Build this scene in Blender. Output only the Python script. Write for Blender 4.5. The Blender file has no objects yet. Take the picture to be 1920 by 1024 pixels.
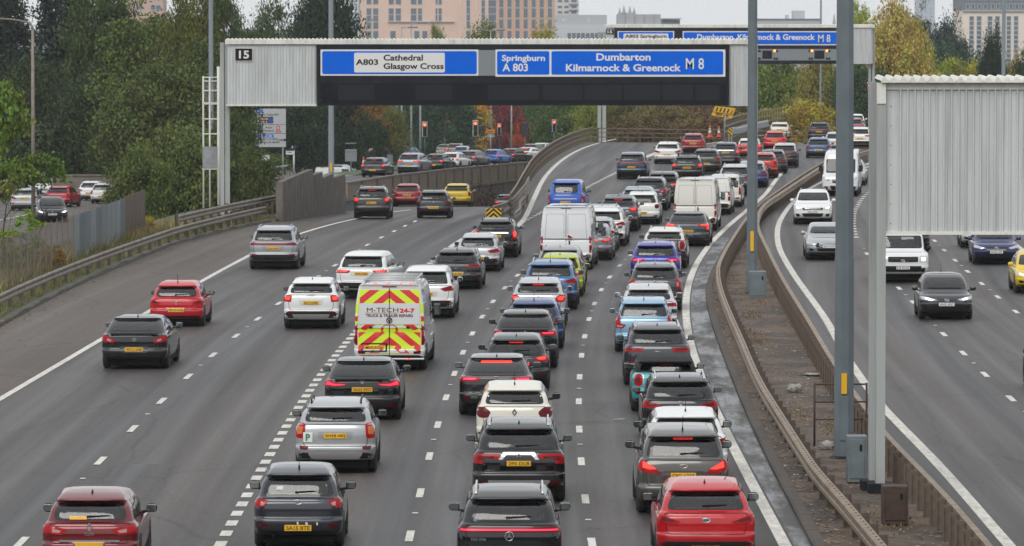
import bpy, bmesh, math, random
import numpy as np
from mathutils import Vector, Matrix, geometry
from mathutils.bvhtree import BVHTree

# ------------------------------------------------------------------ camera, light, exposure
SC = bpy.context.scene
COL = SC.collection
PXW, PXH, FPX, HORIZ, CAMH = 1920.0, 1024.0, 9880.0, 20.0, 10.0
PITCH = math.atan((PXH / 2 - HORIZ) / FPX)
cd = bpy.data.cameras.new('camera')
cam = bpy.data.objects.new('camera', cd)
COL.objects.link(cam)
cam.location = (0, 0, CAMH)
cam.rotation_euler = (math.pi / 2 - PITCH, 0, 0)
cd.sensor_width = 36.0
cd.lens = 36.0 * FPX / PXW
cd.clip_start = 1.0
cd.clip_end = 12000
cd.dof.use_dof = True
cd.dof.focus_distance = 135.0
cd.dof.aperture_fstop = 7.1
SC.camera = cam

SUN_EL, SUN_AZ = math.radians(44), math.radians(200)
world = bpy.data.worlds.new('World')
SC.world = world
world.use_nodes = True
wn = world.node_tree.nodes
wl = world.node_tree.links
for n in list(wn):
    wn.remove(n)
w_out = wn.new('ShaderNodeOutputWorld')
w_bg = wn.new('ShaderNodeBackground')
w_sky = wn.new('ShaderNodeTexSky')
w_sky.sky_type = 'NISHITA'
w_sky.sun_disc = False
w_sky.sun_elevation = SUN_EL
w_sky.sun_rotation = SUN_AZ
w_sky.air_density = 1.0
w_sky.dust_density = 4.0
w_mix = wn.new('ShaderNodeMixRGB')          # an even cloud layer over the sky
w_mix.inputs['Fac'].default_value = 0.9
w_mix.inputs['Color2'].default_value = (9.5, 9.75, 9.95, 1)
w_bg.inputs['Strength'].default_value = 0.10
wl.new(w_sky.outputs[0], w_mix.inputs['Color1'])
wl.new(w_mix.outputs[0], w_bg.inputs['Color'])
wl.new(w_bg.outputs[0], w_out.inputs['Surface'])

sd = bpy.data.lights.new('sun', 'SUN')
sd.energy = 1.5
sd.angle = math.radians(38)
sd.color = (1.0, 0.97, 0.93)
sun = bpy.data.objects.new('sun', sd)
COL.objects.link(sun)
sun.rotation_euler = (math.pi / 2 - SUN_EL, 0, math.pi - SUN_AZ)

SC.view_settings.view_transform = 'Standard'
SC.view_settings.look = 'None'
SC.view_settings.exposure = 0.0
SC.view_settings.gamma = 1.0
SC.view_settings.use_curve_mapping = False
SC.cycles.use_denoising = True
SC.cycles.max_bounces = 6
SC.cycles.diffuse_bounces = 2
SC.cycles.glossy_bounces = 3
SC.cycles.transparent_max_bounces = 10
SC.cycles.volume_bounces = 0
SC.cycles.sample_clamp_indirect = 3.0
SC.cycles.use_adaptive_sampling = True
HAZE = 0.00010

# ------------------------------------------------------------------ small helpers
rnd = random.Random(7)
NR = np.random.RandomState(11)
CP, SP = math.cos(PITCH), math.sin(PITCH)

def ray(px, py):
    """World direction through a photograph pixel, scaled so that its Y component is 1."""
    u, v = (px - PXW / 2) / FPX, (py - PXH / 2) / FPX
    dy = CP - v * SP
    dz = -SP - v * CP
    return u / dy, dz / dy

def at(px, py, Y):
    a, b = ray(px, py)
    return Vector((a * Y, Y, CAMH + b * Y))

def xat(px, Y):
    return (px - PXW / 2) / FPX * Y

def gp(px, py, z=0.0):
    a, b = ray(px, py)
    Y = (z - CAMH) / b
    return Vector((a * Y, Y, z))

def zdeck(Y):
    t = max(0.0, Y - 300.0)
    return -0.0075 * t * t / (t + 25.0) if t > 0 else 0.0

def gdeck(px, py, dz=0.0):
    """Pixel to the deck surface, which falls gently beyond the crest."""
    z = dz
    for _ in range(30):
        p = gp(px, py, z)
        z = 0.5 * z + 0.5 * (zdeck(p.y) + dz)
    return gp(px, py, z)

def srgb(h):
    h = h.lstrip('#')
    c = [int(h[i:i + 2], 16) / 255 for i in (0, 2, 4)]
    return tuple(x / 12.92 if x <= .04045 else ((x + .055) / 1.055) ** 2.4 for x in c)

def pchip(x, y, xs):
    x, y, xs = np.asarray(x, float), np.asarray(y, float), np.asarray(xs, float)
    h = np.diff(x)
    d = np.diff(y) / h
    m = np.zeros(len(x))
    for i in range(1, len(x) - 1):
        if d[i - 1] * d[i] > 0:
            w1, w2 = 2 * h[i] + h[i - 1], h[i] + 2 * h[i - 1]
            m[i] = (w1 + w2) / (w1 / d[i - 1] + w2 / d[i])
    m[0], m[-1] = d[0], d[-1]
    k = np.clip(np.searchsorted(x, xs) - 1, 0, len(x) - 2)
    t = (xs - x[k]) / h[k]
    lo, hi = xs < x[0], xs > x[-1]
    r = ((2 * t**3 - 3 * t**2 + 1) * y[k] + (t**3 - 2 * t**2 + t) * h[k] * m[k]
         + (-2 * t**3 + 3 * t**2) * y[k + 1] + (t**3 - t**2) * h[k] * m[k + 1])
    r = np.where(lo, y[0] + (xs - x[0]) * m[0], r)
    return np.where(hi, y[-1] + (xs - x[-1]) * m[-1], r)

class Curve:
    """X as a function of Y for a line on the deck, from points read off the photograph."""
    def __init__(self, pts, dz=0.0, deg=None):
        P = sorted([(gdeck(a, b, dz).y, gdeck(a, b, dz).x) for a, b in pts])
        self.y = np.array([p[0] for p in P])
        self.x = np.array([p[1] for p in P])
        self.deg = deg
        if deg:
            c, s = self.y.mean(), self.y.std()
            self.c, self.s = c, s
            self.p = np.polyfit((self.y - c) / s, self.x, deg)
    def __call__(self, Y):
        if not self.deg:
            return float(pchip(self.y, self.x, [Y])[0])
        y0, y1 = self.y[0], self.y[-1]
        yc = min(max(Y, y0), y1)
        f = lambda q: float(np.polyval(self.p, (q - self.c) / self.s))
        if Y != yc:
            e = 2.0 if Y < y0 else -2.0
            sl = (f(yc + e) - f(yc)) / e
            return f(yc) + sl * (Y - yc)
        return f(Y)
    def slope(self, Y):
        return (self(Y + 1.5) - self(Y - 1.5)) / 3.0

def link(o, parent=None):
    COL.objects.link(o)
    if parent is not None:
        o.parent = parent
    return o

def tag(o, label=None, cat=None, group=None, kind=None):
    if label: o['label'] = label
    if cat: o['category'] = cat
    if group: o['group'] = group
    if kind: o['kind'] = kind
    return o

def empty(name, loc=(0, 0, 0), rz=0.0, **k):
    o = bpy.data.objects.new(name, None)
    o.location = loc
    o.rotation_euler = (0, 0, rz)
    o.empty_display_size = .3
    link(o)
    return tag(o, **k)

def me_obj(name, me, mat=None, parent=None, loc=(0, 0, 0), rot=(0, 0, 0), color=None):
    o = bpy.data.objects.new(name, me)
    if mat is not None and len(me.materials) == 0:
        me.materials.append(mat)
    o.location = loc
    o.rotation_euler = rot
    if color is not None:
        o.color = (*color, 1)
    return link(o, parent)

class MB:
    """Collects simple solids into one mesh."""
    def __init__(self):
        self.v, self.f, self.s = [], [], []
    def add(self, vs, fs, smooth=False):
        n = len(self.v)
        self.v += [tuple(p) for p in vs]
        self.f += [tuple(i + n for i in f) for f in fs]
        self.s += [smooth] * len(fs)
        return self
    def box(self, x0, x1, y0, y1, z0, z1, M=None):
        vs = [Vector((x, y, z)) for z in (z0, z1) for y in (y0, y1) for x in (x0, x1)]
        if M is not None:
            vs = [M @ p for p in vs]
        return self.add(vs, [(0, 2, 3, 1), (4, 5, 7, 6), (0, 1, 5, 4), (2, 6, 7, 3), (0, 4, 6, 2), (1, 3, 7, 5)])
    def rbox(self, x0, x1, y0, y1, z0, z1, r=.02, M=None):
        """Box with bevelled edges."""
        bm = bmesh.new()
        bmesh.ops.create_cube(bm, size=1)
        for p in bm.verts:
            p.co = Vector((x0 + (p.co.x + .5) * (x1 - x0), y0 + (p.co.y + .5) * (y1 - y0), z0 + (p.co.z + .5) * (z1 - z0)))
        bmesh.ops.bevel(bm, geom=bm.edges[:], offset=r, segments=2, affect='EDGES', profile=.5)
        bm.verts.index_update()
        vs = [(M @ p.co if M is not None else p.co) for p in bm.verts]
        fs = [tuple(q.index for q in f.verts) for f in bm.faces]
        bm.free()
        return self.add(vs, fs, False)
    def tube(self, pts, rad, n=8, cap=True, smooth=True):
        pts = [Vector(p) for p in pts]
        rr = rad if isinstance(rad, (list, tuple)) else [rad] * len(pts)
        vs, fs = [], []
        up = Vector((0, 0, 1))
        for i, p in enumerate(pts):
            d = (pts[min(i + 1, len(pts) - 1)] - pts[max(i - 1, 0)]).normalized()
            a = d.cross(up if abs(d.z) < .95 else Vector((1, 0, 0))).normalized()
            b = d.cross(a).normalized()
            for k in range(n):
                t = 2 * math.pi * (k + .5) / n
                vs.append(p + (a * math.cos(t) + b * math.sin(t)) * rr[i])
        for i in range(len(pts) - 1):
            for k in range(n):
                k2 = (k + 1) % n
                fs.append((i * n + k, i * n + k2, (i + 1) * n + k2, (i + 1) * n + k))
        self.add(vs, fs, smooth)
        if cap:
            m = len(self.v) - len(vs)
            self.f.append(tuple(m + k for k in reversed(range(n)))); self.s.append(False)
            self.f.append(tuple(m + (len(pts) - 1) * n + k for k in range(n))); self.s.append(False)
        return self
    def lathe(self, prof, axis='x', n=24, c=(0, 0, 0), smooth=True):
        """prof: (offset along axis, radius)."""
        vs, fs = [], []
        c = Vector(c)
        for (h, r) in prof:
            for k in range(n):
                t = 2 * math.pi * k / n
                p = (h, r * math.cos(t), r * math.sin(t)) if axis == 'x' else ((r * math.cos(t), r * math.sin(t), h) if axis == 'z' else (r * math.cos(t), h, r * math.sin(t)))
                vs.append(c + Vector(p))
        for i in range(len(prof) - 1):
            for k in range(n):
                k2 = (k + 1) % n
                fs.append((i * n + k, i * n + k2, (i + 1) * n + k2, (i + 1) * n + k))
        return self.add(vs, fs, smooth)
    def sweep(self, prof, path, closed=True, cap=True, smooth=False):
        """prof: (lateral offset to the right of travel, height); path: points."""
        vs, fs = [], []
        path = [Vector(p) for p in path]
        n = len(prof)
        for i, p in enumerate(path):
            d = path[min(i + 1, len(path) - 1)] - path[max(i - 1, 0)]
            d.z = 0
            d.normalize()
            r = Vector((d.y, -d.x, 0))
            for (u, z) in prof:
                vs.append(p + r * u + Vector((0, 0, z)))
        m = n if closed else n - 1
        for i in range(len(path) - 1):
            for k in range(m):
                k2 = (k + 1) % n
                fs.append((i * n + k, i * n + k2, (i + 1) * n + k2, (i + 1) * n + k))
        self.add(vs, fs, smooth)
        if cap and closed:
            b = len(self.v) - len(vs)
            self.f.append(tuple(b + k for k in reversed(range(n)))); self.s.append(False)
            self.f.append(tuple(b + (len(path) - 1) * n + k for k in range(n))); self.s.append(False)
        return self
    def prism(self, poly, y0, y1):
        """Polygon in (x, z), extruded along y."""
        n = len(poly)
        vs = [(x, y0, z) for x, z in poly] + [(x, y1, z) for x, z in poly]
        fs = [tuple(range(n)), tuple(reversed(range(n, 2 * n)))]
        fs += [(i + n, (i + 1) % n + n, (i + 1) % n, i) for i in range(n)]
        return self.add(vs, fs)
    def mesh(self, name, fix=True):
        me = bpy.data.meshes.new(name)
        me.from_pydata(self.v, [], self.f)
        me.polygons.foreach_set('use_smooth', self.s)
        if fix:
            bm = bmesh.new()
            bm.from_mesh(me)
            bmesh.ops.recalc_face_normals(bm, faces=bm.faces[:])
            bm.to_mesh(me)
            bm.free()
        me.update()
        return me
    def build(self, name, mat, parent=None, loc=(0, 0, 0), rot=(0, 0, 0), color=None, fix=True):
        return me_obj(name, self.mesh(name, fix), mat, parent, loc, rot, color)

def dup(o, parent, loc, rot=(0, 0, 0)):
    c = o.copy()
    COL.objects.link(c)
    c.parent = parent
    c.location = loc
    c.rotation_euler = rot
    return c

# ------------------------------------------------------------------ materials
MATS = {}

def new_mat(name):
    m = bpy.data.materials.new(name)
    m.use_nodes = True
    MATS[name] = m
    nt = m.node_tree
    return m, nt.nodes, nt.links, nt.nodes['Principled BSDF']

def setp(b, **k):
    names = {'color': 'Base Color', 'rough': 'Roughness', 'metal': 'Metallic', 'coat': 'Coat Weight', 'coat_r': 'Coat Roughness',
             'spec': 'Specular IOR Level', 'emit': 'Emission Color', 'emit_s': 'Emission Strength', 'trans': 'Transmission Weight', 'alpha': 'Alpha'}
    for q, v in k.items():
        if q in ('color', 'emit') and len(v) == 3:
            v = (*v, 1)
        b.inputs[names[q]].default_value = v

def noise_mix(N, Lk, c1, c2, scale, lo=.35, hi=.65, detail=6, vec=None, coord='Object', rough=.6):
    tc = N.new('ShaderNodeTexCoord')
    nz = N.new('ShaderNodeTexNoise')
    nz.inputs['Scale'].default_value = scale
    nz.inputs['Detail'].default_value = detail
    nz.inputs['Roughness'].default_value = rough
    Lk.new(vec if vec is not None else tc.outputs[coord], nz.inputs['Vector'])
    rp = N.new('ShaderNodeMapRange')
    rp.inputs[1].default_value, rp.inputs[2].default_value = lo, hi
    Lk.new(nz.outputs['Fac'], rp.inputs[0])
    mx = N.new('ShaderNodeMixRGB')
    for s, c in (('Color1', c1), ('Color2', c2)):
        if isinstance(c, tuple):
            mx.inputs[s].default_value = (*c[:3], 1)
        else:
            Lk.new(c, mx.inputs[s])
    Lk.new(rp.outputs[0], mx.inputs['Fac'])
    return mx.outputs[0], nz, rp

def mat(name, color, rough=.6, metal=0.0, var=None, scale=6.0, lo=.35, hi=.65, bump=0.0, bscale=60.0, **k):
    m, N, Lk, b = new_mat(name)
    setp(b, color=color, rough=rough, metal=metal, **k)
    if var is not None:
        out, _, _ = noise_mix(N, Lk, tuple(color), tuple(var), scale, lo, hi)
        Lk.new(out, b.inputs['Base Color'])
    if bump:
        tc = N.new('ShaderNodeTexCoord')
        nz = N.new('ShaderNodeTexNoise')
        nz.inputs['Scale'].default_value = bscale
        nz.inputs['Detail'].default_value = 4
        Lk.new(tc.outputs['Object'], nz.inputs['Vector'])
        bp = N.new('ShaderNodeBump')
        bp.inputs['Strength'].default_value = bump
        bp.inputs['Distance'].default_value = .02
        Lk.new(nz.outputs['Fac'], bp.inputs['Height'])
        Lk.new(bp.outputs[0], b.inputs['Normal'])
    return m

def paint_mat(name, metal, rough):
    m, N, Lk, b = new_mat(name)
    oi = N.new('ShaderNodeObjectInfo')
    tc = N.new('ShaderNodeTexCoord')
    sp = N.new('ShaderNodeSeparateXYZ')
    Lk.new(tc.outputs['Object'], sp.inputs[0])
    mr = N.new('ShaderNodeMapRange')                 # road film, thickest on the lowest panels
    mr.inputs[1].default_value, mr.inputs[2].default_value = .75, .2
    mr.inputs[3].default_value, mr.inputs[4].default_value = 0.01, .30
    Lk.new(sp.outputs['Z'], mr.inputs[0])
    nz = N.new('ShaderNodeTexNoise')
    nz.inputs['Scale'].default_value = 5
    nz.inputs['Detail'].default_value = 8
    Lk.new(tc.outputs['Object'], nz.inputs['Vector'])
    mu = N.new('ShaderNodeMath'); mu.operation = 'MULTIPLY'
    Lk.new(mr.outputs[0], mu.inputs[0]); Lk.new(nz.outputs['Fac'], mu.inputs[1])
    mx = N.new('ShaderNodeMixRGB')
    mx.inputs['Color2'].default_value = (.075, .07, .064, 1)
    Lk.new(oi.outputs['Color'], mx.inputs['Color1'])
    Lk.new(mu.outputs[0], mx.inputs['Fac'])
    ge = N.new('ShaderNodeNewGeometry')              # inside of the shell is cloth trim
    m2 = N.new('ShaderNodeMixRGB')
    m2.inputs['Color2'].default_value = (.035, .035, .037, 1)
    Lk.new(ge.outputs['Backfacing'], m2.inputs['Fac'])
    Lk.new(mx.outputs[0], m2.inputs['Color1'])
    Lk.new(m2.outputs[0], b.inputs['Base Color'])
    iv = N.new('ShaderNodeMath'); iv.operation = 'SUBTRACT'; iv.inputs[0].default_value = 1
    Lk.new(ge.outputs['Backfacing'], iv.inputs[1])
    cw = N.new('ShaderNodeMath'); cw.operation = 'MULTIPLY'; cw.inputs[1].default_value = .9
    Lk.new(iv.outputs[0], cw.inputs[0]); Lk.new(cw.outputs[0], b.inputs['Coat Weight'])
    me_ = N.new('ShaderNodeMath'); me_.operation = 'MULTIPLY'; me_.inputs[1].default_value = metal
    Lk.new(iv.outputs[0], me_.inputs[0]); Lk.new(me_.outputs[0], b.inputs['Metallic'])
    ra = N.new('ShaderNodeMath'); ra.operation = 'MULTIPLY_ADD'
    Lk.new(mu.outputs[0], ra.inputs[0]); ra.inputs[1].default_value = .6; ra.inputs[2].default_value = .035
    Lk.new(ra.outputs[0], b.inputs['Coat Roughness'])
    setp(b, rough=rough, spec=.04)
    b.inputs['Coat IOR'].default_value = 1.7
    return m

PAINT = paint_mat('car_paint', 0.0, .45)
PAINTM = paint_mat('car_paint_metallic', .55, .38)

def objcolor_mat(name, rough=.7, spread=.25, hue=.02, spec=.3, sheen=False):
    """Leaf material: the colour of the plant, each leaf a little different."""
    m, N, Lk, b = new_mat(name)
    oi = N.new('ShaderNodeObjectInfo')
    ge = N.new('ShaderNodeNewGeometry')
    hs = N.new('ShaderNodeHueSaturation')
    mr = N.new('ShaderNodeMapRange')
    mr.inputs[3].default_value, mr.inputs[4].default_value = 1 - spread * 1.5, 1 + spread * 1.8
    Lk.new(ge.outputs['Random Per Island'], mr.inputs[0])
    Lk.new(mr.outputs[0], hs.inputs['Value'])
    wn_ = N.new('ShaderNodeTexWhiteNoise'); wn_.noise_dimensions = '1D'
    Lk.new(ge.outputs['Random Per Island'], wn_.inputs['W'])
    mh = N.new('ShaderNodeMapRange')
    mh.inputs[3].default_value, mh.inputs[4].default_value = .5 - hue, .5 + hue
    Lk.new(wn_.outputs['Value'], mh.inputs[0])
    Lk.new(mh.outputs[0], hs.inputs['Hue'])
    HUE_ = mh
    tc = N.new('ShaderNodeTexCoord')
    nz = N.new('ShaderNodeTexNoise'); nz.inputs['Scale'].default_value = .75; nz.inputs['Detail'].default_value = 3  # light and dark clumps in the colour stand in for crown shading
    Lk.new(tc.outputs['Object'], nz.inputs['Vector'])
    m3 = N.new('ShaderNodeMapRange'); m3.inputs[1].default_value, m3.inputs[2].default_value = .32, .68
    m3.inputs[3].default_value, m3.inputs[4].default_value = .62, 1.5
    Lk.new(nz.outputs['Fac'], m3.inputs[0])
    h0 = N.new('ShaderNodeHueSaturation')
    n6 = N.new('ShaderNodeTexNoise'); n6.inputs['Scale'].default_value = .45; n6.inputs['Detail'].default_value = 2
    mp6 = N.new('ShaderNodeMapping'); mp6.inputs['Location'].default_value = (7, 3, 5)
    Lk.new(tc.outputs['Object'], mp6.inputs[0]); Lk.new(mp6.outputs[0], n6.inputs['Vector'])
    m6 = N.new('ShaderNodeMapRange'); m6.inputs[1].default_value, m6.inputs[2].default_value = .35, .65
    m6.inputs[3].default_value, m6.inputs[4].default_value = .488, .535
    Lk.new(n6.outputs['Fac'], m6.inputs[0]); Lk.new(m6.outputs[0], h0.inputs['Hue'])
    Lk.new(oi.outputs['Color'], h0.inputs['Color']); Lk.new(m3.outputs[0], h0.inputs['Value'])
    Lk.new(h0.outputs[0], hs.inputs['Color'])
    Lk.new(hs.outputs[0], b.inputs['Base Color'])
    setp(b, rough=rough, spec=spec)
    return m

LEAF = objcolor_mat('leaf', spread=.10, hue=.012)

M_BLACK = mat('black_plastic', (.012, .012, .013), .5, spec=.3)
M_TRIM = mat('dark_trim', (.016, .016, .017), .65, var=(.028, .027, .026), scale=9, spec=.25)
M_TYRE = mat('tyre_rubber', (.02, .02, .021), .8, var=(.035, .034, .032), scale=12)
M_RIM = mat('alloy', (.35, .35, .36), .35, .8)
M_RIMD = mat('dark_alloy', (.06, .06, .065), .35, .7)
M_CHROME = mat('chrome', (.62, .63, .64), .18, .95)
M_SILVER = mat('silver_trim', (.5, .5, .5), .4, .5)
M_BGLASS = mat('dark_glass', (.012, .014, .016), .06, spec=.6)
M_MIRROR = mat('mirror_glass', (.22, .25, .25), .05, .9)
M_WIPE = mat('wiper_rubber', (.008, .008, .008), .8, spec=.1)
M_RED = mat('red_lens', (.34, .004, .008), .25, coat=.25, spec=.15)
M_REDD = mat('dark_red_lens', (.11, .003, .006), .25, coat=.3, spec=.15)
M_CLEAR = mat('clear_lens', (.42, .22, .22), .15, coat=.6)
M_ORANGE = mat('amber_lens', (.5, .12, .01), .2, coat=.5)
M_LIT = mat('lit_tail_lamp', (.5, .01, .01), .3, emit=(1, .035, .02), emit_s=2.2)
M_LITP = mat('lit_pink_tail_lamp', (.5, .01, .03), .3, emit=(1, .03, .09), emit_s=1.2)
M_LITO = mat('lit_amber_lamp', (.5, .2, .01), .3, emit=(1, .30, .04), emit_s=3.0)
M_HEAD = mat('headlamp_glass', (.5, .52, .54), .08, .3, coat=.8)
M_HLIT = mat('lit_headlamp', (.9, .9, .9), .3, emit=(1, .93, .8), emit_s=4.0)
M_PLY = mat('yellow_plate', (.82, .46, .015), .35, var=(.66, .37, .02), scale=7)
M_PLW = mat('white_plate', (.72, .72, .70), .35)
M_INK = mat('black_ink', (.010, .010, .010), .6, spec=.2)
M_WHT = mat('white_paint_flat', (.72, .72, .70), .5)
M_SEAT = mat('seat_cloth', (.03, .03, .032), .9)
M_SOFT = mat('soft_top_cloth', (.014, .014, .015), .85, bump=.2, bscale=200)

def glass_mat():
    m, N, Lk, b = new_mat('tinted_glass')
    out = N['Material Output']
    tr = N.new('ShaderNodeBsdfTransparent')
    tr.inputs[0].default_value = (.74, .80, .79, 1)
    gl = N.new('ShaderNodeBsdfGlossy')
    gl.inputs['Roughness'].default_value = .03
    fr = N.new('ShaderNodeFresnel'); fr.inputs[0].default_value = 1.85
    mx = N.new('ShaderNodeMixShader')
    Lk.new(fr.outputs[0], mx.inputs[0]); Lk.new(tr.outputs[0], mx.inputs[1]); Lk.new(gl.outputs[0], mx.inputs[2])
    Lk.new(mx.outputs[0], out.inputs['Surface'])
    N.remove(b)
    return m
M_GLASS = glass_mat()

# ------------------------------------------------------------------ text
_txt = {}
def text_mesh(s, w=None, h=None, bold=.02, ext=.002, cond=None):
    """Lettering as a flat mesh in the x-z plane, facing -y, centred on the origin."""
    key = (s, w, h, bold, ext)
    if key in _txt:
        return _txt[key]
    cu = bpy.data.curves.new('lettering', 'FONT')
    cu.body = s
    cu.size = 1
    cu.offset = bold
    cu.resolution_u = 3
    cu.extrude = 0
    ob = bpy.data.objects.new('lettering', cu)
    COL.objects.link(ob)
    dg = bpy.context.evaluated_depsgraph_get()
    dg.update()
    me = bpy.data.meshes.new_from_object(ob.evaluated_get(dg))
    COL.objects.unlink(ob)
    bpy.data.objects.remove(ob)
    bpy.data.curves.remove(cu)
    n = len(me.vertices)
    a = np.zeros(n * 3)
    me.vertices.foreach_get('co', a)
    a = a.reshape(-1, 3)
    mn, mxx = a.min(0), a.max(0)
    c = (mn + mxx) / 2
    sx = w / (mxx[0] - mn[0]) if w else None
    sz = h / (mxx[1] - mn[1]) if h else None
    sx = sx or sz
    sz = sz or sx
    b = np.stack([(a[:, 0] - c[0]) * sx, np.zeros(n), (a[:, 1] - c[1]) * sz], 1)
    me.vertices.foreach_set('co', b.ravel())
    me.materials.clear()
    me.name = 'lettering'
    me.update()
    _txt[key] = me
    return me

def put_text(s, mat_, parent, x, y, z, w=None, h=None, bold=.02, name='lettering', flip=False, rot=None):
    me = text_mesh(s, w, h, bold).copy()
    me.materials.append(mat_)
    return me_obj(name, me, mat_, parent, (x, y, z), rot or ((0, 0, math.pi) if flip else (0, 0, 0)))

# ------------------------------------------------------------------ vehicle shells
def vt(**k):
    d = dict(L=4.3, W=1.79, H=1.46, g=.24, zb=.99, dgb=.22, dgt=.60, cowl=1.05, ws=1.95, hz=.80, wt=.715, boot=0.0, wr=.315,
             nr=4.2, ry=.36, nf=3.2, ryf=.55, van=0, rwb=.86, rwt=.90, rround=.07, rw0=.015, rw1=-.005, drop=.185)
    d.update(k)
    return d

TYPES = {
    'super': vt(L=4.0, W=1.73, H=1.45, zb=.92, dgb=.20, dgt=.52, cowl=1.0, ws=1.85, rround=.13),
    'city': vt(L=3.65, W=1.66, H=1.50, zb=.94, dgb=.17, dgt=.42, cowl=.85, ws=1.6, rround=.11, rwb=.90),
    'hatch': vt(zb=.94),
    'mini': vt(L=3.85, W=1.73, H=1.41, zb=.97, dgb=.16, dgt=.36, cowl=1.0, ws=1.55, wt=.77, nr=3.2, rround=.1),
    'suvs': vt(L=4.15, W=1.78, H=1.57, g=.27, zb=1.08, dgb=.20, dgt=.52, cowl=1.0, ws=1.85, hz=.92, wr=.34, rround=.10),
    'suv': vt(L=4.48, W=1.85, H=1.65, g=.29, zb=1.09, dgb=.18, dgt=.52, cowl=1.05, ws=1.95, hz=.97, wt=.73, wr=.36),
    'suvl': vt(L=4.68, W=1.92, H=1.68, g=.30, zb=1.09, dgb=.18, dgt=.56, cowl=1.1, ws=2.0, hz=1.0, wt=.73, wr=.37),
    'box4': vt(L=4.8, W=1.92, H=1.88, g=.34, zb=1.22, dgb=.10, dgt=.22, cowl=1.15, ws=1.65, hz=1.12, wt=.80, wr=.38, nr=6, nf=5, ry=.25, ryf=.3, drop=.12),
    'csuv': vt(L=4.57, W=1.82, H=1.57, g=.29, zb=1.10, dgb=.16, dgt=.98, cowl=1.05, ws=1.95, hz=.96, boot=.22, wr=.36, rround=.05, drop=.14),
    'saloon': vt(L=4.75, W=1.84, H=1.44, zb=1.0, dgb=.14, dgt=1.10, cowl=1.15, ws=2.05, boot=.42, rround=.05, drop=.10),
    'fast': vt(L=4.8, W=1.86, H=1.45, zb=1.02, dgb=.15, dgt=1.02, cowl=1.15, ws=2.1, boot=.24, rround=.05, drop=.10),
    'estate': vt(L=4.75, W=1.83, H=1.47, zb=.99, dgb=.18, dgt=.46, cowl=1.15, ws=2.0, wt=.73),
    'mpv': vt(L=4.5, W=1.83, H=1.68, zb=1.09, dgb=.15, dgt=.40, cowl=.85, ws=1.75, wt=.75, hz=.88, rwb=.90, rround=.09),
    'taxi': vt(L=4.58, W=1.76, H=1.82, g=.22, zb=1.16, dgb=.22, dgt=.50, cowl=1.1, ws=1.7, hz=.95, wt=.76, nr=2.9, ry=.5, rwb=.72, rwt=.80, rround=.09, drop=.17),
    'vanl': vt(L=5.9, W=2.02, H=2.47, g=.30, zb=1.20, dgb=.03, dgt=.12, cowl=.75, ws=1.55, hz=1.12, wt=.83, nr=9, ry=.14, nf=4, ryf=.35, van=1, wr=.36, drop=.07),
    'vanm': vt(L=5.0, W=1.96, H=1.90, g=.28, zb=1.15, dgb=.05, dgt=.16, cowl=.8, ws=1.6, hz=1.0, wt=.80, nr=7, ry=.2, van=1, wr=.34, drop=.07),
    'vans': vt(L=4.4, W=1.80, H=1.82, g=.26, zb=1.10, dgb=.05, dgt=.14, cowl=.85, ws=1.5, hz=.95, wt=.80, nr=7, ry=.2, van=1, wr=.32, drop=.07),
}

NR_, NS_, NF_ = 18, 18, 14

def outline(yr, yf, w, nr, ry, nf, ryf):
    """Half plan outline from the rear centre round to the front centre."""
    def arc(n, r, cnt):
        t = np.linspace(0, math.pi / 2, 400)
        x = w * np.sin(t) ** (2 / n)
        y = r * (1 - np.cos(t) ** (2 / n))
        s = np.concatenate([[0], np.cumsum(np.hypot(np.diff(x), np.diff(y)))])
        q = np.linspace(0, s[-1], cnt)
        return np.interp(q, s, x), np.interp(q, s, y)
    sp = yf - yr
    if ry + ryf > .9 * sp:
        k = .9 * sp / (ry + ryf)
        ry, ryf = ry * k, ryf * k
    ax, ay = arc(nr, ry, NR_)
    bx, by = arc(nf, ryf, NF_)
    sy = np.linspace(yr + ry, yf - ryf, NS_ + 2)[1:-1]
    X = np.concatenate([ax, np.full(NS_, w), bx[::-1]])
    Y = np.concatenate([yr + ay, sy, (yf - by)[::-1]])
    mid = (yr + yf) / 2
    X = X * (1 - .015 * ((Y - mid) / (sp / 2 + 1e-6)) ** 2)
    return X, Y

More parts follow.
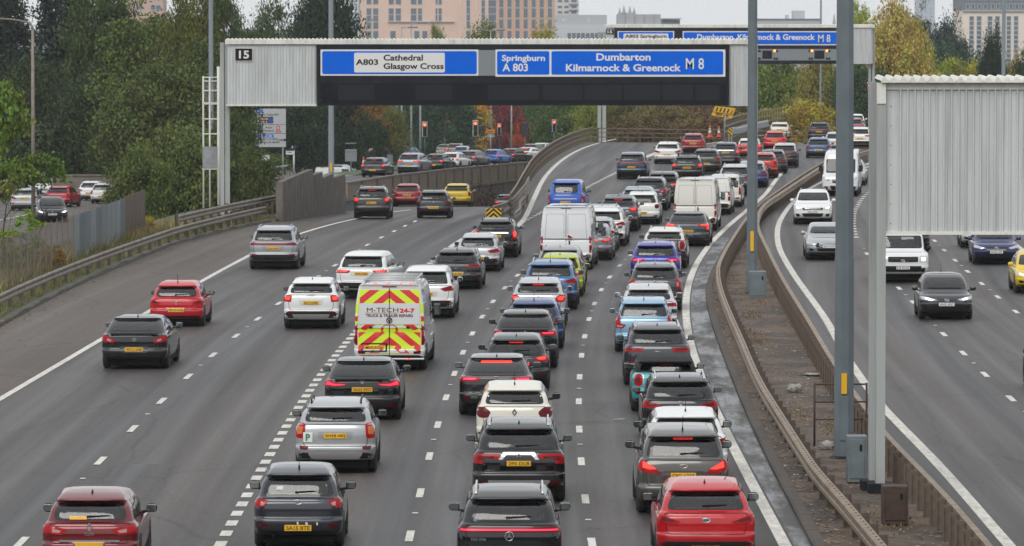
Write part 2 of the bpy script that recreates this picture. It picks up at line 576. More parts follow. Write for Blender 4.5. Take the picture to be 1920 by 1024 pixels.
def ring_rows(p):
    g, zb, H, hz, bt, hw = p['g'], p['zb'], p['H'], p['hz'], p['boot'], p['W'] / 2
    z3 = g + .28
    L_ = lambda t: z3 + (zb + .03 - z3) * t
    zc = zb - .02
    wt = p['wt']
    wm = .5 * (.90 + wt) + .02
    if p['van']:
        wm = .5 * (.975 + wt) + .05
    dgb, dgt = p['dgb'] + bt, p['dgt']
    dp = p['drop']
    rl_ = p['L'] - dgt - p['ws']
    sp_ = .11 if bt == 0 and not p['van'] else .02
    w6, w7, w8 = (.985, .98, .975) if p['van'] else (.965, .935, .90)
    rows = [  # zr, dr, zf, df, w, ry, ryf
        (g, .45, g - .03, .5, .82, p['ry'], p['ryf']),
        (g + .03, .14, g, .18, .93, p['ry'], p['ryf']),
        (g + .12, .04, g + .1, .06, .975, p['ry'], p['ryf']),
        (z3 - .02, 0, g + .25, 0, .995, p['ry'], p['ryf']),
        (z3 + .045, .012, g + .29, .0, 1.0, p['ry'], p['ryf']),
        (z3 + .075, .045, g + .33, .008, .995, p['ry'], p['ryf']),
        (L_(.48), .05, .5 * (g + .25 + hz), .015, 1.0, p['ry'], p['ryf']),
        (L_(.78), .07, hz - .05, .10, .99, p['ry'], p['ryf']),
        (zb - .045, .09, hz + .03, .30, w6, p['ry'], p['ryf']),
        (zb - .005, .115 + bt * .92, zc - .04, p['cowl'] - .1, w7, p['ry'] * .9, .35),
        (zb + .03, dgb, zc + .02, p['cowl'] + .06, w8, p['ry'] * .85, .34),
        (.5 * (zb + H) - .02, .5 * (dgb + dgt) - .02, .5 * (zc + H), .5 * (p['cowl'] + p['ws']) + .02, wm, p['ry'] * .8, .32),
        (H - dp, dgt, H - .12, p['ws'] - .08, wt + .03, p['ry'] * .7, .3),
        (H - dp + .028, dgt - sp_, H - .085, p['ws'] + .02, wt + .005, p['ry'] * .6, .3),
        (H - dp + .052, dgt - sp_ - .005, H - .055, p['ws'] + .12, wt - .015, p['ry'] * .6, .3),
        (H - dp * .42, dgt + .06, H - .03, p['ws'] + .3, wt - .05, p['ry'] * .6, .3),
        (H - dp * .19, dgt + .26, H - .018, p['ws'] + .2 * rl_, wt - .12, p['ry'] * .6, .3),
        (H - dp * .05, dgt + .32 * rl_, H - .005, p['ws'] + .25 * rl_, wt * .70, .3, .3),
        (H, dgt + .40 * rl_, H, p['ws'] + .40 * rl_, wt * .4, .2, .2),
    ]
    return rows

SUB = 3
SPLIT = 10 * SUB
_hull = {}

def hull(kind):
    """Shell of a vehicle kind: lower body and glasshouse, with the window openings cut, and a tree for fitting parts onto it."""
    if kind in _hull:
        return _hull[kind]
    p = TYPES[kind]
    L, hw = p['L'], p['W'] / 2
    R = np.array(ring_rows(p))
    n = len(R)
    u = np.linspace(0, n - 1, (n - 1) * SUB + 1)
    Q = np.stack([pchip(np.arange(n), R[:, i], u) for i in range(7)], 1)
    V, m = [], NR_ + NS_ + NF_
    for zr, dr, zf, df, w, ry, ryf in Q:
        yr, yf = -L / 2 + dr, L / 2 - df
        X, Y = outline(yr, yf, w * hw, p['nr'], ry, p['nf'], ryf)
        t = np.clip((Y - yr) / (yf - yr), 0, 1)
        if p['boot'] or True:
            t = t * t * (3 - 2 * t)
        Z = zr + (zf - zr) * t
        ring = list(zip(X, Y, Z)) + [(-x, y, z) for x, y, z in list(zip(X, Y, Z))[-2:0:-1]]
        V += ring
    c = 2 * m - 2
    F = []
    nq = len(Q)
    for i in range(nq - 1):
        for k in range(c):
            F.append((i * c + k, i * c + (k + 1) % c, (i + 1) * c + (k + 1) % c, (i + 1) * c + k))
    nF = len(F)
    V.append((0, float(np.mean([v[1] for v in V[-c:]])), p['H'] + .001))
    for k in range(c):
        F.append(((nq - 1) * c + k, (nq - 1) * c + (k + 1) % c, len(V) - 1))
    F.append(tuple(reversed(range(c))))
    bv = BVHTree.FromPolygons([Vector(v) for v in V], F)
    h = dict(p=p, V=V, F=F, bv=bv, c=c, nF=nF)
    z3 = p['g'] + .28
    z8 = p['zb'] + .03
    h['z'] = lambda v: z3 + (z8 - z3) * v
    hb, ht = p['rwb'] * .90 * hw, p['rwt'] * (p['wt'] + .035) * hw
    zt = p['H'] - p['drop'] + p['rw1']
    zr0 = z8 + p['rw0']
    h['rear'] = rpoly([(-hb, zr0), (hb, zr0), (ht, zt), (-ht, zt)], p['rround'])
    zc = p['zb'] + .0
    zf_ = min(p['H'] - .14, p['zb'] + .80) if p['van'] else p['H'] - .14
    h['front'] = rpoly([(-.80 * hw, zc + .05), (.80 * hw, zc + .05), ((p['wt'] - .03) * hw, zf_), (-(p['wt'] - .03) * hw, zf_)], .08)
    cut = set()
    for i, f in enumerate(F[:nF]):
        if i // c < SPLIT - 3:
            continue
        vs = [V[q] for q in f]
        y = sum(v[1] for v in vs) / 4
        poly = h['front'] if y > 0 else h['rear']
        if y < 0 and p['van']:
            continue
        if all(inside((v[0], v[2]), poly) for v in vs) and (y > 0 or y < -L / 2 + p['dgt'] + .3):
            cut.add(i)
    low = [f for i, f in enumerate(F[:nF]) if i // c < SPLIT and i not in cut] + [F[-1]]
    top = [f for i, f in enumerate(F[:nF]) if i // c >= SPLIT and i not in cut] + F[nF:-1]
    h['low'], h['top'] = submesh(V, low, 'body'), submesh(V, top, 'roof')
    _hull[kind] = h
    return h

def submesh(V, F, name):
    idx = {}
    fs = []
    for f in F:
        fs.append(tuple(idx.setdefault(i, len(idx)) for i in f))
    me = bpy.data.meshes.new(name)
    me.from_pydata([V[i] for i in idx], [], fs)
    me.polygons.foreach_set('use_smooth', [True] * len(fs))
    me.update()
    return me

def inside(pt, poly):
    x, y = pt
    r = False
    j = len(poly) - 1
    for i in range(len(poly)):
        xi, yi = poly[i]
        xj, yj = poly[j]
        if (yi > y) != (yj > y) and x < (xj - xi) * (y - yi) / (yj - yi) + xi:
            r = not r
        j = i
    return r

def rpoly(P, r, k=4):
    """Round the corners of a polygon."""
    out = []
    n = len(P)
    for i in range(n):
        a, b, c = Vector(P[i - 1]), Vector(P[i]), Vector(P[(i + 1) % n])
        d1, d2 = (a - b), (c - b)
        q = min(r, d1.length * .45, d2.length * .45)
        if q < 1e-4:
            out.append(tuple(b)); continue
        s, e = b + d1.normalized() * q, b + d2.normalized() * q
        for j in range(k + 1):
            t = j / k
            out.append(tuple((1 - t) ** 2 * s + 2 * t * (1 - t) * b + t * t * e))
    return out

def dense(P, st):
    out = []
    for i in range(len(P)):
        a, b = Vector(P[i]), Vector(P[(i + 1) % len(P)])
        n = max(1, int((b - a).length / st + .5))
        out += [tuple(a.lerp(b, j / n)) for j in range(n)]
    return out

def scale_poly(P, sx, sz=None, dx=0, dz=0):
    sz = sx if sz is None else sz
    cx = (min(p[0] for p in P) + max(p[0] for p in P)) / 2
    cz = (min(p[1] for p in P) + max(p[1] for p in P)) / 2
    return [(cx + (x - cx) * sx + dx, cz + (z - cz) * sz + dz) for x, z in P]

def patch(h, poly, axis='R', off=.006, st=.07, hole=None, thick=.02, mirror=False):
    """A piece of glass, lens or trim shaped to the shell: the outline is seen along an axis and laid on the surface with an edge of its own."""
    bv, L = h['bv'], h['p']['L']
    P = dense(poly, st)
    n = len(P)
    co = [Vector(q) for q in P]
    ed = [(i, (i + 1) % n) for i in range(n)]
    if hole:
        Hh = dense(hole, st)
        ed += [(n + i, n + (i + 1) % len(Hh)) for i in range(len(Hh))]
        co += [Vector(q) for q in Hh]
    x0, x1 = min(q[0] for q in P), max(q[0] for q in P)
    z0, z1 = min(q[1] for q in P), max(q[1] for q in P)
    nx, nz = int((x1 - x0) / st), int((z1 - z0) / st)
    bd = list(co)
    for i in range(1, nx + 1):
        for j in range(1, nz + 1):
            q = (x0 + (x1 - x0) * i / (nx + 1), z0 + (z1 - z0) * j / (nz + 1))
            if inside(q, P) and not (hole and inside(q, Hh)):
                qv = Vector(q)
                if min((qv - b).length for b in bd) > st * .45:
                    co.append(qv)
    vo, _, fo, *_ = geometry.delaunay_2d_cdt(co, ed, [], 0, 1e-5)
    tris = []
    for f in fo:
        c = (sum(vo[i][0] for i in f) / len(f), sum(vo[i][1] for i in f) / len(f))
        if inside(c, P) and not (hole and inside(c, Hh)):
            tris.append(tuple(f))
    pos, nor = [], []
    for q in vo:
        if axis == 'R':
            o, d = Vector((q[0], -30, q[1])), Vector((0, 1, 0))
        elif axis == 'F':
            o, d = Vector((q[0], 30, q[1])), Vector((0, -1, 0))
        elif axis == 'S':
            o, d = Vector((30, q[0], q[1])), Vector((-1, 0, 0))
        else:
            o, d = Vector((q[0], q[1], 30)), Vector((0, 0, -1))
        loc, nn, _, _ = bv.ray_cast(o, d)
        if loc is None:
            s = o - d * 30 + d * (30 - L / 2) if axis in 'RF' else (o + d * (30 - h['p']['W'] / 2) if axis == 'S' else o + d * 28.5)
            if axis == 'R': s = Vector((q[0], -L / 2 + .2, q[1]))
            if axis == 'F': s = Vector((q[0], L / 2 - .2, q[1]))
            loc, nn, _, _ = bv.find_nearest(s)
        if nn.dot(d) > 0:
            nn = -nn
        pos.append(loc + nn * off); nor.append(nn)
    used = sorted({i for t in tris for i in t})
    mp = {i: k for k, i in enumerate(used)}
    V = [pos[i] for i in used]
    F, S = [], []
    cnt = {}
    for t in tris:
        a, b, c = [pos[i] for i in t]
        if (b - a).cross(c - a).dot(nor[t[0]]) < 0:
            t = tuple(reversed(t))
        F.append(tuple(mp[i] for i in t)); S.append(True)
        for i in range(3):
            e = (t[i], t[(i + 1) % 3])
            cnt[e] = cnt.get(e, 0) + 1
    for (a, b) in list(cnt):
        if (b, a) not in cnt:
            k = len(V)
            V += [pos[a], pos[b], pos[b] - nor[b] * (thick + off), pos[a] - nor[a] * (thick + off)]
            F.append((k + 1, k, k + 3, k + 2)); S.append(False)
    if mirror:
        V = [Vector((-v.x, v.y, v.z)) for v in V]
        F = [tuple(reversed(f)) for f in F]
    me = bpy.data.meshes.new('patch')
    me.from_pydata(V, [], F)
    me.polygons.foreach_set('use_smooth', S)
    me.update()
    return me

_pc = {}
def pcache(key, h, poly, **k):
    """Fitted pieces are shared between vehicles of the same shape."""
    kk = (key, tuple(sorted((a, str(b)[:40]) for a, b in k.items() if a != 'hole')))
    if kk not in _pc:
        _pc[kk] = patch(h, poly, **k)
    return _pc[kk]

_pm = {}
def part(name, me, m, parent, color=None):
    """Link a (possibly shared) mesh as a part with a material of its own."""
    if len(me.materials) == 0:
        me.materials.append(m)
    elif me.materials[0] is not m:
        k = (me.name, m.name)
        if k not in _pm:
            _pm[k] = me.copy()
            _pm[k].materials[0] = m
        me = _pm[k]
    return me_obj(name, me, m, parent, color=color)

# tail lamp outlines, right-hand side: (share of half width, height between bumper 0 and window 1)
LAMP = {
    'wedge': [(.44, .70), (.95, .90), (.975, .54), (.58, .46)],
    'ten': [(.66, .84), (.94, .98), (.97, .58), (.76, .60)],
    'barrel': [(.73, .96), (.92, 1.0), (.98, .8), (.97, .42), (.76, .40)],
    'lbar': [(.36, .74), (.74, .80), (.95, .92), (.975, .62), (.74, .60), (.5, .64)],
    'leaf': [(.58, .62), (.90, .84), (.97, .80), (.975, .52), (.62, .42)],
    'block': [(.68, .90), (.96, .92), (.975, .56), (.72, .54)],
    'slim': [(.40, .84), (.97, .86), (.975, .66), (.48, .66)],
    'strip': [(0, .84), (.97, .90), (.975, .72), (0, .74)],
    'dart': [(.50, .74), (.95, .96), (.975, .62), (.66, .58)],
    'tallkite': [(.76, 1.0), (.92, 1.06), (.985, .62), (.97, .34), (.82, .34)],
    'column': [(.60, .60), (.80, .66), (.84, 1.55), (.90, 1.56), (.975, .62), (.96, .42), (.72, .42)],
    'cmax': [(.46, .52), (.78, .84), (.95, 1.0), (.975, .62), (.72, .50)],
    'oval': [(.66, .86), (.76, .93), (.88, .88), (.92, .62), (.88, .36), (.76, .28), (.67, .40)],
    'bean': [(.60, .72), (.76, .92), (.95, .92), (.975, .62), (.90, .50), (.68, .50)],
    'cee': [(.50, .86), (.97, .90), (.975, .40), (.82, .38), (.88, .68), (.52, .72)],
    'hawk': [(.50, .60), (.80, .80), (.95, .88), (.975, .60), (.62, .46)],
    'ell': [(.40, .86), (.97, .88), (.975, .50), (.78, .48), (.76, .68), (.42, .68)],
    'post': [(.885, 1.15), (.985, 1.15), (.985, .12), (.885, .12)],
    'tower': [(.86, .95), (.97, .95), (.975, .25), (.86, .25)],
    'round': [(.72, .86), (.82, .93), (.94, .88), (.975, .70), (.93, .52), (.82, .48), (.73, .55)],
}

_wh = {}
def wheel_mesh(r, w, dark):
    k = (r, w, dark)
    if k in _wh:
        return _wh[k]
    t = MB().lathe([(-w / 2 + .01, r * .62), (-w / 2, r * .66), (-w / 2 - .005, r * .86), (-w / 2 + .03, r * .975), (-w / 4, r), (w / 4, r), (w / 2 - .03, r * .975), (w / 2 + .005, r * .86), (w / 2, r * .66), (w / 2 - .01, r * .62)], n=22)
    tm = t.mesh('tyre', fix=False)
    tm.materials.append(M_TYRE)
    b = MB()
    b.lathe([(w / 2 - .012, r * .65), (w / 2 + .002, r * .62), (w / 2 - .02, r * .57), (w / 2 - .09, r * .55)], n=22)
    for s in range(5):
        a = s * 2 * math.pi / 5
        M = Matrix.Rotation(a, 4, 'X')
        b.box(w / 2 - .045, w / 2 - .012, -.035, .035, r * .08, r * .60, M)
    b.lathe([(w / 2 - .005, .001), (w / 2 - .008, r * .16), (w / 2 - .06, r * .18)], n=12)
    b.lathe([(w / 2 - .075, .001), (w / 2 - .075, r * .55)], n=16)
    rm = b.mesh('rim')
    rm.materials.append(M_RIMD if dark else M_RIM)
    _wh[k] = (tm, rm)
    return _wh[k]

_mm = {}
def mirror_mesh(big):
    if big in _mm:
        return _mm[big]
    if big:
        b = MB().rbox(.06, .27, -.07, .06, -.17, .19, .04).tube([(-.04, .02, -.08), (.1, 0, -.05)], .03, 6)
        g = MB().rbox(.08, .25, -.078, -.06, -.14, .17, .004)
    else:
        b = MB()
        b.rbox(.03, .225, -.06, .07, -.07, .09, .058).tube([(-.09, .05, -.08), (.07, .02, -.045)], .028, 6)
        for i, s in enumerate(b.s): b.s[i] = True
        g = MB().rbox(.047, .21, -.066, -.05, -.05, .072, .004)
    _mm[big] = (b.mesh('wing_mirror'), g.mesh('mirror_glass'))
    return _mm[big]

_misc = {}
def badge_mesh(kind):
    if kind in _misc:
        return _misc[kind]
    b = MB()
    if kind == 'diamond':
        o, i = [(0, .085), (.06, 0), (0, -.085), (-.06, 0)], [(0, .045), (.03, 0), (0, -.045), (-.03, 0)]
        for k in range(4):
            a, c, d, e = o[k], o[(k + 1) % 4], i[(k + 1) % 4], i[k]
            b.prism([a, c, d, e], -.012, 0)
    elif kind == 'oval':
        b.sweep([], [])if False else None
        pts = [(.075 * math.cos(t), 0, .04 * math.sin(t)) for t in np.linspace(0, 2 * math.pi, 21)]
        b.tube(pts, .008, 5)
        b.prism([(-.04, -.025), (-.028, -.025), (-.012, .025), (-.024, .025)], -.008, 0)
        b.prism([(.028, -.025), (.04, -.025), (.024, .025), (.012, .025)][::1], -.008, 0)
        b.prism([(-.022, -.006), (.022, .000), (.022, .010), (-.022, .004)], -.008, 0)
    elif kind == 'lozenge':
        pts = [(.075 * math.cos(t), 0, .036 * math.sin(t)) for t in np.linspace(0, 2 * math.pi, 21)]
        b.tube(pts, .008, 5)
        b.prism([(.066 * math.cos(t), .03 * math.sin(t)) for t in np.linspace(0, 2 * math.pi, 20, endpoint=False)], -.004, 0)
    elif kind == 'star':
        pts = [(.075 * math.cos(t), 0, .075 * math.sin(t)) for t in np.linspace(0, 2 * math.pi, 25)]
        b.tube(pts, .008, 5)
        for k in range(3):
            a = math.pi / 2 + k * 2 * math.pi / 3
            b.prism([(.072 * math.cos(a), .072 * math.sin(a)), (.014 * math.cos(a + 1.05), .014 * math.sin(a + 1.05)), (0, 0), (.014 * math.cos(a - 1.05), .014 * math.sin(a - 1.05))][::-1], -.012, 0)
    elif kind == 'three':
        for a in (90, 210, 330):
            a = math.radians(a)
            d, e = (math.cos(a), math.sin(a)), (-math.sin(a), math.cos(a))
            P = [(0, 0), (d[0] * .032 - e[0] * .019, d[1] * .032 - e[1] * .019), (d[0] * .064, d[1] * .064), (d[0] * .032 + e[0] * .019, d[1] * .032 + e[1] * .019)]
            b.prism(P[::-1], -.012, 0)
    elif kind == 'rings':
        for x in (-.09, -.03, .03, .09):
            b.tube([(x + .04 * math.cos(t), 0, .04 * math.sin(t)) for t in np.linspace(0, 2 * math.pi, 17)], .007, 5)
    elif kind == 'wings':
        b.tube([(.035 * math.cos(t), 0, .035 * math.sin(t)) for t in np.linspace(0, 2 * math.pi, 17)], .008, 5)
        b.prism([(-.1, .01), (-.04, .02), (-.04, -.01)], -.008, 0).prism([(.1, .01), (.04, -.01), (.04, .02)], -.008, 0)
    elif kind == 'chevrons':
        for dz in (-.02, .04):
            b.prism([(-.07, dz - .03), (0, dz + .01), (.07, dz - .03), (.07, dz - .008), (0, dz + .035), (-.07, dz - .008)][::-1], -.01, 0)
    else:  # round badge with a vee
        b.tube([(.05 * math.cos(t), 0, .05 * math.sin(t)) for t in np.linspace(0, 2 * math.pi, 19)], .009, 5)
        b.prism([(-.036, .025), (-.022, .028), (0, -.02), (.022, .028), (.036, .025), (.006, -.042), (-.006, -.042)], -.008, 0)
    me = b.mesh('badge')
    _misc[kind] = me
    return me

def seats_mesh(kind):
    k = ('seats', kind)
    if k in _misc:
        return _misc[k]
    p = TYPES[kind]
    L, H, W, zb = p['L'], p['H'], p['W'], p['zb']
    yf = L / 2 - p['ws'] - .55
    yr = -L / 2 + max(p['dgt'], .5) + .45
    b = MB()
    for x in (-.37, .37):
        b.rbox(x - .24, x + .24, yf - .08, yf + .06, .45, zb + .14, .05)
        b.rbox(x - .13, x + .13, yf - .05, yf + .05, zb + .17, zb + .36, .045)
    b.rbox(-W * .36, W * .36, yr - .08, yr + .08, .45, zb + .04, .05)
    for x in (-.42, 0, .42):
        b.rbox(x - .12, x + .12, yr - .05, yr + .04, zb + .03, zb + .17, .04)
    b.box(-W * .38, W * .38, -L / 2 + p['dgb'] + .12, yr - .06, zb - .07, zb - .05)      # parcel shelf
    b.rbox(-W * .38, W * .38, L / 2 - p['cowl'] - .55, L / 2 - p['cowl'] - .15, .7, zb + .02, .05)  # dashboard
    b.box(-W * .40, W * .40, -L / 2 + .5, L / 2 - p['cowl'] - .2, .33, .36)
    b.tube([(.37 + .18 * math.cos(t), yf + .52 + .05 * math.sin(t), zb - .05 + .17 * math.sin(t)) for t in np.linspace(0, 2 * math.pi, 15)], .018, 5)
    _misc[k] = b.mesh('seats')
    return _misc[k]

def surf(h, x, z, axis='R'):
    o, d = (Vector((x, -30, z)), Vector((0, 1, 0))) if axis == 'R' else (Vector((x, 30, z)), Vector((0, -1, 0)))
    loc, n, _, _ = h['bv'].ray_cast(o, d)
    return loc if loc is not None else Vector((x, (-1 if axis == 'R' else 1) * h['p']['L'] / 2, z))

def surftop(h, x, y):
    loc, n, _, _ = h['bv'].ray_cast(Vector((x, y, 30)), Vector((0, 0, -1)))
    return loc.z if loc is not None else h['p']['H']

NAMES = {'vanl': ('panel_van', 'van'), 'vanm': ('panel_van', 'van'), 'vans': ('panel_van', 'van'), 'taxi': ('taxi', 'taxi'),
         'super': ('hatchback', 'car'), 'city': ('hatchback', 'car'), 'hatch': ('hatchback', 'car'), 'mini': ('hatchback', 'car'),
         'saloon': ('saloon_car', 'car'), 'fast': ('saloon_car', 'car'), 'estate': ('estate_car', 'car'), 'mpv': ('people_carrier', 'car')}

def vehicle(kind, color, loc, rz, label, group, sc=1.0, lamps='block', lit=0, pv=.34, plate=None, badge=None, roofc=None, rails=None, aerial='fin',
            metal=False, skid=None, hb=0, near=2, front=False, clad=None, wiper=True, cap=None, refl=True, mirrorc=None, hl=0, name=None, refv=-.02,
            word=None, words=None, soft=False, vandoor=True, dark_rim=True, spoil=None, zsc=None, platew=.50, lens=None, bars=False, chrome=None):
    h = hull(kind)
    p = h['p']
    L, W, H, hw = p['L'], p['W'], p['H'], p['W'] / 2
    nm, cat = NAMES.get(kind, ('suv', 'car'))
    t = empty(name or nm, loc, rz, label=label, cat=cat, group=group)
    t.scale = (sc * rnd.uniform(.985, 1.015), sc, (zsc or sc) * rnd.uniform(.98, 1.015))
    pm = PAINTM if metal else PAINT
    V = h['z']
    part('body', h['low'], pm, t, color)
    if soft:
        part('soft_top', h['top'], M_SOFT, t)
    else:
        part('roof', h['top'], pm, t, roofc or color)
    K = kind
    mk = lambda key, poly, **k: pcache((K, key), h, poly, **k)
    U = lambda P: [(u * hw, V(v)) for u, v in P]
    # --- glass
    van = p['van']
    if not van:
        see = near >= 2
        rp = h['rear']
        if soft:
            rp = scale_poly(rp, .62, .62, 0, -.03)
        if see:
            hole = scale_poly(rp, .86, .80)
            part('window_surround', mk('rw_f', rp, hole=hole, off=.007), M_SOFT if soft else M_BGLASS, t)
            part('rear_window', mk('rw_g', hole, off=.005, thick=0), M_GLASS, t)
            part('seats', seats_mesh(K), M_SEAT, t)
        else:
            part('rear_window', mk('rw', rp, off=.006), M_BGLASS, t)
    fp = h['front']
    if near >= 2 and not van:
        hole = scale_poly(fp, .88, .84)
        part('windscreen_surround', mk('ws_f', fp, axis='F', hole=hole, off=.007), M_BGLASS, t)
        part('windscreen', mk('ws_g', hole, axis='F', off=.005, thick=0), M_GLASS, t)
    else:
        part('windscreen', mk('ws', fp, axis='F', off=.006), M_BGLASS, t)
    z8, zt = p['zb'] + .045, H - .17
    if not van:
        yb0, yt0 = -L / 2 + p['dgb'] + p['boot'] + .42, -L / 2 + p['dgt'] + .30
        yb1, yt1 = L / 2 - p['cowl'] - .38, L / 2 - p['ws'] - .10
        ym = .5 * (yt0 + yt1) - .05
        q1 = [(yb0, z8), (ym - .05, z8), (ym - .05, zt), (yt0 + .15, zt)]
        q2 = [(ym + .05, z8), (yb1, z8), (yt1, zt), (ym + .05, zt)]
    else:
        yb1, yt1 = L / 2 - p['cowl'] - .42, L / 2 - p['ws'] - .02
        q1 = None
        zt = min(zt, p['zb'] + .75)
        q2 = [(yt1 - 1.0, z8), (yb1, z8), (yt1, zt), (yt1 - 1.0, zt)]
    if near >= 1:
        for q, key in ((q1, 's1'), (q2, 's2')):
            if q:
                q = rpoly(q, .05)
                for mi in (0, 1):
                    part('side_window', mk(key, q, axis='S', off=.005, mirror=bool(mi), st=.12), M_BGLASS, t)
    # --- rear lamps
    P = U(LAMP[lamps])
    lensm = {0: M_RED, 1: M_RED, 2: M_RED}[min(lit, 2)]
    if lamps == 'strip':
        P = [(-x, z) for x, z in P[1:3][::-1]] + [P[3]] if False else [( .97 * hw, V(.88)), (.975 * hw, V(.70)), (-.975 * hw, V(.70)), (-.97 * hw, V(.88))]
        part('tail_light', mk('l_strip', rpoly(P, .02), st=.05), M_REDD, t)
        q = scale_poly(P, .94, .26)
        part('light_bar', mk('l_strip2', q, off=.010, st=.05), M_LITP if lit else M_RED, t.children[-1])
    else:
        r = .05 if lamps in ('barrel', 'bean', 'oval', 'round', 'tallkite') else .02
        PR = rpoly(P, r)
        for mi in (0, 1):
            if lamps == 'oval' and near:
                part('lamp_ring', mk('l_ovr', rpoly(scale_poly(P, 1.18, 1.12), .05), off=.004, mirror=bool(mi), st=.05), M_CHROME, t)
            o = part('tail_light', mk('l_' + lamps, PR, off=.008, mirror=bool(mi), st=.05), M_REDD if lens == 'dark' else M_RED, t)
            sx, sz = (.62, .42) if lamps in ('slim', 'lbar', 'ell') else (.58, .5)
            if lamps == 'lbar':
                q = [(u * hw, V(v)) for u, v in [(.42, .70), (.74, .72), (.90, .84), (.94, .68), (.74, .64), (.5, .66)]]
            elif lamps == 'cee':
                q = [(u * hw, V(v)) for u, v in [(.60, .84), (.95, .86), (.955, .46), (.88, .44), (.91, .72), (.62, .76)]]
            elif lamps in ('post', 'tower', 'column'):
                q = scale_poly(P, .6, .35, 0, -.1) if lamps != 'column' else [(u * hw, V(v)) for u, v in [(.70, .56), (.92, .58), (.91, .47), (.74, .47)]]
            else:
                q = scale_poly(P, *((.36, .40, -.03, -.02) if lens == 'clear' and not lit else (sx, sz, .01, .01)))
            m2 = M_LIT if lit == 2 else (M_LITP if lit == 3 else (M_CLEAR if lens == 'clear' else (M_ORANGE if lens == 'amber' else M_REDD)))
            if near >= 1 or lit:
                part('lamp_lens', mk('li_' + lamps + str(lens == 'clear' and not lit), rpoly(q, .015), off=.013, mirror=bool(mi), st=.05, thick=.008), m2, o)
    # --- bumper
    cl = clad if clad is not None else (.30 if kind in ('suv', 'suvl', 'suvs', 'csuv', 'vanl', 'vanm', 'vans', 'box4') else .13)
    if cl:
        part('lower_bumper', mk('bump%.2f' % cl, rpoly([(-.93 * hw, p['g'] + .02), (.93 * hw, p['g'] + .02), (.965 * hw, p['g'] + cl * .7), (.80 * hw, p['g'] + cl), (-.80 * hw, p['g'] + cl), (-.965 * hw, p['g'] + cl * .7)], .04), off=.005, st=.08), M_TRIM, t)
    if skid:
        part('skid_plate', mk('skid', rpoly([(-.58 * hw, p['g'] + .06), (.58 * hw, p['g'] + .06), (.68 * hw, p['g'] + .20), (-.68 * hw, p['g'] + .20)], .04), off=.012), M_SILVER, t)
    if refl and near >= 1:
        for mi in (0, 1):
            part('reflector', mk('refl%.2f' % refv, rpoly([(.66 * hw, V(refv)), (.88 * hw, V(refv + .03)), (.86 * hw, V(refv - .10)), (.68 * hw, V(refv - .10))], .02), off=.010, mirror=bool(mi), st=.06), M_REDD, t)
    # --- tailgate outline
    if near >= 2:
        b0 = .78
        o = [(-b0 * hw, V(.10)), (b0 * hw, V(.10)), (.84 * hw, V(.94)), (-.84 * hw, V(.94))] if not van else None
        if o:
            o = rpoly(o, .06)
            part('tailgate_gap', mk('gap', o, hole=scale_poly(o, .984, .955), off=.003, st=.09, thick=.004), M_INK, t)
        else:
            g2 = [(-.011, p['g'] + .22), (.011, p['g'] + .22), (.011, H - .12), (-.011, H - .12)]
            part('door_gap', mk('gap', g2, off=.003, st=.15), M_INK, t)
    if van and near >= 1 and vandoor:
        for mi in (0, 1):
            pan = rpoly([(.07 * hw, V(.95)), (.80 * hw, V(.95)), (.74 * hw, H - .30), (.07 * hw, H - .30)], .06)
            part('door_panel', mk('pan', pan, hole=scale_poly(pan, .975, .985), off=.004, mirror=bool(mi), st=.12, thick=.004), M_TRIM, t)
            for zz in (V(.6), H * .62):
                g3 = [(.87 * hw, zz), (.95 * hw, zz), (.95 * hw, zz + .06), (.87 * hw, zz + .06)]
                part('hinge', mk('hin%.2f' % zz, g3, off=.018, mirror=bool(mi)), pm, t, color)
        part('door_handle', mk('hnd', rpoly([(.10 * hw, V(.55)), (.16 * hw, V(.55)), (.16 * hw, V(.85)), (.10 * hw, V(.85))], .02), off=.018), M_BLACK, t)
    # --- plate
    zp = V(pv)
    if near >= 1 and not van and pv > 0:
        part('plate_recess_shade', mk('rec%.2f' % pv, rpoly([(-.40 * hw, zp - .075), (.40 * hw, zp - .075), (.44 * hw, zp + .085), (-.44 * hw, zp + .085)], .03), off=.003, st=.12, thick=.004), pm, t, tuple(c * .8 for c in color))  # flat patch in darkened body paint stands in for shade of the recess
    s = surf(h, 0, zp)
    pb = MB().rbox(-platew / 2, platew / 2, -.006, .006, -.055, .055, .005).mesh('number_plate') if ('pl', platew) not in _misc else _misc[('pl', platew)]
    _misc[('pl', platew)] = pb
    px = 0 if not van else (-.42 * hw if pv < .35 else 0)
    po = part('number_plate', pb, M_PLY, t)
    s = surf(h, px, zp)
    po.location = (px, s.y - .016, zp)
    if plate and near >= 1:
        put_text(plate, M_INK, po, 0, -.0075, 0, w=platew * .86, h=.072, bold=.012)
    # --- badge, words
    if badge and near >= 1:
        zz = V(badge[1])
        s = surf(h, 0, zz)
        bo = part('badge', badge_mesh(badge[0]), M_CHROME, t)
        bo.location = (0, s.y - .012, zz)
        if badge[0] == 'lozenge' and len(badge) > 2:
            put_text(badge[2], M_INK, bo, 0, -.006, 0, w=.10, h=.034, bold=.01)
    for (wd, u, v, ww) in (words or []):
        zz = V(v)
        s = surf(h, u * hw, zz)
        put_text(wd, M_CHROME, t, u * hw, s.y - .012, zz, w=ww, bold=.01)
    if chrome and near >= 1:
        zz = V(chrome)
        part('chrome_strip', mk('chr%.2f' % chrome, [(-.62 * hw, zz - .018), (.62 * hw, zz - .018), (.62 * hw, zz + .018), (-.62 * hw, zz + .018)], off=.012, st=.1), M_CHROME, t)
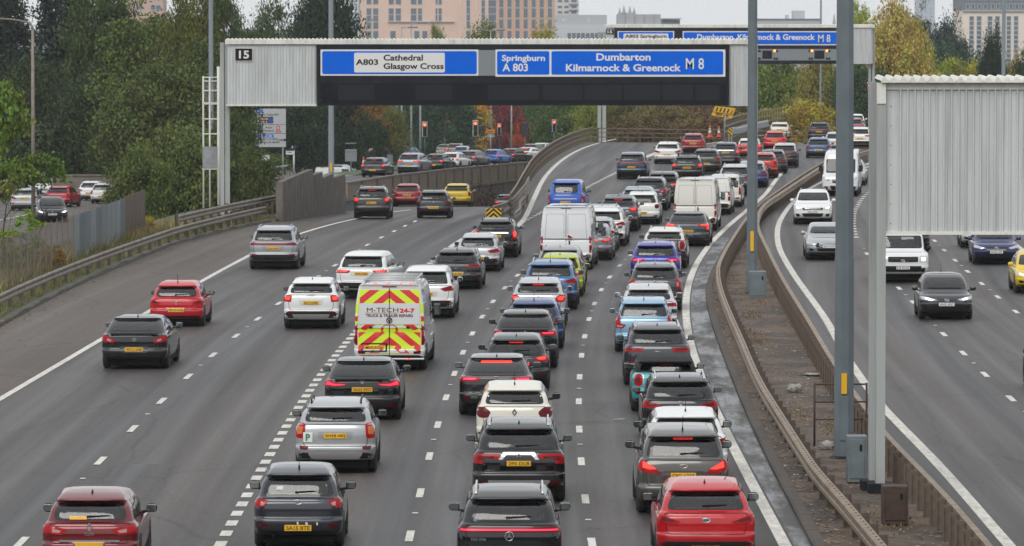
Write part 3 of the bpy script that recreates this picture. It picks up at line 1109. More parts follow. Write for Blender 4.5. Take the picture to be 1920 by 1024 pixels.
    # --- wiper, high brake light, spoiler
    if wiper and near >= 1 and not van and kind not in ('saloon', 'fast', 'csuv') and not soft:
        zz = z8 + .07
        P2 = [(-.07 * hw, zz - .03), (.06 * hw, zz - .02), (.42 * hw, zz + .005), (.42 * hw, zz + .018), (.0, zz + .008), (-.07 * hw, zz + .005)]
        part('wiper', mk('wip', P2, off=.016, st=.1, thick=.006), M_WIPE, t)
    zh = H - p['drop'] - .016
    if kind in ('saloon', 'fast', 'csuv'):
        if hb:
            part('high_brake_light', mk('hbs', [(-.42 * hw, zh - .035), (.42 * hw, zh - .035), (.40 * hw, zh - .015), (-.40 * hw, zh - .015)], off=.012, st=.1), M_LIT, t)
    elif near >= 1 or hb:
        q = rpoly([(-.20 * hw, zh - .012), (.20 * hw, zh - .012), (.20 * hw, zh + .018), (-.20 * hw, zh + .018)], .01)
        part('high_brake_light', mk('hb', q, off=.012, st=.1), M_LIT if hb else M_REDD, t)
    if spoil is not None:
        zz = p['zb'] - .02
        y0 = -L / 2 + p['dgb'] * .55
        b = MB().prism([(-.72 * hw, -.02), (.72 * hw, -.02), (.66 * hw, .02), (-.66 * hw, .02)], -.06, .10)
        o = b.build('spoiler', M_BLACK if spoil else pm, t, (0, y0, zz + .01), color=color)
    # --- underside, made low and wide to deepen the shade beneath the car
    if 'ub' + kind not in _misc:
        _misc['ub' + kind] = MB().rbox(-hw * .80, hw * .80, -L / 2 + .22, L / 2 - .35, .11, p['g'] + .1, .03).rbox(-hw * .97, hw * .97, -L / 2 + 1.25, L / 2 - 1.3, .16, p['g'] + .08, .03).tube([(-hw * .55, -L / 2 + .08, p['g'] + .02), (-hw * .55, -L / 2 + .5, p['g'] + .02)], .035, 8).mesh('underbody')
    part('underbody', _misc['ub' + kind], M_WIPE, t)
    # --- wheels
    r = p['wr']
    tm, rm = wheel_mesh(r, .20, dark_rim)
    for sx in (-1, 1):
        for yy in (-L / 2 + .78 + (.25 if van else 0), L / 2 - .86):
            wo = me_obj('wheel', tm, None, t, (sx * (hw - .105), yy, r), (0, 0, 0 if sx > 0 else math.pi))
            if near >= 1:
                me_obj('rim', rm, None, wo)
            A = [(yy + (r + .07) * math.cos(a), max(p['g'] + .0, r + (r + .07) * math.sin(a))) for a in np.linspace(-.5, math.pi + .5, 18)]
            if near >= 1:
                part('wheel_arch', mk('arch%.2f' % yy, A, axis='S', off=.003, mirror=sx < 0, st=.14, thick=.004), M_BLACK, t)
    # --- mirrors
    mb, mg = mirror_mesh(bool(van))
    ym = L / 2 - p['cowl'] - (.5 if not van else .45)
    zm = p['zb'] + (.05 if not van else .28)
    for sx in (-1, 1):
        mc = mirrorc if mirrorc is not None else color
        o = part('wing_mirror', mb, M_BLACK if (mirrorc == 'black' or van) else pm, t, None if (mirrorc == 'black') else mc)
        o.location = (sx * hw * .94, ym, zm)
        o.scale = (sx, 1, 1)
        if near >= 1:
            g_ = part('mirror_glass', mg, M_MIRROR, o)
    # --- roof furniture
    if aerial == 'fin' and near >= 1:
        y = -L / 2 + p['dgt'] + .30
        z = surftop(h, 0, y)
        b = MB().add([(-.022, .08, -.01), (.022, .08, -.01), (.022, -.07, -.01), (-.022, -.07, -.01), (0, -.06, .065), (0, -.03, .06)], [(0, 1, 5), (1, 2, 4, 5), (2, 3, 4), (3, 0, 5, 4)])
        b.build('aerial', M_BLACK if sum(color) > .0 else M_BLACK, t, (0, y, z))
    elif aerial == 'rod' and near >= 1:
        y = -L / 2 + p['dgt'] + .22
        z = surftop(h, 0, y)
        MB().tube([(0, 0, -.01), (0, -.02, .05)], .02, 6).tube([(0, -.02, .04), (0, -.20, .30)], .006, 5).build('aerial', M_BLACK, t, (0, y, z))
    if rails and near >= 1:
        k = ('rail', kind)
        if k not in _misc:
            b = MB()
            x = (p['wt'] - .10) * hw
            y0, y1 = -L / 2 + p['dgt'] + .12, L / 2 - p['ws'] - .35
            pts = []
            for i in range(9):
                tt = i / 8
                y = y0 + (y1 - y0) * tt
                pts.append((x, y, surftop(h, x, y) + (.0 if i in (0, 8) else .055)))
            b.tube(pts, .022, 6)
            _misc[k] = b.mesh('roof_rail')
        for sx in (-1, 1):
            o = part('roof_rail', _misc[k], {1: M_CHROME, 2: M_BLACK}[rails], t)
            o.scale = (sx, 1, 1)
    if bars:
        for y in (-L / 2 + p['dgt'] + .55, L / 2 - p['ws'] - .8):
            MB().rbox(-hw * .74, hw * .74, y - .04, y + .04, H + .08, H + .12, .012).tube([(-hw * .62, y, H - .06), (-hw * .62, y, H + .1)], .03, 6).tube([(hw * .62, y, H - .06), (hw * .62, y, H + .1)], .03, 6).build('roof_bar', M_BLACK, t)
    # --- face
    if front:
        g0, hz = p['g'] + .25, p['hz']
        VF = lambda v: g0 + (hz - g0) * v
        UF = lambda Q: [(u * hw, VF(v)) for u, v in Q]
        f = front if isinstance(front, dict) else {}
        hlp = UF(f.get('lamp', [(.52, .60), (.90, .92), (.965, .86), (.95, .62), (.64, .44)]))
        for mi in (0, 1):
            o = part('headlight', mk('hl', rpoly(hlp, .03), axis='F', off=.008, mirror=bool(mi), st=.05), M_HEAD, t)
            q = scale_poly(hlp, .42, .5, .0, -.005)
            part('headlight_bulb', mk('hlb', rpoly(q, .02), axis='F', off=.016, mirror=bool(mi), st=.05), M_HLIT if hl else M_CHROME, o)
            fo = UF([(.66, -.05), (.86, .0), (.84, -.30), (.68, -.34)])
            part('fog_lamp', mk('fog', rpoly(fo, .04), axis='F', off=.008, mirror=bool(mi), st=.07), M_BLACK, t)
        gp_ = UF(f.get('grille', [(-.46, .62), (.46, .62), (.40, .30), (-.40, .30)]))
        o = part('grille', mk('gri', rpoly(gp_, .04), axis='F', off=.008), M_BLACK, t)
        for v in f.get('bars', (.40, .52)):
            q = UF([(-.42, v - .022), (.42, v - .022), (.42, v + .022), (-.42, v + .022)])
            part('grille_bar', mk('grb%.2f' % v, q, axis='F', off=.016), M_CHROME if f.get('chrome', 1) else M_BLACK, o)
        lg = UF(f.get('lower', [(-.56, .04), (.56, .04), (.46, -.36), (-.46, -.36)]))
        part('lower_grille', mk('lgr', rpoly(lg, .05), axis='F', off=.006), M_BLACK, t)
        part('front_bumper', mk('fbm', rpoly(UF([(-.9, -.5), (.9, -.5), (.93, -.72), (-.93, -.72)]), .04), axis='F', off=.006, st=.1), M_TRIM, t)
        zz = VF(f.get('pv', .06))
        s = surf(h, 0, zz, 'F')
        po = part('number_plate', pb, M_PLW, t)
        po.location = (0, s.y + .016, zz)
        if f.get('plate'):
            put_text(f['plate'], M_INK, po, 0, .0075, 0, w=.44, h=.075, bold=.012, flip=True)
        zz = VF(f.get('bv', .60))
        s = surf(h, 0, zz, 'F')
        bo = part('badge', badge_mesh(f.get('badge', 'vee')), M_CHROME, t)
        bo.location = (0, s.y + .012, zz)
        bo.rotation_euler = (0, 0, math.pi)
        q = [(-.6 * hw, p['zb'] + .06), (.0, p['zb'] + .055), (.0, p['zb'] + .075), (-.6 * hw, p['zb'] + .09)]
        for mi in (0, 1):
            part('wiper', mk('wfw', q, axis='F', off=.02, mirror=bool(mi)), M_BLACK, t)
    return t, h

# ------------------------------------------------------------------ lines read off the road
edgeL = Curve([(50, 720), (197, 631), (380, 527), (466, 481), (558, 434), (661, 392)], deg=3)
line1 = Curve([(35, 1020), (193, 865), (250, 804), (303, 752), (351, 706), (398, 666), (442, 631), (485, 598), (605, 514), (634, 495), (686, 461), (709, 446), (730, 433), (747, 422), (761, 412)], deg=4)
line2 = Curve([(414, 1024), (430, 986.6), (452, 950), (479, 899), (495, 869), (513, 841), (529, 814), (544, 789), (559, 766), (574, 744), (588, 724), (602, 706), (614, 688.5), (632, 662), (665, 622), (849, 463), (876, 436), (908, 411)], deg=4)
line3 = Curve([(768, 1015), (786, 929), (803, 858), (820, 800), (835, 749), (867, 666), (884, 631), (903, 599), (920, 570.6), (940, 545), (962.6, 522.6), (990, 501)], deg=3)
line4 = Curve([(1110.6, 1015), (1095.6, 934), (1089, 867), (1087, 805), (1085.5, 753.6), (1087, 710), (1090, 672.6), (1096.5, 635), (1102.6, 604), (1111, 575), (1124, 549), (1140, 525.5), (1155, 507.7), (1171.5, 488)], deg=4)
edgeR = Curve([(1480, 1024), (1450, 987), (1416, 925), (1382.5, 865), (1360, 810.6), (1349, 779), (1322.5, 711), (1296, 640), (1287, 603), (1284.5, 565.6), (1287.5, 537.5), (1300, 503), (1319, 475), (1359, 433.8), (1397, 397), (1421, 375.5), (1444, 354)], deg=5)
flyE = Curve([(965, 430), (972, 423.5), (983, 410), (1004, 366), (1018.6, 337), (1048, 305), (1092, 278.6), (1136, 265), (1180, 256.6), (1223.6, 250.7), (1282, 247)])
flyD = Curve([(980.5, 416), (1027, 393), (1099, 353), (1153, 325), (1226, 289)], deg=2)
rEdge = Curve([(1893, 1024), (1756, 868), (1665, 774), (1602, 691), (1545, 594), (1488, 514), (1462.6, 468.5), (1458, 430), (1475, 394), (1509, 360), (1546, 339), (1631, 306)])
rl1 = Curve([(1896, 748), (1850.5, 706), (1811.7, 668), (1778, 635.6), (1749.5, 606.6), (1702, 557), (1679, 534), (1627.5, 479), (1618, 464), (1608, 450), (1602, 400), (1608, 386.5), (1616, 373), (1627.5, 362)])
rl2 = Curve([(1903.7, 584), (1875.5, 561), (1850, 540), (1828, 521), (1806, 502), (1787, 484.5), (1769, 469), (1755.6, 454.5)], deg=2)
rl3 = Curve([(1920, 470), (1905, 459)], deg=1)
railL = Curve([(1654, 1024), (1585, 942), (1517, 862), (1437, 737), (1385.6, 628), (1351, 543), (1345.6, 503), (1358, 471), (1375, 443), (1397, 411), (1421, 385), (1467, 351), (1523, 314.6), (1552, 299)], dz=.75)
railR = Curve([(1859, 1024), (1790.6, 945), (1665, 814), (1602, 734), (1562, 674), (1517, 600), (1471, 525.6), (1440, 466), (1422, 425), (1423, 402), (1434, 383), (1466.6, 360), (1523, 323), (1549, 307.6), (1631, 280.6)], dz=.75)
kerbM = Curve([(1517, 1016), (1443, 873), (1352, 660), (1323, 556), (1328, 526), (1352, 478), (1392, 414)])
kerbL = Curve([(0, 618), (84, 562), (219, 503), (312, 465), (478, 412), (530, 392)], deg=2)
vergeR = Curve([(0, 552), (125, 499), (225, 458), (322, 430), (362, 419), (420, 394), (480, 374), (520, 362)], dz=.75, deg=3)

def yb(cy):   # depth of a ground pixel row
    return gdeck(960, cy).y

Y_NEAR = -380.0
Y_SLIP = 222.0
Y_NOSE = 248.0

def zslip(Y):
    t = max(0.0, Y - 225.0)
    return -(.008 * t + .00013 * t * t)

def zstreet(Y):
    return -2.0 - (Y - 380) * .0215

def zlow(Y):
    return -2.4 - (Y - 309) * .0195

def zland(Y):
    return -3.4 - max(0.0, min(Y, 900) - 300) * .0205

def deckleft(Y):
    if Y <= Y_SLIP:
        return kerbL(Y)
    if Y <= Y_NOSE:
        return line2(Y) + .15
    w = min(1.0, (Y - Y_NOSE) / 14)
    return (1 - w) * (line2(Y_NOSE) + .15) + w * (flyE(Y) - .75) if Y < Y_NOSE + 14 else flyE(Y) - .75

def deckright(Y):
    return max(rl3(Y), rl2(Y) + 3.4) + 5.0

# ------------------------------------------------------------------ road materials
def asphalt(name, base, tint, rough=.52, streak=1.0, wet=.0):
    m, N, Lk, b = new_mat(name)
    tc = N.new('ShaderNodeTexCoord')
    uv = N.new('ShaderNodeUVMap')
    sp = N.new('ShaderNodeSeparateXYZ')
    Lk.new(uv.outputs[0], sp.inputs[0])
    # broad wear along the lanes
    mp = N.new('ShaderNodeMapping'); mp.inputs['Scale'].default_value = (.42, .0035, 1)
    Lk.new(uv.outputs[0], mp.inputs[0])
    c1, n1, r1 = noise_mix(N, Lk, tuple(base), tuple(tint), 1.0, .30, .70, 5, vec=mp.outputs[0])
    # tyre paths polished darker, one pair to a lane
    wv = N.new('ShaderNodeMath'); wv.operation = 'MULTIPLY'; wv.inputs[1].default_value = 2 * math.pi / 1.82
    Lk.new(sp.outputs['X'], wv.inputs[0])
    sn = N.new('ShaderNodeMath'); sn.operation = 'SINE'; Lk.new(wv.outputs[0], sn.inputs[0])
    mr = N.new('ShaderNodeMapRange'); mr.inputs[1].default_value, mr.inputs[2].default_value = -1, 1
    mr.inputs[3].default_value, mr.inputs[4].default_value = 1 - .14 * streak, 1 + .10 * streak
    Lk.new(sn.outputs[0], mr.inputs[0])
    h1 = N.new('ShaderNodeHueSaturation'); Lk.new(c1, h1.inputs['Color']); Lk.new(mr.outputs[0], h1.inputs['Value'])
    # patches and grit
    mp2 = N.new('ShaderNodeMapping'); mp2.inputs['Scale'].default_value = (1.5, .016, 1)
    Lk.new(uv.outputs[0], mp2.inputs[0])
    n2 = N.new('ShaderNodeTexNoise'); n2.inputs['Scale'].default_value = 1.0; n2.inputs['Detail'].default_value = 8
    Lk.new(mp2.outputs[0], n2.inputs['Vector'])
    m2 = N.new('ShaderNodeMapRange'); m2.inputs[1].default_value, m2.inputs[2].default_value = .3, .7
    m2.inputs[3].default_value, m2.inputs[4].default_value = .82, 1.20
    Lk.new(n2.outputs['Fac'], m2.inputs[0])
    h2 = N.new('ShaderNodeHueSaturation'); Lk.new(h1.outputs[0], h2.inputs['Color']); Lk.new(m2.outputs[0], h2.inputs['Value'])
    mp4 = N.new('ShaderNodeMapping'); mp4.inputs['Scale'].default_value = (9, 2.2, 1)
    Lk.new(uv.outputs[0], mp4.inputs[0])
    n4 = N.new('ShaderNodeTexNoise'); n4.inputs['Scale'].default_value = 1.0; n4.inputs['Detail'].default_value = 6
    Lk.new(mp4.outputs[0], n4.inputs['Vector'])
    m4 = N.new('ShaderNodeMapRange'); m4.inputs[1].default_value, m4.inputs[2].default_value = .25, .75
    m4.inputs[3].default_value, m4.inputs[4].default_value = .74, 1.28
    Lk.new(n4.outputs['Fac'], m4.inputs[0])
    h4 = N.new('ShaderNodeHueSaturation'); Lk.new(h2.outputs[0], h4.inputs['Color']); Lk.new(m4.outputs[0], h4.inputs['Value'])
    # joints, cracks and dark oil spots
    mp7 = N.new('ShaderNodeMapping'); mp7.inputs['Scale'].default_value = (.16, .05, 1)
    Lk.new(uv.outputs[0], mp7.inputs[0])
    n7 = N.new('ShaderNodeTexNoise'); n7.inputs['Scale'].default_value = .25; n7.inputs['Detail'].default_value = 3
    Lk.new(uv.outputs[0], n7.inputs['Vector'])
    a7 = N.new('ShaderNodeMixRGB'); a7.blend_type = 'ADD'; a7.inputs['Fac'].default_value = .12
    Lk.new(mp7.outputs[0], a7.inputs['Color1']); Lk.new(n7.outputs['Color'], a7.inputs['Color2'])
    v7 = N.new('ShaderNodeTexVoronoi'); v7.feature = 'DISTANCE_TO_EDGE'; v7.inputs['Scale'].default_value = 1.0
    Lk.new(a7.outputs[0], v7.inputs['Vector'])
    m7 = N.new('ShaderNodeMapRange'); m7.inputs[1].default_value, m7.inputs[2].default_value = .002, .010
    m7.inputs[3].default_value, m7.inputs[4].default_value = .62, 1.0
    Lk.new(v7.outputs['Distance'], m7.inputs[0])
    h5 = N.new('ShaderNodeHueSaturation'); Lk.new(h4.outputs[0], h5.inputs['Color']); Lk.new(m7.outputs[0], h5.inputs['Value'])
    c7 = N.new('ShaderNodeTexVoronoi'); c7.feature = 'F1'; c7.inputs['Scale'].default_value = 1.0
    Lk.new(mp7.outputs[0], c7.inputs['Vector'])
    s7 = N.new('ShaderNodeSeparateColor'); Lk.new(c7.outputs['Color'], s7.inputs[0])
    m8 = N.new('ShaderNodeMapRange'); m8.inputs[3].default_value, m8.inputs[4].default_value = .90, 1.10
    Lk.new(s7.outputs[0], m8.inputs[0])
    h4 = N.new('ShaderNodeHueSaturation'); Lk.new(h5.outputs[0], h4.inputs['Color']); Lk.new(m8.outputs[0], h4.inputs['Value'])
    Lk.new(h4.outputs[0], b.inputs['Base Color'])
    # damp sheen that follows the wear
    m3 = N.new('ShaderNodeMapRange'); m3.inputs[1].default_value, m3.inputs[2].default_value = .3, .7
    m3.inputs[3].default_value, m3.inputs[4].default_value = rough - .10 - wet, rough + .14
    Lk.new(n2.outputs['Fac'], m3.inputs[0]); Lk.new(m3.outputs[0], b.inputs['Roughness'])
    n5 = N.new('ShaderNodeTexNoise'); n5.inputs['Scale'].default_value = 22; n5.inputs['Detail'].default_value = 3
    Lk.new(tc.outputs['Object'], n5.inputs['Vector'])
    bp = N.new('ShaderNodeBump'); bp.inputs['Strength'].default_value = .35; bp.inputs['Distance'].default_value = .012
    Lk.new(n5.outputs['Fac'], bp.inputs['Height']); Lk.new(bp.outputs[0], b.inputs['Normal'])
    setp(b, spec=.30)
    return m

M_ROAD = asphalt('asphalt', (.031, .0333, .0385), (.072, .058, .050), .52, streak=1.4)
M_SHOULDER = asphalt('shoulder_asphalt', (.058, .047, .040), (.086, .069, .056), .6, streak=.1)
def channel_mat():
    m, N, Lk, b = new_mat('wet_channel')
    uv = N.new('ShaderNodeUVMap')
    mp = N.new('ShaderNodeMapping'); mp.inputs['Scale'].default_value = (1.1, .16, 1)
    Lk.new(uv.outputs[0], mp.inputs[0])
    c, nz, rp = noise_mix(N, Lk, (.046, .041, .037), (.068, .070, .074), 1.0, .42, .58, 8, vec=mp.outputs[0], rough=.7)
    mp2 = N.new('ShaderNodeMapping'); mp2.inputs['Scale'].default_value = (.0, 1 / 9.0, 1)
    Lk.new(uv.outputs[0], mp2.inputs[0])
    br = N.new('ShaderNodeTexWave'); br.wave_type = 'BANDS'; br.bands_direction = 'Y'; br.inputs['Scale'].default_value = .5 / math.pi * 2; br.inputs['Distortion'].default_value = 0
    Lk.new(mp2.outputs[0], br.inputs['Vector'])
    st = N.new('ShaderNodeMath'); st.operation = 'GREATER_THAN'; st.inputs[1].default_value = .9985
    Lk.new(br.outputs['Fac'], st.inputs[0])
    mx = N.new('ShaderNodeMixRGB'); mx.inputs['Color2'].default_value = (.025, .024, .023, 1)
    Lk.new(st.outputs[0], mx.inputs['Fac']); Lk.new(c, mx.inputs['Color1'])
    n3 = N.new('ShaderNodeTexNoise'); n3.inputs['Scale'].default_value = 9; n3.inputs['Detail'].default_value = 6
    Lk.new(uv.outputs[0], n3.inputs['Vector'])
    mr = N.new('ShaderNodeMapRange'); mr.inputs[3].default_value, mr.inputs[4].default_value = .6, 1.4
    Lk.new(n3.outputs['Fac'], mr.inputs[0])
    hs = N.new('ShaderNodeHueSaturation'); Lk.new(mx.outputs[0], hs.inputs['Color']); Lk.new(mr.outputs[0], hs.inputs['Value'])
    Lk.new(hs.outputs[0], b.inputs['Base Color'])
    r2 = N.new('ShaderNodeMapRange'); r2.inputs[3].default_value, r2.inputs[4].default_value = .62, .28
    Lk.new(rp.outputs[0], r2.inputs[0]); Lk.new(r2.outputs[0], b.inputs['Roughness'])
    return m
M_GUTTER = channel_mat()
def line_mat():
    m, N, Lk, b = new_mat('road_paint')
    tc = N.new('ShaderNodeNewGeometry')
    mp = N.new('ShaderNodeMapping'); mp.inputs['Scale'].default_value = (5, 1.1, 1)
    Lk.new(tc.outputs['Position'], mp.inputs[0])
    c, _, _ = noise_mix(N, Lk, (.66, .64, .585), (.40, .385, .355), 1.0, .40, .70, 8, vec=mp.outputs[0], rough=.7)
    mp2 = N.new('ShaderNodeMapping'); mp2.inputs['Scale'].default_value = (16, 3.5, 1)
    Lk.new(tc.outputs['Position'], mp2.inputs[0])
    c2, _, _ = noise_mix(N, Lk, c, (.07, .065, .06), 1.0, .60, .68, 8, vec=mp2.outputs[0], rough=.75)
    Lk.new(c2, b.inputs['Base Color'])
    setp(b, rough=.6, spec=.3)
    return m
M_LINE = line_mat()
M_MEDIAN = mat('median_dirt', (.120, .082, .057), .8, var=(.050, .037, .029), scale=.42, lo=.42, hi=.58, bump=.5, bscale=14)
M_KERB = mat('old_kerb', (.085, .064, .050), .8, var=(.06, .054, .048), scale=2.0, bump=.3, bscale=25)
M_KERB2 = mat('mossy_kerb', (.12, .11, .095), .85, var=(.055, .058, .034), scale=1.1)
M_GRASS_G = mat('verge_soil', (.075, .066, .038), .9, var=(.042, .055, .022), scale=.8)
M_LAND = mat('rough_ground', (.045, .052, .024), .95, var=(.065, .055, .030), scale=.12)
M_CONC = mat('concrete', (.20, .175, .15), .8, var=(.12, .10, .085), scale=1.2, bump=.25, bscale=20)
M_CONCD = mat('stained_concrete', (.135, .122, .11), .85, var=(.08, .073, .067), scale=.9, bump=.2, bscale=15)
M_PANEL = mat('parapet_panel', (.21, .165, .125), .8, var=(.14, .11, .085), scale=.9, bump=.2, bscale=12)
M_RAIL = mat('weathered_rail', (.275, .210, .145), .55, .1, var=(.15, .105, .07), scale=2.2, lo=.3, hi=.7)
M_RAILG = mat('grey_rail', (.215, .185, .15), .6, .1, var=(.105, .085, .066), scale=2.0)
M_POST = mat('rusty_post', (.135, .105, .082), .7, .1, var=(.075, .060, .050), scale=3.0)
M_POSTL = mat('pale_rusty_post', (.17, .13, .10), .65, .1, var=(.10, .078, .062), scale=3.0)
M_RUST = mat('rust', (.075, .040, .028), .8, var=(.035, .024, .02), scale=5)

def sheet(name, ys, fl, fr, z, nx, m, uvx=None, kind='structure', parent=None, dz=0.0, skirt=0):
    """A strip of ground between two lines, laid out across and along in metres."""
    V, F, UV = [], [], []
    v = 0
    for i, Y in enumerate(ys):
        a, b = fl(Y), fr(Y)
        for k in range(nx + 1):
            x = a + (b - a) * k / nx
            V.append((x, Y, (z(Y, x) if z.__code__.co_argcount == 2 else z(Y)) + dz))
            UV.append((x - (uvx(Y) if uvx else 0), Y))
    n = nx + 1
    for i in range(len(ys) - 1):
        for k in range(nx):
            F.append((i * n + k, i * n + k + 1, (i + 1) * n + k + 1, (i + 1) * n + k))
    nf = len(F)
    if skirt:
        for side in (0, nx):
            o = len(V)
            for i in range(len(ys)):
                q = V[i * n + side]
                V.append((q[0], q[1], q[2] - skirt)); UV.append((0, 0))
            for i in range(len(ys) - 1):
                F.append((i * n + side, (i + 1) * n + side, o + i + 1, o + i) if side == 0 else ((i + 1) * n + side, i * n + side, o + i, o + i + 1))
    me = bpy.data.meshes.new(name)
    me.from_pydata(V, [], F)
    ul = me.uv_layers.new(name='UVMap')
    for p in me.polygons:
        for li in p.loop_indices:
            ul.data[li].uv = UV[me.loops[li].vertex_index]
    o = me_obj(name, me, m, parent)
    if skirt:
        me.materials.append(M_CONCD)
        for p in me.polygons[nf:]:
            p.material_index = 1
    return tag(o, kind=kind)

rng = lambda a, b, s: list(np.arange(a, b + 1e-6, s))
refX = lambda Y: line3(min(Y, 215)) + max(0, Y - 215) * .045

# ------------------------------------------------------------------ land, road, street
land_y = [-400, -200, -60] + rng(20, 300, 40) + rng(320, 900, 40) + [1200, 2000, 3500, 7000]
sheet('ground', land_y, lambda Y: -abs(Y) * .5 - 300, lambda Y: abs(Y) * .5 + 300, lambda Y: zland(Y), 6, M_LAND)

ys = rng(Y_NEAR, 40, 20) + rng(44, Y_SLIP, 4) + rng(Y_SLIP + .6, Y_NOSE + 16, 1.5) + rng(Y_NOSE + 18, 440, 3) + rng(446, 640, 8)
def zd2(Y, x):
    k = max(0.0, min(1.0, (18.5 + (Y - 409) * .32 - x) / 3.0)) if Y > 405 else 0
    return zdeck(Y) - .03 * max(0, Y - 432) * k
road = sheet('road', ys, deckleft, deckright, zd2, 30, M_ROAD, uvx=refX, skirt=2.6)
slip_y = rng(Y_SLIP - 1, 440, 3)
slipL = lambda Y: kerbL(Y) if Y < 262 else kerbL(262) + (Y - 262) * .028
slipR = lambda Y: (line2(Y) + .25 if Y < 252 else line2(252) + .25 + (Y - 252) * .03)
slip_road = sheet('slip_road', slip_y, slipL, slipR, lambda Y: zslip(Y), 10, M_ROAD, uvx=refX, dz=-.006, skirt=.3)
sheet('hard_shoulder', rng(60, 262, 3), kerbL, lambda Y: edgeL(Y) - .12, lambda Y: zslip(Y) + .004, 6, M_SHOULDER, uvx=refX, dz=.001)

def strip(name, fx, ys, w, z, m, parent, dz=.006):
    b = MB()
    ps = [(fx(Y), Y, z(Y) + dz) for Y in ys]
    b.sweep([(-w / 2, 0), (w / 2, 0)], ps, closed=False)
    me = b.mesh(name, fix=False)
    return tag(me_obj(name, me, m, parent), kind='structure')

zk = lambda Y: zdeck(Y)
strip('edge_line', edgeL, rng(60, 300, 3), .20, zslip, M_LINE, road, .010)
strip('edge_line', edgeR, rng(60, 330, 3), .24, zk, M_LINE, road)
strip('edge_line', flyE, rng(244, 452, 3), .26, zk, M_LINE, road)
strip('edge_line', lambda Y: line2(Y) if Y < 252 else line2(252) + (Y - 252) * .03, rng(212, 262, 2), .24, zslip, M_LINE, road, .012)
strip('edge_line', rEdge, rng(60, 420, 3), .24, zk, M_LINE, road)
strip('edge_line', rl3, rng(60, 330, 3), .2, zk, M_LINE, road)
# gore between the two branches, and the far edge of the right branch
gB = Curve([(1218, 291), (1240, 282), (1290, 268), (1345, 258), (1400, 252)])
gA = Curve([(1218, 293), (1250, 283), (1330, 270), (1400, 258.5), (1430, 251)])
strip('gore_line', gB, rng(352, 410, 3), .25, zk, M_LINE, road)
strip('gore_line', gA, rng(350, 410, 3), .25, zk, M_LINE, road)
farE = Curve([(1400, 258.5), (1430, 254), (1470, 249), (1512, 242.4), (1560, 236), (1625, 224)])
strip('edge_line', farE, rng(402, 500, 3), .22, zk, M_LINE, road)

rib = MB()
for fx, a, b_, w in ((edgeR, 72, 170, .22), (edgeL, 118, 150, .18), (rEdge, 95, 170, .22)):
    for Y in rng(a, b_, .5):
        rib.box(fx(Y) - w / 2, fx(Y) + w / 2, Y - .04, Y + .04, zdeck(Y) + .006, zdeck(Y) + .014)
tag(rib.build('line_ribs', M_LINE, road), kind='stuff')

def dash_mesh(w, l):
    return MB().box(-w / 2, w / 2, 0, l, 0, .004).mesh('lane_dash')
D_LANE, D_SHORT = dash_mesh(.15, 2.0), dash_mesh(.22, 1.0)
STUD = MB().rbox(-.06, .06, -.06, .06, 0, .02, .008).mesh('road_stud')
M_STUD = mat('road_stud', (.5, .5, .48), .3)
def dashes(fx, y0, y1, step, me, z=zk, stud=True, dz=.006):
    Y = y0
    k = 0
    while Y < y1:
        a = math.atan(fx.slope(Y) if hasattr(fx, 'slope') else 0)
        me_obj('lane_dash', me, M_LINE, road, (fx(Y), Y, z(Y) + dz), (0, 0, -a))
        if stud and k % 2 == 0 and Y < 220:
            me_obj('road_stud', STUD, M_STUD, road, (fx(Y + 5.5), Y + 5.5, z(Y + 5.5) + .004))
        Y += step
        k += 1
ydash = yb(872)
dashes(line1, ydash - 27, 262, 9, D_LANE, zslip, dz=.010)
dashes(line2, 68, 215, 2, D_SHORT, stud=False)
dashes(line3, yb(863) - 36, 214, 9, D_LANE)
dashes(line4, yb(873) - 36, 236, 9, D_LANE)
dashes(flyD, 249, 360, 2.4, D_SHORT, stud=False)
dashes(rl1, yb(753) - 45, 222, 9, D_LANE)
dashes(rl1, 232, 330, 3.0, D_SHORT, stud=False)
dashes(rl2, yb(588) - 63, 300, 9, D_LANE)
far3 = lambda Y: line3(214) + (Y - 214) * .08 + max(0, Y - 270) ** 2 * .0006
dashes(far3, 222, 340, 9, D_LANE, stud=False)

# tyre marks and repairs cut into the surface
for (fx, o, a, b_, w) in ((line1, 1.2, 95, 118, 1.3), (line3, 1.9, 130, 148, 1.5), (rl1, 1.8, 150, 185, 1.6)):
    sheet('road_patch', rng(a, b_, 3), lambda Y: fx(Y) + o - w / 2, lambda Y: fx(Y) + o + w / 2, lambda Y: zdeck(Y), 2, M_ROAD, uvx=lambda Y: refX(Y) * .3, parent=road, dz=.003)

# ------------------------------------------------------------------ central reserve
ym = rng(58, 232, 3)
tag(sheet('drainage_channel', ym, lambda Y: edgeR(Y) + .17, kerbM, lambda Y: zdeck(Y), 3, M_GUTTER, uvx=refX, dz=.004), kind='structure')
tag(sheet('median', ym, lambda Y: kerbM(Y) + .18, lambda Y: max(railR(Y) + .12, kerbM(Y) + .4), lambda Y, x: .105 + .02 * math.sin(x * 3 + Y * .7), 8, M_MEDIAN), kind='structure')
for i in range(0, len(ym) - 1):
    b = MB().sweep([(0, -.05), (0, .09), (.04, .125), (.22, .13), (.22, -.05)], [(kerbM(Y), Y, 0) for Y in (ym[i] + .02, ym[i] + 1.5, ym[i + 1] - .02)])
    b.build('kerb', M_KERB, None).__setitem__('kind', 'structure')
b = MB().sweep([(-.12, -.05), (-.12, .12), (.12, .13), (.12, -.05)], [(railR(Y) + .12, Y, 0) for Y in ym])
tag(b.build('median_kerb', M_KERB), kind='structure')

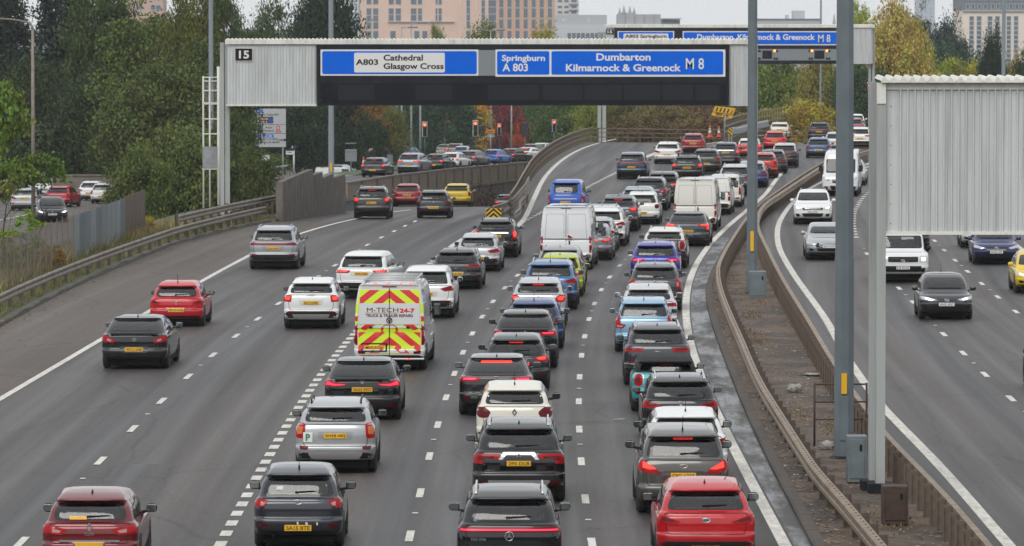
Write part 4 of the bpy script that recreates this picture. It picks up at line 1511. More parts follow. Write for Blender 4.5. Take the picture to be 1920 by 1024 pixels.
def barrier(fx, y0, y1, zf, label, m, post_step, post_side, rail_z=.75, prof='box', upper=None, pw=.20, mp=None):
    t = empty('crash_barrier', (fx(y0), y0, zf(y0)), label=label, cat='crash barrier')
    o = Vector(t.location)
    if prof == 'box':
        pf = [(-.09, -.30), (.03, -.30), (.06, -.26), (.06, -.19), (.0, -.15), (.06, -.11), (.06, -.03), (.03, 0), (-.09, 0)]
    else:
        pf = [(-.04, -.31), (.0, -.31), (.05, -.27), (.05, -.22), (-.0, -.155), (.05, -.09), (.05, -.04), (.0, 0), (-.04, 0), (-.02, -.155)]
    if post_side < 0:
        pf = [(-u, z) for u, z in pf][::-1]
    Y = y0
    while Y < y1 - 1:
        e = min(Y + 4.8, y1)
        pts = [Vector((fx(q), q, zf(q) + rail_z)) - o for q in np.linspace(Y + .015, e - .015, 5)]
        MB().sweep(pf, pts).build('rail', m, t)
        if upper:
            pts2 = [p + Vector((0, 0, upper)) for p in pts]
            MB().sweep(pf, pts2).build('rail', m, t)
        Y = e
    pm_ = MB().box(-.05, .05, -pw / 2, pw / 2, -.25, rail_z - .02 + (upper or 0)).box(-.05 , .05, -pw / 2, -pw / 2 + .02, -.25, rail_z - .02).mesh('post')
    pm_ = MB().box(-pw / 2, pw / 2, -.012, .012, -.25, rail_z + .02 + (upper or 0)).box(-pw / 2, -pw / 2 + .02, -.07, .07, -.25, rail_z + .0 + (upper or 0)).box(pw / 2 - .02, pw / 2, -.07, .07, -.25, rail_z + (upper or 0)).mesh('post')
    Y = y0 + .6
    while Y < y1:
        me_obj('post', pm_, mp or M_POST, t, Vector((fx(Y) - post_side * (.10 + pw / 2), Y, zf(Y))) - o, (0, 0, rnd.uniform(-.04, .04)))
        Y += post_step
    return t

zm_ = lambda Y: zdeck(Y) + (.0)
barrier(railL, 60, 330, zm_, 'brown box beam barrier on the left edge of the central reserve beside the queue', M_RAIL, 2.0, -1, pw=.16)
barrier(railR, 60, 365, zm_, 'brown barrier with close set posts on the central reserve beside oncoming traffic', M_RAIL, 1.5, 1, pw=.17, mp=M_POSTL)
bolt = MB()
for Y in rng(66, 190, .55):
    bolt.lathe([(.0, .022), (.012, .018), (.013, .001)], axis='z', n=6, c=(railL(Y) + .03, Y, .75))
tag(bolt.build('rail_bolts', M_RUST, bpy.data.objects['crash_barrier'], loc=-Vector(bpy.data.objects['crash_barrier'].location)), kind='stuff')
barrier(vergeR, 150, 262, lambda Y: zslip(Y), 'long grey weathered crash barrier along the grassy left verge', M_RAILG, 3.2, 1, prof='w', pw=.14)
t = barrier(lambda Y: vergeR(Y) - .35, 229, 276, lambda Y: zslip(Y) + .40, 'shorter grey double rail barrier standing above the verge barrier below the gantry leg', M_RAILG, 3.2, 1, prof='w', pw=.14)

# ------------------------------------------------------------------ left verge, low road
sheet('verge', rng(120, 275, 3), lambda Y: kerbL(Y) - 3.4, kerbL, lambda Y, x: zslip(Y) + .10 + .05 * math.sin(Y * .9 + x), 5, M_GRASS_G)
sheet('embankment', rng(120, 300, 6), lambda Y: -22.5, lambda Y: kerbL(min(Y, 262)) - 3.35, lambda Y, x: (zslip(Y) + .1) if x > -19.5 else zlow(Y) - .05, 3, M_GRASS_G)
for i in range(24):
    y0 = 150 + i * 4.6
    MB().sweep([(.0, -.05), (.0, .06), (-.06, .13), (-.22, .13), (-.22, -.05)][::-1], [(kerbL(Y), Y, zslip(Y)) for Y in (y0 + .02, y0 + 2.3, y0 + 4.58)]).build('kerb', M_KERB2).__setitem__('kind', 'structure')
low = sheet('low_road', rng(150, 470, 8), lambda Y: -48, lambda Y: -21.5, lambda Y: zlow(Y), 4, M_SHOULDER, uvx=lambda Y: -30)
strip('edge_line', lambda Y: -30.6 + (Y - 309) * .0, rng(250, 345, 6), .15, zlow, M_LINE, low)
street = sheet('street', rng(300, 760, 8), lambda Y: (-12.6 + (Y - 380) * .055 if Y > 380 else -10 - (Y - 300) * .0325), lambda Y: (xat(float(np.interp(Y, [294, 345, 395, 455], [648, 735, 850, 1000])), Y) - .3 if Y < 455 else 1.54 + (Y - 455) * .3), lambda Y: zstreet(Y), 6, M_ROAD, uvx=lambda Y: 0)
sheet('side_road', rng(396, 560, 8), lambda Y: -24, lambda Y: -13.8 + (Y - 400) * .05, lambda Y: zstreet(Y) - 1.25, 3, M_SHOULDER, uvx=lambda Y: 0)
lawn = sheet('lawn', rng(392, 760, 8), lambda Y: -13.8 + (Y - 400) * .05 if Y < 560 else -24, lambda Y: -12.2 + (Y - 380) * .055, lambda Y: zstreet(Y) + .1, 5, mat('mown_grass', (.06, .115, .03), .95, var=(.04, .08, .02), scale=.5))

# the bridge the picture is taken from, and an added rise darkening car reflections
ob = MB().box(-60, 60, -14, -3.2, 5.6, 6.6).box(-60, 60, -3.4, -3.0, 6.0, 7.9).box(-60, 60, -14.2, -13.8, 6.0, 7.9)
for x in (-24, 7.2, 32):
    ob.box(x - .5, x + .5, -10, -7, -5, 5.6)
tag(ob.build('overbridge', M_CONC), kind='structure')
hb_ = MB()
pts_ = []
for i in range(41):
    a = math.pi * (1.02 + .96 * i / 40)
    pts_.append((math.cos(a), math.sin(a)))
V_, F_ = [], []
for i, (c_, s_) in enumerate(pts_):
    for (r_, z_) in ((330, -4), (350, 18 + 5 * math.sin(i * 1.7) + 3 * math.sin(i * 4.1)), (390, 34 + 6 * math.sin(i * 1.3 + 1) + 3 * math.sin(i * 5.3)), (520, 30)):
        V_.append((c_ * r_, s_ * r_ - 20, z_))
for i in range(40):
    for k in range(3):
        F_.append((i * 4 + k, i * 4 + k + 1, i * 4 + k + 5, i * 4 + k + 4))
tag(hb_.add(V_, F_, True).build('added_dark_hill', mat('added_dark_hill', (.03, .04, .02), .95, var=(.05, .05, .025), scale=.08)), kind='structure')

# ------------------------------------------------------------------ traffic
BLACK, NBLACK, DGREY, GREY = srgb('#0d0e10'), srgb('#16181b'), srgb('#2c2e32'), srgb('#55585c')
WHITE, OFFW, SILVER = srgb('#dcdedd'), srgb('#d8d4c8'), srgb('#b4b7ba')
RED, DRED, BLUE = srgb('#b8101c'), srgb('#6d0f18'), srgb('#1c4f9c')

MAIN = [edgeL, line1, line2, line3, line4, edgeR]
FAR = [flyE, flyD, edgeR]
RIGHT = [rEdge, rl1, rl2]
def heading(X, Y, lines):
    P = sorted((c(Y), c.slope(Y)) for c in lines)
    sl = float(np.interp(X, [p[0] for p in P], [p[1] for p in P]))
    return -math.atan(sl)

G_MAIN = 'cars queuing away along the main carriageway'
G_SLIP = 'cars leaving down the left slip road'
G_STREET = 'cars waiting on the street behind the concrete parapet'
G_LOW = 'cars on the low road behind the mesh fence'
G_ON = 'vehicles coming towards the camera on the right carriageway'
G_FAR = 'cars on the far bend of the flyover'

def rearroof(yr, H):
    return HORIZ + (yr - HORIZ) / (1 - H / 10)

def put(kind, color, label, cx, yy=None, roof=None, s=None, Y=None, group=G_MAIN, lines=None, rz=None, zf=None, sc=1.0, front=False, dz=0, **k):
    """Rear (or front) wheels of a vehicle at a place read off the photograph."""
    p = TYPES[kind]
    H = p['H'] * (k.get('zsc') or sc)
    if roof is not None:
        yy = rearroof(roof, H)
    if s is not None:
        Y = FPX / s
    if Y is not None:
        z = (zf or zdeck)(Y)
        q = Vector((xat(cx, Y), Y, z))
    else:
        q = gdeck(cx, yy)
    if rz is None:
        rz = heading(q.x, q.y, lines or (MAIN if q.y < 250 else FAR))
    else:
        rz = math.radians(rz)
    d = Vector((-math.sin(rz), math.cos(rz), 0))
    if front:
        f = q + d * (p['L'] * sc / 2 - .86 * sc)
        loc = f
        loc.z = (zf or zdeck)(loc.y)
        rz += math.pi
        near = k.pop('near', 1)
        t, h = vehicle(kind, color, loc, rz, label, group, sc=sc, front=front, near=near, **k)
    else:
        loc = q + d * (p['L'] * sc / 2 - .78 * sc)
        loc.z = (zf or zdeck)(loc.y)
        near = k.pop('near', 2 if q.y < 215 else 1)
        t, h = vehicle(kind, color, loc, rz, label, group, sc=sc, near=near, **k)
    t.location.z += dz
    if zf is not None:
        e = .5
        t.rotation_euler = (math.atan((zf(loc.y + e) - zf(loc.y - e)) / (2 * e)), 0, rz)
    return t, h

# ---- left lanes
clio, hc = put('super', DRED, 'dark red hatchback with yellow sticker in its rear window, cut by the bottom edge', 174, roof=918.7, lamps='wedge', lens='clear', pv=.05, badge=('diamond', .80), words=[('CLIO', 0, .52, .17)], chrome=.22, metal=True, mirrorc='black', refl=False)
zz = TYPES['super']['zb'] + .085
o = part('window_sticker', patch(hc, [(-.36, zz - .03), (-.06, zz - .03), (-.06, zz + .025), (-.36, zz + .025)], off=.02), M_PLY, clio)
s_ = surf(hc, -.21, zz)
put_text('Arnold Clark', M_INK, o, -.21, s_.y - .026, zz, w=.26, h=.032, bold=.01)
i10, h10 = put('city', srgb('#33363f'), 'dark slate hatchback with scuffed rear bumper and oval rear badge', 562, roof=873.6, lamps='ten', lens='clear', lit=0, pv=-.24, plate='SA15 BTE', badge=('oval', .80), aerial='rod', words=[('i10', .52, .84, .10)], metal=True, mirrorc='black', refv=-.08)
q_ = patch(h10, [(-.40, 1.09), (-.28, 1.09), (-.28, 1.15), (-.40, 1.15)], off=.02)
part('window_sticker', q_, mat('pale_sticker', (.55, .62, .62), .5), i10)
for (x, z, w) in ((-.02, .50, .03), (.14, .49, .04), (.34, .49, .025)):
    part('paint_chip', patch(h10, [(x, z - .02), (x + w, z - .03), (x + w, z + .02), (x, z + .03)], off=.012), M_WHT, i10)
sx4, hs = put('suvs', srgb('#a9abad'), 'silver small off roader with a green P plate on its tailgate', 631, yy=884, lamps='barrel', lens='amber', pv=.50, plate='SH58 AKJ', rails=2, aerial=None, metal=True, skid=True, clad=.20, refv=.08, sc=.99, mirrorc='black')
zz = hs['z'](.46)
o = part('learner_plate', patch(hs, [(-.70, zz - .11), (-.50, zz - .11), (-.50, zz + .10), (-.70, zz + .10)], off=.014), M_WHT, sx4)
put_text('P', mat('green_letter', (.01, .28, .12), .5), o, -.60, surf(hs, -.60, zz).y - .03, zz - .005, h=.15, bold=.03)
put('fast', BLACK, 'black coupe saloon with long pink lit tail lamps beside the dense short dashes', 681, yy=785, lamps='lbar', lit=3, pv=.46, plate='SA22 ESO', badge=('vee', .84), spoil=1, refv=-.25, words=[('430i', .60, .82, .16)])
ins, _ = put('fast', NBLACK, 'black four door fastback driving alone beside the left edge line', 256, yy=690, lamps='leaf', lens='clear', pv=.10, plate='WV11 XAB', badge=('wings', .62), spoil=0, refl=False)
put('super', RED, 'bright red hatchback beside the left edge line ahead of the black fastback', 334, yy=611, lamps='leaf', pv=.06, plate='BS19 LNJ', badge=('vee', .62), aerial='rod', refl=False, mirrorc='black')
put('suvs', WHITE, 'white compact off roader with four ring badge and black and grey bumper', 586, yy=615, lamps='block', lit=2, hb=0, pv=.50, plate='SL71 LNK', badge=('rings', .90), skid=True, refv=-.02, mirrorc='black')
put('suvl', WHITE, 'white off roader with slim lit lamps ahead of the white compact off roader', 683, yy=559, lamps='slim', lit=2, pv=.62, plate='W3 OSA', aerial=None, refv=-.12, mirrorc='black', sc=.98, rz=-6.5)
put('suvl', WHITE, 'white large off roader half hidden behind the striped van', 800, yy=595, lamps='dart', pv=.42, plate='OY18 EKX', aerial=None, refv=.0, sc=.98)
put('suvl', srgb('#9da0a4'), 'silver grey off roader with full width red light strip', 515, yy=504, lamps='strip', pv=.46, plate='KS20 XBO', aerial=None, metal=True, rails=1, refv=.05, mirrorc='black', sc=.98)
put('hatch', srgb('#17171b'), 'black hatchback with wide red lamps nearly joined across a diamond badge', 857, yy=541, lamps='slim', lit=1, pv=.10, plate='OE19 USE', badge=('diamond', .68), aerial='rod')
put('super', srgb('#b9bcc0'), 'silver hatchback with dark lower bumper just below the black small off roader', 897, yy=508, lamps='wedge', pv=.05, plate='ND65 FKA', badge=('diamond', .72), clad=.26, aerial=None, metal=True)
put('suvs', BLACK, 'black small off roader next to the yellow chevron board', 930, yy=482, lamps='tallkite', lit=2, pv=.58, plate='YA15 WKC', chrome=.80, rails=2, aerial=None, refv=.02, sc=1.01)

# ---- lane four queue
put('suv', BLACK, 'black electric off roader with full width pink lit strip at the bottom edge', 955, roof=918, lamps='strip', lit=3, pv=.10, badge=('star', .60), rails=1, aerial=None, words=[('EQA 250+', -.58, .50, .26)])
outl, ho = put('suvl', BLACK, 'black off roader with chrome bar across its tail lamps and yellow plate 295 DLB', 973, yy=939, lamps='ell', pv=.50, plate='295 DLB', badge=('three', .80), rails=1, skid=True, refv=-.22, words=[('OUTLANDER', -.62, .24, .20)], sc=.97)
zz = ho['z'](.83)
part('chrome_wing', patch(ho, [(-.42, zz - .10), (-.34, zz - .10), (-.26, zz), (.26, zz), (.34, zz - .10), (.42, zz - .10), (.32, zz + .045), (-.32, zz + .045)], off=.016), M_CHROME, outl)
put('suvs', OFFW, 'cream small crossover with round ended red lamps and diamond badge', 965, roof=719, lamps='captur', pv=.42, plate=None, badge=('diamond', .70), aerial='rod', chrome=.50, mirrorc='black') if 'captur' in LAMP else put('suvs', OFFW, 'cream small crossover with round ended red lamps and diamond badge', 965, roof=719, lamps='bean', lens='dark', pv=.25, badge=('diamond', .72), aerial='rod', chrome=.52, mirrorc='black', sc=.99)
put('fast', srgb('#26262a'), 'dark grey fastback with red glow along its rear glass ahead of the cream crossover', 931, roof=667, lamps='slim', lit=3, hb=1, pv=.1, badge=('vee', .80), metal=True)
put('hatch', srgb('#1a2326'), 'dark green black hatchback braking, between two dark fastbacks', 968, roof=626, lamps='dart', lit=2, hb=1, pv=.1)
put('csuv', BLACK, 'black coupe crossover with wide glowing pink lamp line', 985, roof=583.5, lamps='slim', lit=3, pv=.1, badge=('diamond', .78), spoil=1, zsc=1.0)
put('hatch', srgb('#22406e'), 'dark blue hatchback partly hidden behind the black coupe crossover', 1001, roof=560, lamps='dart', pv=.1, aerial='rod', lens='dark')
put('suvs', srgb('#b7babd'), 'silver crossover with lit round red lamps and high brake light', 1010, roof=520, lamps='bean', lit=2, hb=1, pv=.25, badge=('diamond', .72), aerial='rod', metal=True)
put('suv', srgb('#46709f'), 'mid blue off roader with roof rails behind the silver crossover', 1032, roof=487, lamps='dart', pv=.2, rails=1, aerial='rod', metal=True, refv=-.05)
put('city', srgb('#a9b41e'), 'lime yellow hatchback with lit brake lamps behind the mid blue off roader', 1050, roof=473, lamps='hawk', lit=2, hb=1, pv=.1, aerial='fin', sc=1.02)
put('hatch', srgb('#85888b'), 'grey hatchback directly behind the tall white van', 1050, roof=460, lamps='leaf', pv=.1)
v1, hv1 = put('vanl', srgb('#d9dcde'), 'tall white panel van with a small red and white sticker on its right door', 1063, yy=505, lamps='post', lit=1, pv=.10, badge=('diamond', .40), near=2, clad=.28)
zz = hv1['z'](1.02)
part('door_sticker', patch(hv1, [(.05, zz - .10), (.32, zz - .10), (.30, zz), (.14, zz + .12), (.05, zz + .15)], off=.012), M_WHT, v1)
part('door_sticker', patch(hv1, [(.07, zz - .04), (.27, zz - .04), (.25, zz + .02), (.14, zz + .10), (.07, zz + .12)], off=.018), M_RED, v1)
put('taxi', srgb('#2659b4'), 'bright blue black cab style taxi alone in the lane beside the curved parapet', 1062, yy=408, lamps='tower', pv=.36, plate='SJ16 LLM', chrome=.62, aerial=None, clad=.2, mirrorc='black', near=2, lens='clear')

# ---- lane four, right file, beyond the white van
put('super', srgb('#7d8186'), 'grey hatchback with lit lamp beside the tall white van', 1108, yy=487, lamps='hawk', lit=2, pv=.1, metal=True, aerial=None, refv=-.2)
put('super', srgb('#a9adb0'), 'silver hatchback squeezed between the grey hatchback and a white off roader', 1117, yy=472, lamps='dart', lit=1, pv=.1, aerial=None, metal=True)
put('suv', WHITE, 'white off roader with red wedge lamps behind the silver hatchback', 1133, yy=461, lamps='dart', pv=.2, aerial=None, refv=-.05, near=2)
put('estate', srgb('#ced0d0'), 'pale estate car seen mainly as a white roof behind the white off roader', 1129, yy=447, lamps='dart', pv=.2, rails=1)
put('suvs', srgb('#4a4e56'), 'slate grey crossover braking with high brake light on', 1160, yy=433, lamps='dart', lit=2, hb=1, pv=.2, plate='SL20 FYB', metal=True, skid=True, sc=1.03)
put('city', srgb('#dedfda'), 'white city hatchback with round red lamps right of the slate crossover', 1204, yy=420, lamps='round', lens='dark', pv=.05, plate='ND21 HGE', refv=-.2, sc=1.02)
put('hatch', srgb('#9aa3ac'), 'pale blue grey hatchback hidden but for its roof behind the white city hatchback', 1196, yy=407, lamps='dart', pv=.2)
put('suv', srgb('#34383e'), 'dark grey off roader with chrome roof rails left of the white panel van', 1218, yy=394, lamps='dart', lens='clear', pv=.5, rails=1, metal=True, skid=True)
put('suv', srgb('#2b2d31'), 'dark off roader with slim lit lamps ahead of the dark grey one with chrome rails', 1243, yy=380, lamps='slim', lit=2, pv=.3, rails=1, skid=True, sc=.97)

# ---- lane five queue
kia, hk = put('hatch', srgb('#b3121c'), 'red hatchback with sports bumper at the bottom edge beside the white line', 1321, roof=902.5, lamps='hawk', pv=-.42, plate='RV18 JDU', badge=('lozenge', .66, 'KIA'), refl=False, clad=.2, mirrorc='black')
put('mpv', srgb('#55524f'), 'brown grey people carrier with glowing lamps and plate OIG 1334', 1279, yy=960, lamps='cmax', lit=2, lens='clear', hb=1, pv=.44, plate='OIG 1334', badge=('lozenge', .74), aerial='rod', metal=True, mirrorc='black', refv=-.22)
put('hatch', WHITE, 'white hatchback hidden behind the brown grey people carrier', 1285, roof=768, lamps='hawk', lit=1, pv=.1, aerial='rod', mirrorc='black')
put('suv', BLACK, 'black off roader with yellow rear plate YF72 TZC', 1274, roof=700.7, lamps='dart', pv=.55, plate='YF72 TZC', badge=('vee', .80), rails=1, sc=.97, refv=-.1)
put('mini', srgb('#2f9fa6'), 'turquoise convertible with closed black fabric roof', 1247, yy=770, lamps='oval', pv=.2, soft=True, aerial=None, mirrorc='black', near=2)
put('suv', srgb('#3c3f45'), 'dark grey off roader with oval badge ahead of the turquoise convertible', 1232, yy=721, lamps='slim', lit=1, pv=.1, badge=('oval', .62), rails=1, metal=True, refv=.22, sc=.98)
put('mpv', srgb('#88b0cc'), 'light blue hatchback with tall lamps up both sides of its rear window', 1207, roof=559, lamps='column', lens='clear', pv=.1, aerial='rod', metal=True, sc=.93, refl=False)
put('suvs', srgb('#c9cbca'), 'silver white crossover behind the light blue hatchback', 1216, roof=533, lamps='slim', lit=1, pv=.1, metal=True)
put('suv', srgb('#3f4248'), 'dark grey off roader with yellow plate SP63 XDJ', 1228, yy=581, lamps='tallkite', lens='clear', pv=.52, plate='SP63 XDJ', badge=('vee', .80), rails=1, refv=.06, metal=True, sc=.97)
put('suv', srgb('#2a2f96'), 'bright violet blue off roader with slim red lamps', 1229, yy=536, lamps='slim', lit=3, pv=.58, plate='SW19 JDA', badge=('wings', .78), sc=.97, metal=True)
put('suvs', srgb('#2e2f32'), 'dark grey crossover with a white roof and tall oval lamps', 1246, yy=502, lamps='oval', pv=.4, roofc=srgb('#d5d3cc'), rails=1, sc=1.0)
put('saloon', srgb('#3b4046'), 'large dark grey saloon with C shaped red lamps beside the central barrier', 1290, yy=461, lamps='cee', lit=2, pv=.28, plate='HX69 EXE', aerial=None, metal=True, near=2)
v2, hv2 = put('vanl', srgb('#d8d6ce'), 'off white panel van with big chevron badge in the right lane', 1304.5, yy=432, lamps='post', pv=.05, badge=('chevrons', .46), near=2, sc=.97, clad=.22)
put('vanm', srgb('#dbdbd6'), 'white mid size van beside the off white panel van', 1335, yy=402, lamps='tower', lit=1, pv=.3, sc=.98)
put('mpv', srgb('#d5d2c8'), 'white people carrier in front of the two white vans', 1357, yy=388, lamps='tower', pv=.3)
put('suv', srgb('#4d5257'), 'grey off roader with pale roof beside the lamp column', 1378, yy=366, lamps='dart', lit=1, pv=.3, roofc=srgb('#b8babb'), rails=1)
put('suv', srgb('#39485c'), 'steel blue crossover alone in the left lane of the flyover', 1185, yy=335.7, lamps='strip', pv=.34, plate='SL23 ZYD', refl=False, metal=True, aerial=None, near=2, sc=.98)

# ---- flyover, far part
put('estate', srgb('#d6d6d3'), 'white estate car turning along the double white lines', 1252, yy=307, lamps='hawk', pv=.2, plate='SP17 FKE', group=G_FAR, near=1)
put('suvs', srgb('#8e1420'), 'dark red crossover ahead of the white estate car', 1300, yy=289, lamps='hawk', pv=.5, plate='SA18 NVU', group=G_FAR, sc=.97)
put('suvs', srgb('#3b3f47'), 'dark grey crossover with square lit lamps left of the lamp column', 1361, yy=310, lamps='round', lit=2, pv=.6, plate='YK16 OFA', chrome=.86, group=G_FAR, skid=True)
put('estate', srgb('#17181b'), 'black estate car with black roof bars above the off white van', 1289, yy=337, lamps='block', lit=2, pv=.45, plate='SF66 VXD', bars=True, rails=2, group=G_FAR)
put('suvs', srgb('#2c302f'), 'dark olive crossover with yellow plate right of the barred estate', 1324, yy=326, lamps='round', lit=1, pv=.2, plate='SH19 KZT', group=G_FAR)
put('mini', srgb('#a81a22'), 'red small car with white roof partly behind the lamp column', 1405, yy=296, lamps='block', lit=2, pv=.2, roofc=srgb('#d8d6d0'), group=G_FAR, soft=False)
put('hatch', srgb('#c01a24'), 'bright red hatchback on the bend right of the lamp column', 1453, yy=281, lamps='hawk', pv=.45, plate='SD21 WKH', group=G_FAR)
put('mini', srgb('#d9d5c4'), 'cream three door hatchback beside the left guard rail of the bend', 1462, yy=260, lamps='tower', pv=.5, plate='LR15 YKO', group=G_FAR)
put('suv', srgb('#15171b'), 'black off roader with roof bars furthest right before the tall lamp column', 1536, yy=266, lamps='strip', pv=.55, plate='SF21 UKE', bars=True, group=G_FAR)
put('hatch', srgb('#33506f'), 'mid blue hatchback near the central barrier on the bend', 1535, yy=296, lamps='hawk', pv=.1, plate='SB20 VAE', group=G_FAR, metal=True)
put('hatch', srgb('#b9bdc0'), 'silver hatchback mostly behind the blue hatchback on the bend', 1567, yy=283, lamps='hawk', group=G_FAR, near=0, metal=True)
put('suvs', srgb('#a92519'), 'orange red crossover just right of the slim lamp column', 1430, yy=334, lamps='round', lit=1, pv=.3, group=G_FAR)
put('hatch', srgb('#1d2021'), 'black hatchback with red lamps right of the orange red crossover', 1448, yy=325, lamps='hawk', lit=1, pv=.3, group=G_FAR)
put('suv', srgb('#191b1d'), 'black off roader with pale roof nearest the barrier on the bend', 1471, yy=314, lamps='strip', pv=.3, roofc=srgb('#b5b7b6'), group=G_FAR, sc=.97)
put('hatch', srgb('#243d68'), 'navy blue hatchback behind the slim lamp column', 1409, yy=351, lamps='hawk', lit=1, pv=.3, roofc=srgb('#8f9aa5'), group=G_FAR)
put('suv', srgb('#6d7075'), 'grey off roader with a row of small lit lamps, far right of the bend', 1601, Y=466, lamps='strip', lit=2, hb=1, pv=.2, group=G_FAR)
put('suv', srgb('#d5d7d7'), 'white off roader furthest along the bend', 1604, Y=490, lamps='block', pv=.2, group=G_FAR, near=0)
put('suv', srgb('#dddcd6'), 'white off roader with dark bumper between the lamp column and the gantry leg', 1612, yy=278, lamps='slim', pv=.35, plate='FV70 OXG', group=G_FAR)

# ---- slip road
put('suv', srgb('#34302f'), 'dark brown grey crossover with square lit lamps on the slip road', 697.6, s=36.8, zf=zslip, group=G_SLIP, lines=[edgeL, line1], lamps='block', lit=2, hb=1, pv=.46, plate='SM69 CXL', rails=1, rz=-1.5, near=2)
put('super', srgb('#23252a'), 'charcoal hatchback on the slip road with dark lamps', 813.8, s=36.5, zf=zslip, group=G_SLIP, lamps='block', lens='dark', pv=.04, plate='WN19 CUL', badge=('vee', .74), rz=-1.8, near=2)
put('hatch', srgb('#8d141e'), 'dark red hatchback furthest left at the foot of the slip road', 763.7, s=29.8, zf=zslip, group=G_SLIP, lamps='hawk', lit=1, pv=.44, plate='SL66 VKR', badge=('vee', .72), rz=-1.5)
put('hatch', srgb('#c2a60e'), 'bright yellow hatchback on the slip road', 857, s=30.0, zf=zslip, group=G_SLIP, lamps='tallkite', pv=.36, plate='WJ11 CJY', rz=-2.2)
put('suvs', srgb('#23262a'), 'dark crossover with lit lamps going down under the flyover', 949, s=24.3, zf=zslip, group=G_SLIP, lamps='hawk', lit=2, hb=1, pv=.2, rz=-4, near=1)

# ---- street behind the parapet
def st(kind, color, label, cx, Y, **k):
    k.setdefault('rz', -9)
    return put(kind, color, label, cx, Y=Y, zf=zstreet, group=G_STREET, **k)
st('hatch', srgb('#25262a'), 'dark grey hatchback with lit lamps, last in the queue behind the parapet', 702, 380, lamps='block', lit=2, hb=1, pv=.0, plate='SH17 GJY')
st('suv', srgb('#8b929a'), 'silver grey off roader with a black band between its lit lamps behind the parapet', 769, 402, lamps='slim', lit=2, hb=1, pv=.3, plate='SG70 HHK', metal=True, rz=-13)
st('super', srgb('#1f2022'), 'black hatchback third in the queue behind the parapet', 817, 428, lamps='dart', lit=2, hb=1, pv=.0, rz=-16)
st('super', srgb('#d6d7d5'), 'white hatchback fourth in the queue behind the parapet', 846, 450, lamps='round', lit=2, hb=1, rz=-18)
st('hatch', srgb('#505355'), 'grey hatchback fifth in the queue behind the parapet', 880, 476, lamps='hawk', lit=2, hb=1, rz=-20)
st('super', srgb('#2a68b5'), 'bright blue hatchback in the queue behind the parapet', 923, 498, lamps='round', lit=2, hb=1, pv=.1, plate='SF14 KLX', rz=-22)
st('hatch', srgb('#1e1f22'), 'black hatchback with amber indicator lit behind the parapet', 955, 520, lamps='hawk', lit=2, hb=1, rz=-24)
st('saloon', srgb('#d9dbdb'), 'white coupe at the head of the queue, behind the curved railing', 981, 542, lamps='slim', lit=2, hb=1, rz=-26)
st('suv', srgb('#6c5f60'), 'brown grey off roader in the far row under the traffic lights', 853, 606, lamps='block', lit=2, hb=1, rz=-8)
st('hatch', srgb('#35648e'), 'blue hatchback with pale roof between the two rows of traffic', 865, 575, lamps='dart', lit=1, roofc=srgb('#93a4b5'), rz=-8)
st('suv', srgb('#2c2d31'), 'dark off roader braking beyond the white coupe', 995, 580, lamps='hawk', lit=2, hb=1, rz=-22)
st('suv', srgb('#c9cbca'), 'white off roader with a wide rear window furthest along the street', 1013, 615, lamps='slim', lit=2, hb=1, rz=-18)
st('hatch', srgb('#303236'), 'dark hatchback at the left end of the far row', 818, 640, near=0, lamps='round', rz=-40)
st('estate', srgb('#9c9c9c'), 'grey estate car with red lamp beside the brown grey off roader', 834, 625, near=0, lamps='hawk', lit=1, rz=-30)
st('estate', srgb('#c8cccf'), 'white estate car parked beyond the black railing', 762, 600, near=0, rz=80)
st('hatch', srgb('#274b87'), 'blue car parked nose on to the white estate beyond the railing', 775, 592, near=0, rz=80, sc=.9)
wv, _ = st('vans', srgb('#d9dad8'), 'small white van with roof rack behind the ribbed wall', 612, 425, lamps='tower', rz=-38, sc=.90, dz=-1.25, bars=True, near=1)
st('hatch', srgb('#adb2b5'), 'pale car parked beyond the small white van', 631, 470, near=0, rz=-20, dz=-1.25)

# ---- low road on the left
def lo(kind, color, label, cx, Y, **k):
    return put(kind, color, label, cx, Y=Y, zf=zlow, group=G_LOW, **k)
lo('hatch', srgb('#15171b'), 'black hatchback with lit headlamps facing the camera on the low road', 97, 309, front=dict(plate='MX16 ZGE', badge='vee', grille=[(-.48, .70), (.48, .70), (.38, .05), (-.38, .05)], pv=.20, bars=()), hl=1, rz=7)
lo('estate', srgb('#a4a8aa'), 'silver estate car beside the street lamp on the low road', 47, 346, lamps='hawk', pv=.6, plate='SK08 FZB', chrome=.74, rz=-3)
lo('hatch', srgb('#a01722'), 'red hatchback on the low road behind the black one', 110, 359, lamps='round', pv=.1, rz=-7)
lo('city', srgb('#d0d2d0'), 'white city hatchback nearest the mesh fence on the low road', 193, 373, lamps='tallkite', pv=.02, plate='SD10 WKA', rz=-4)
lo('super', srgb('#d8d9d8'), 'white hatchback in front of the white city hatchback on the low road', 170, 386, lamps='leaf', pv=.1, plate='SA12 VOB', rz=-6)
lo('hatch', srgb('#6e1a22'), 'dark red car at the far left behind green leaves', 12, 392, near=0, rz=-2)
lo('vans', srgb('#c9cccd'), 'pale van facing the camera behind the green leaves', 78, 400, front=dict(badge='vee'), near=0, rz=8)

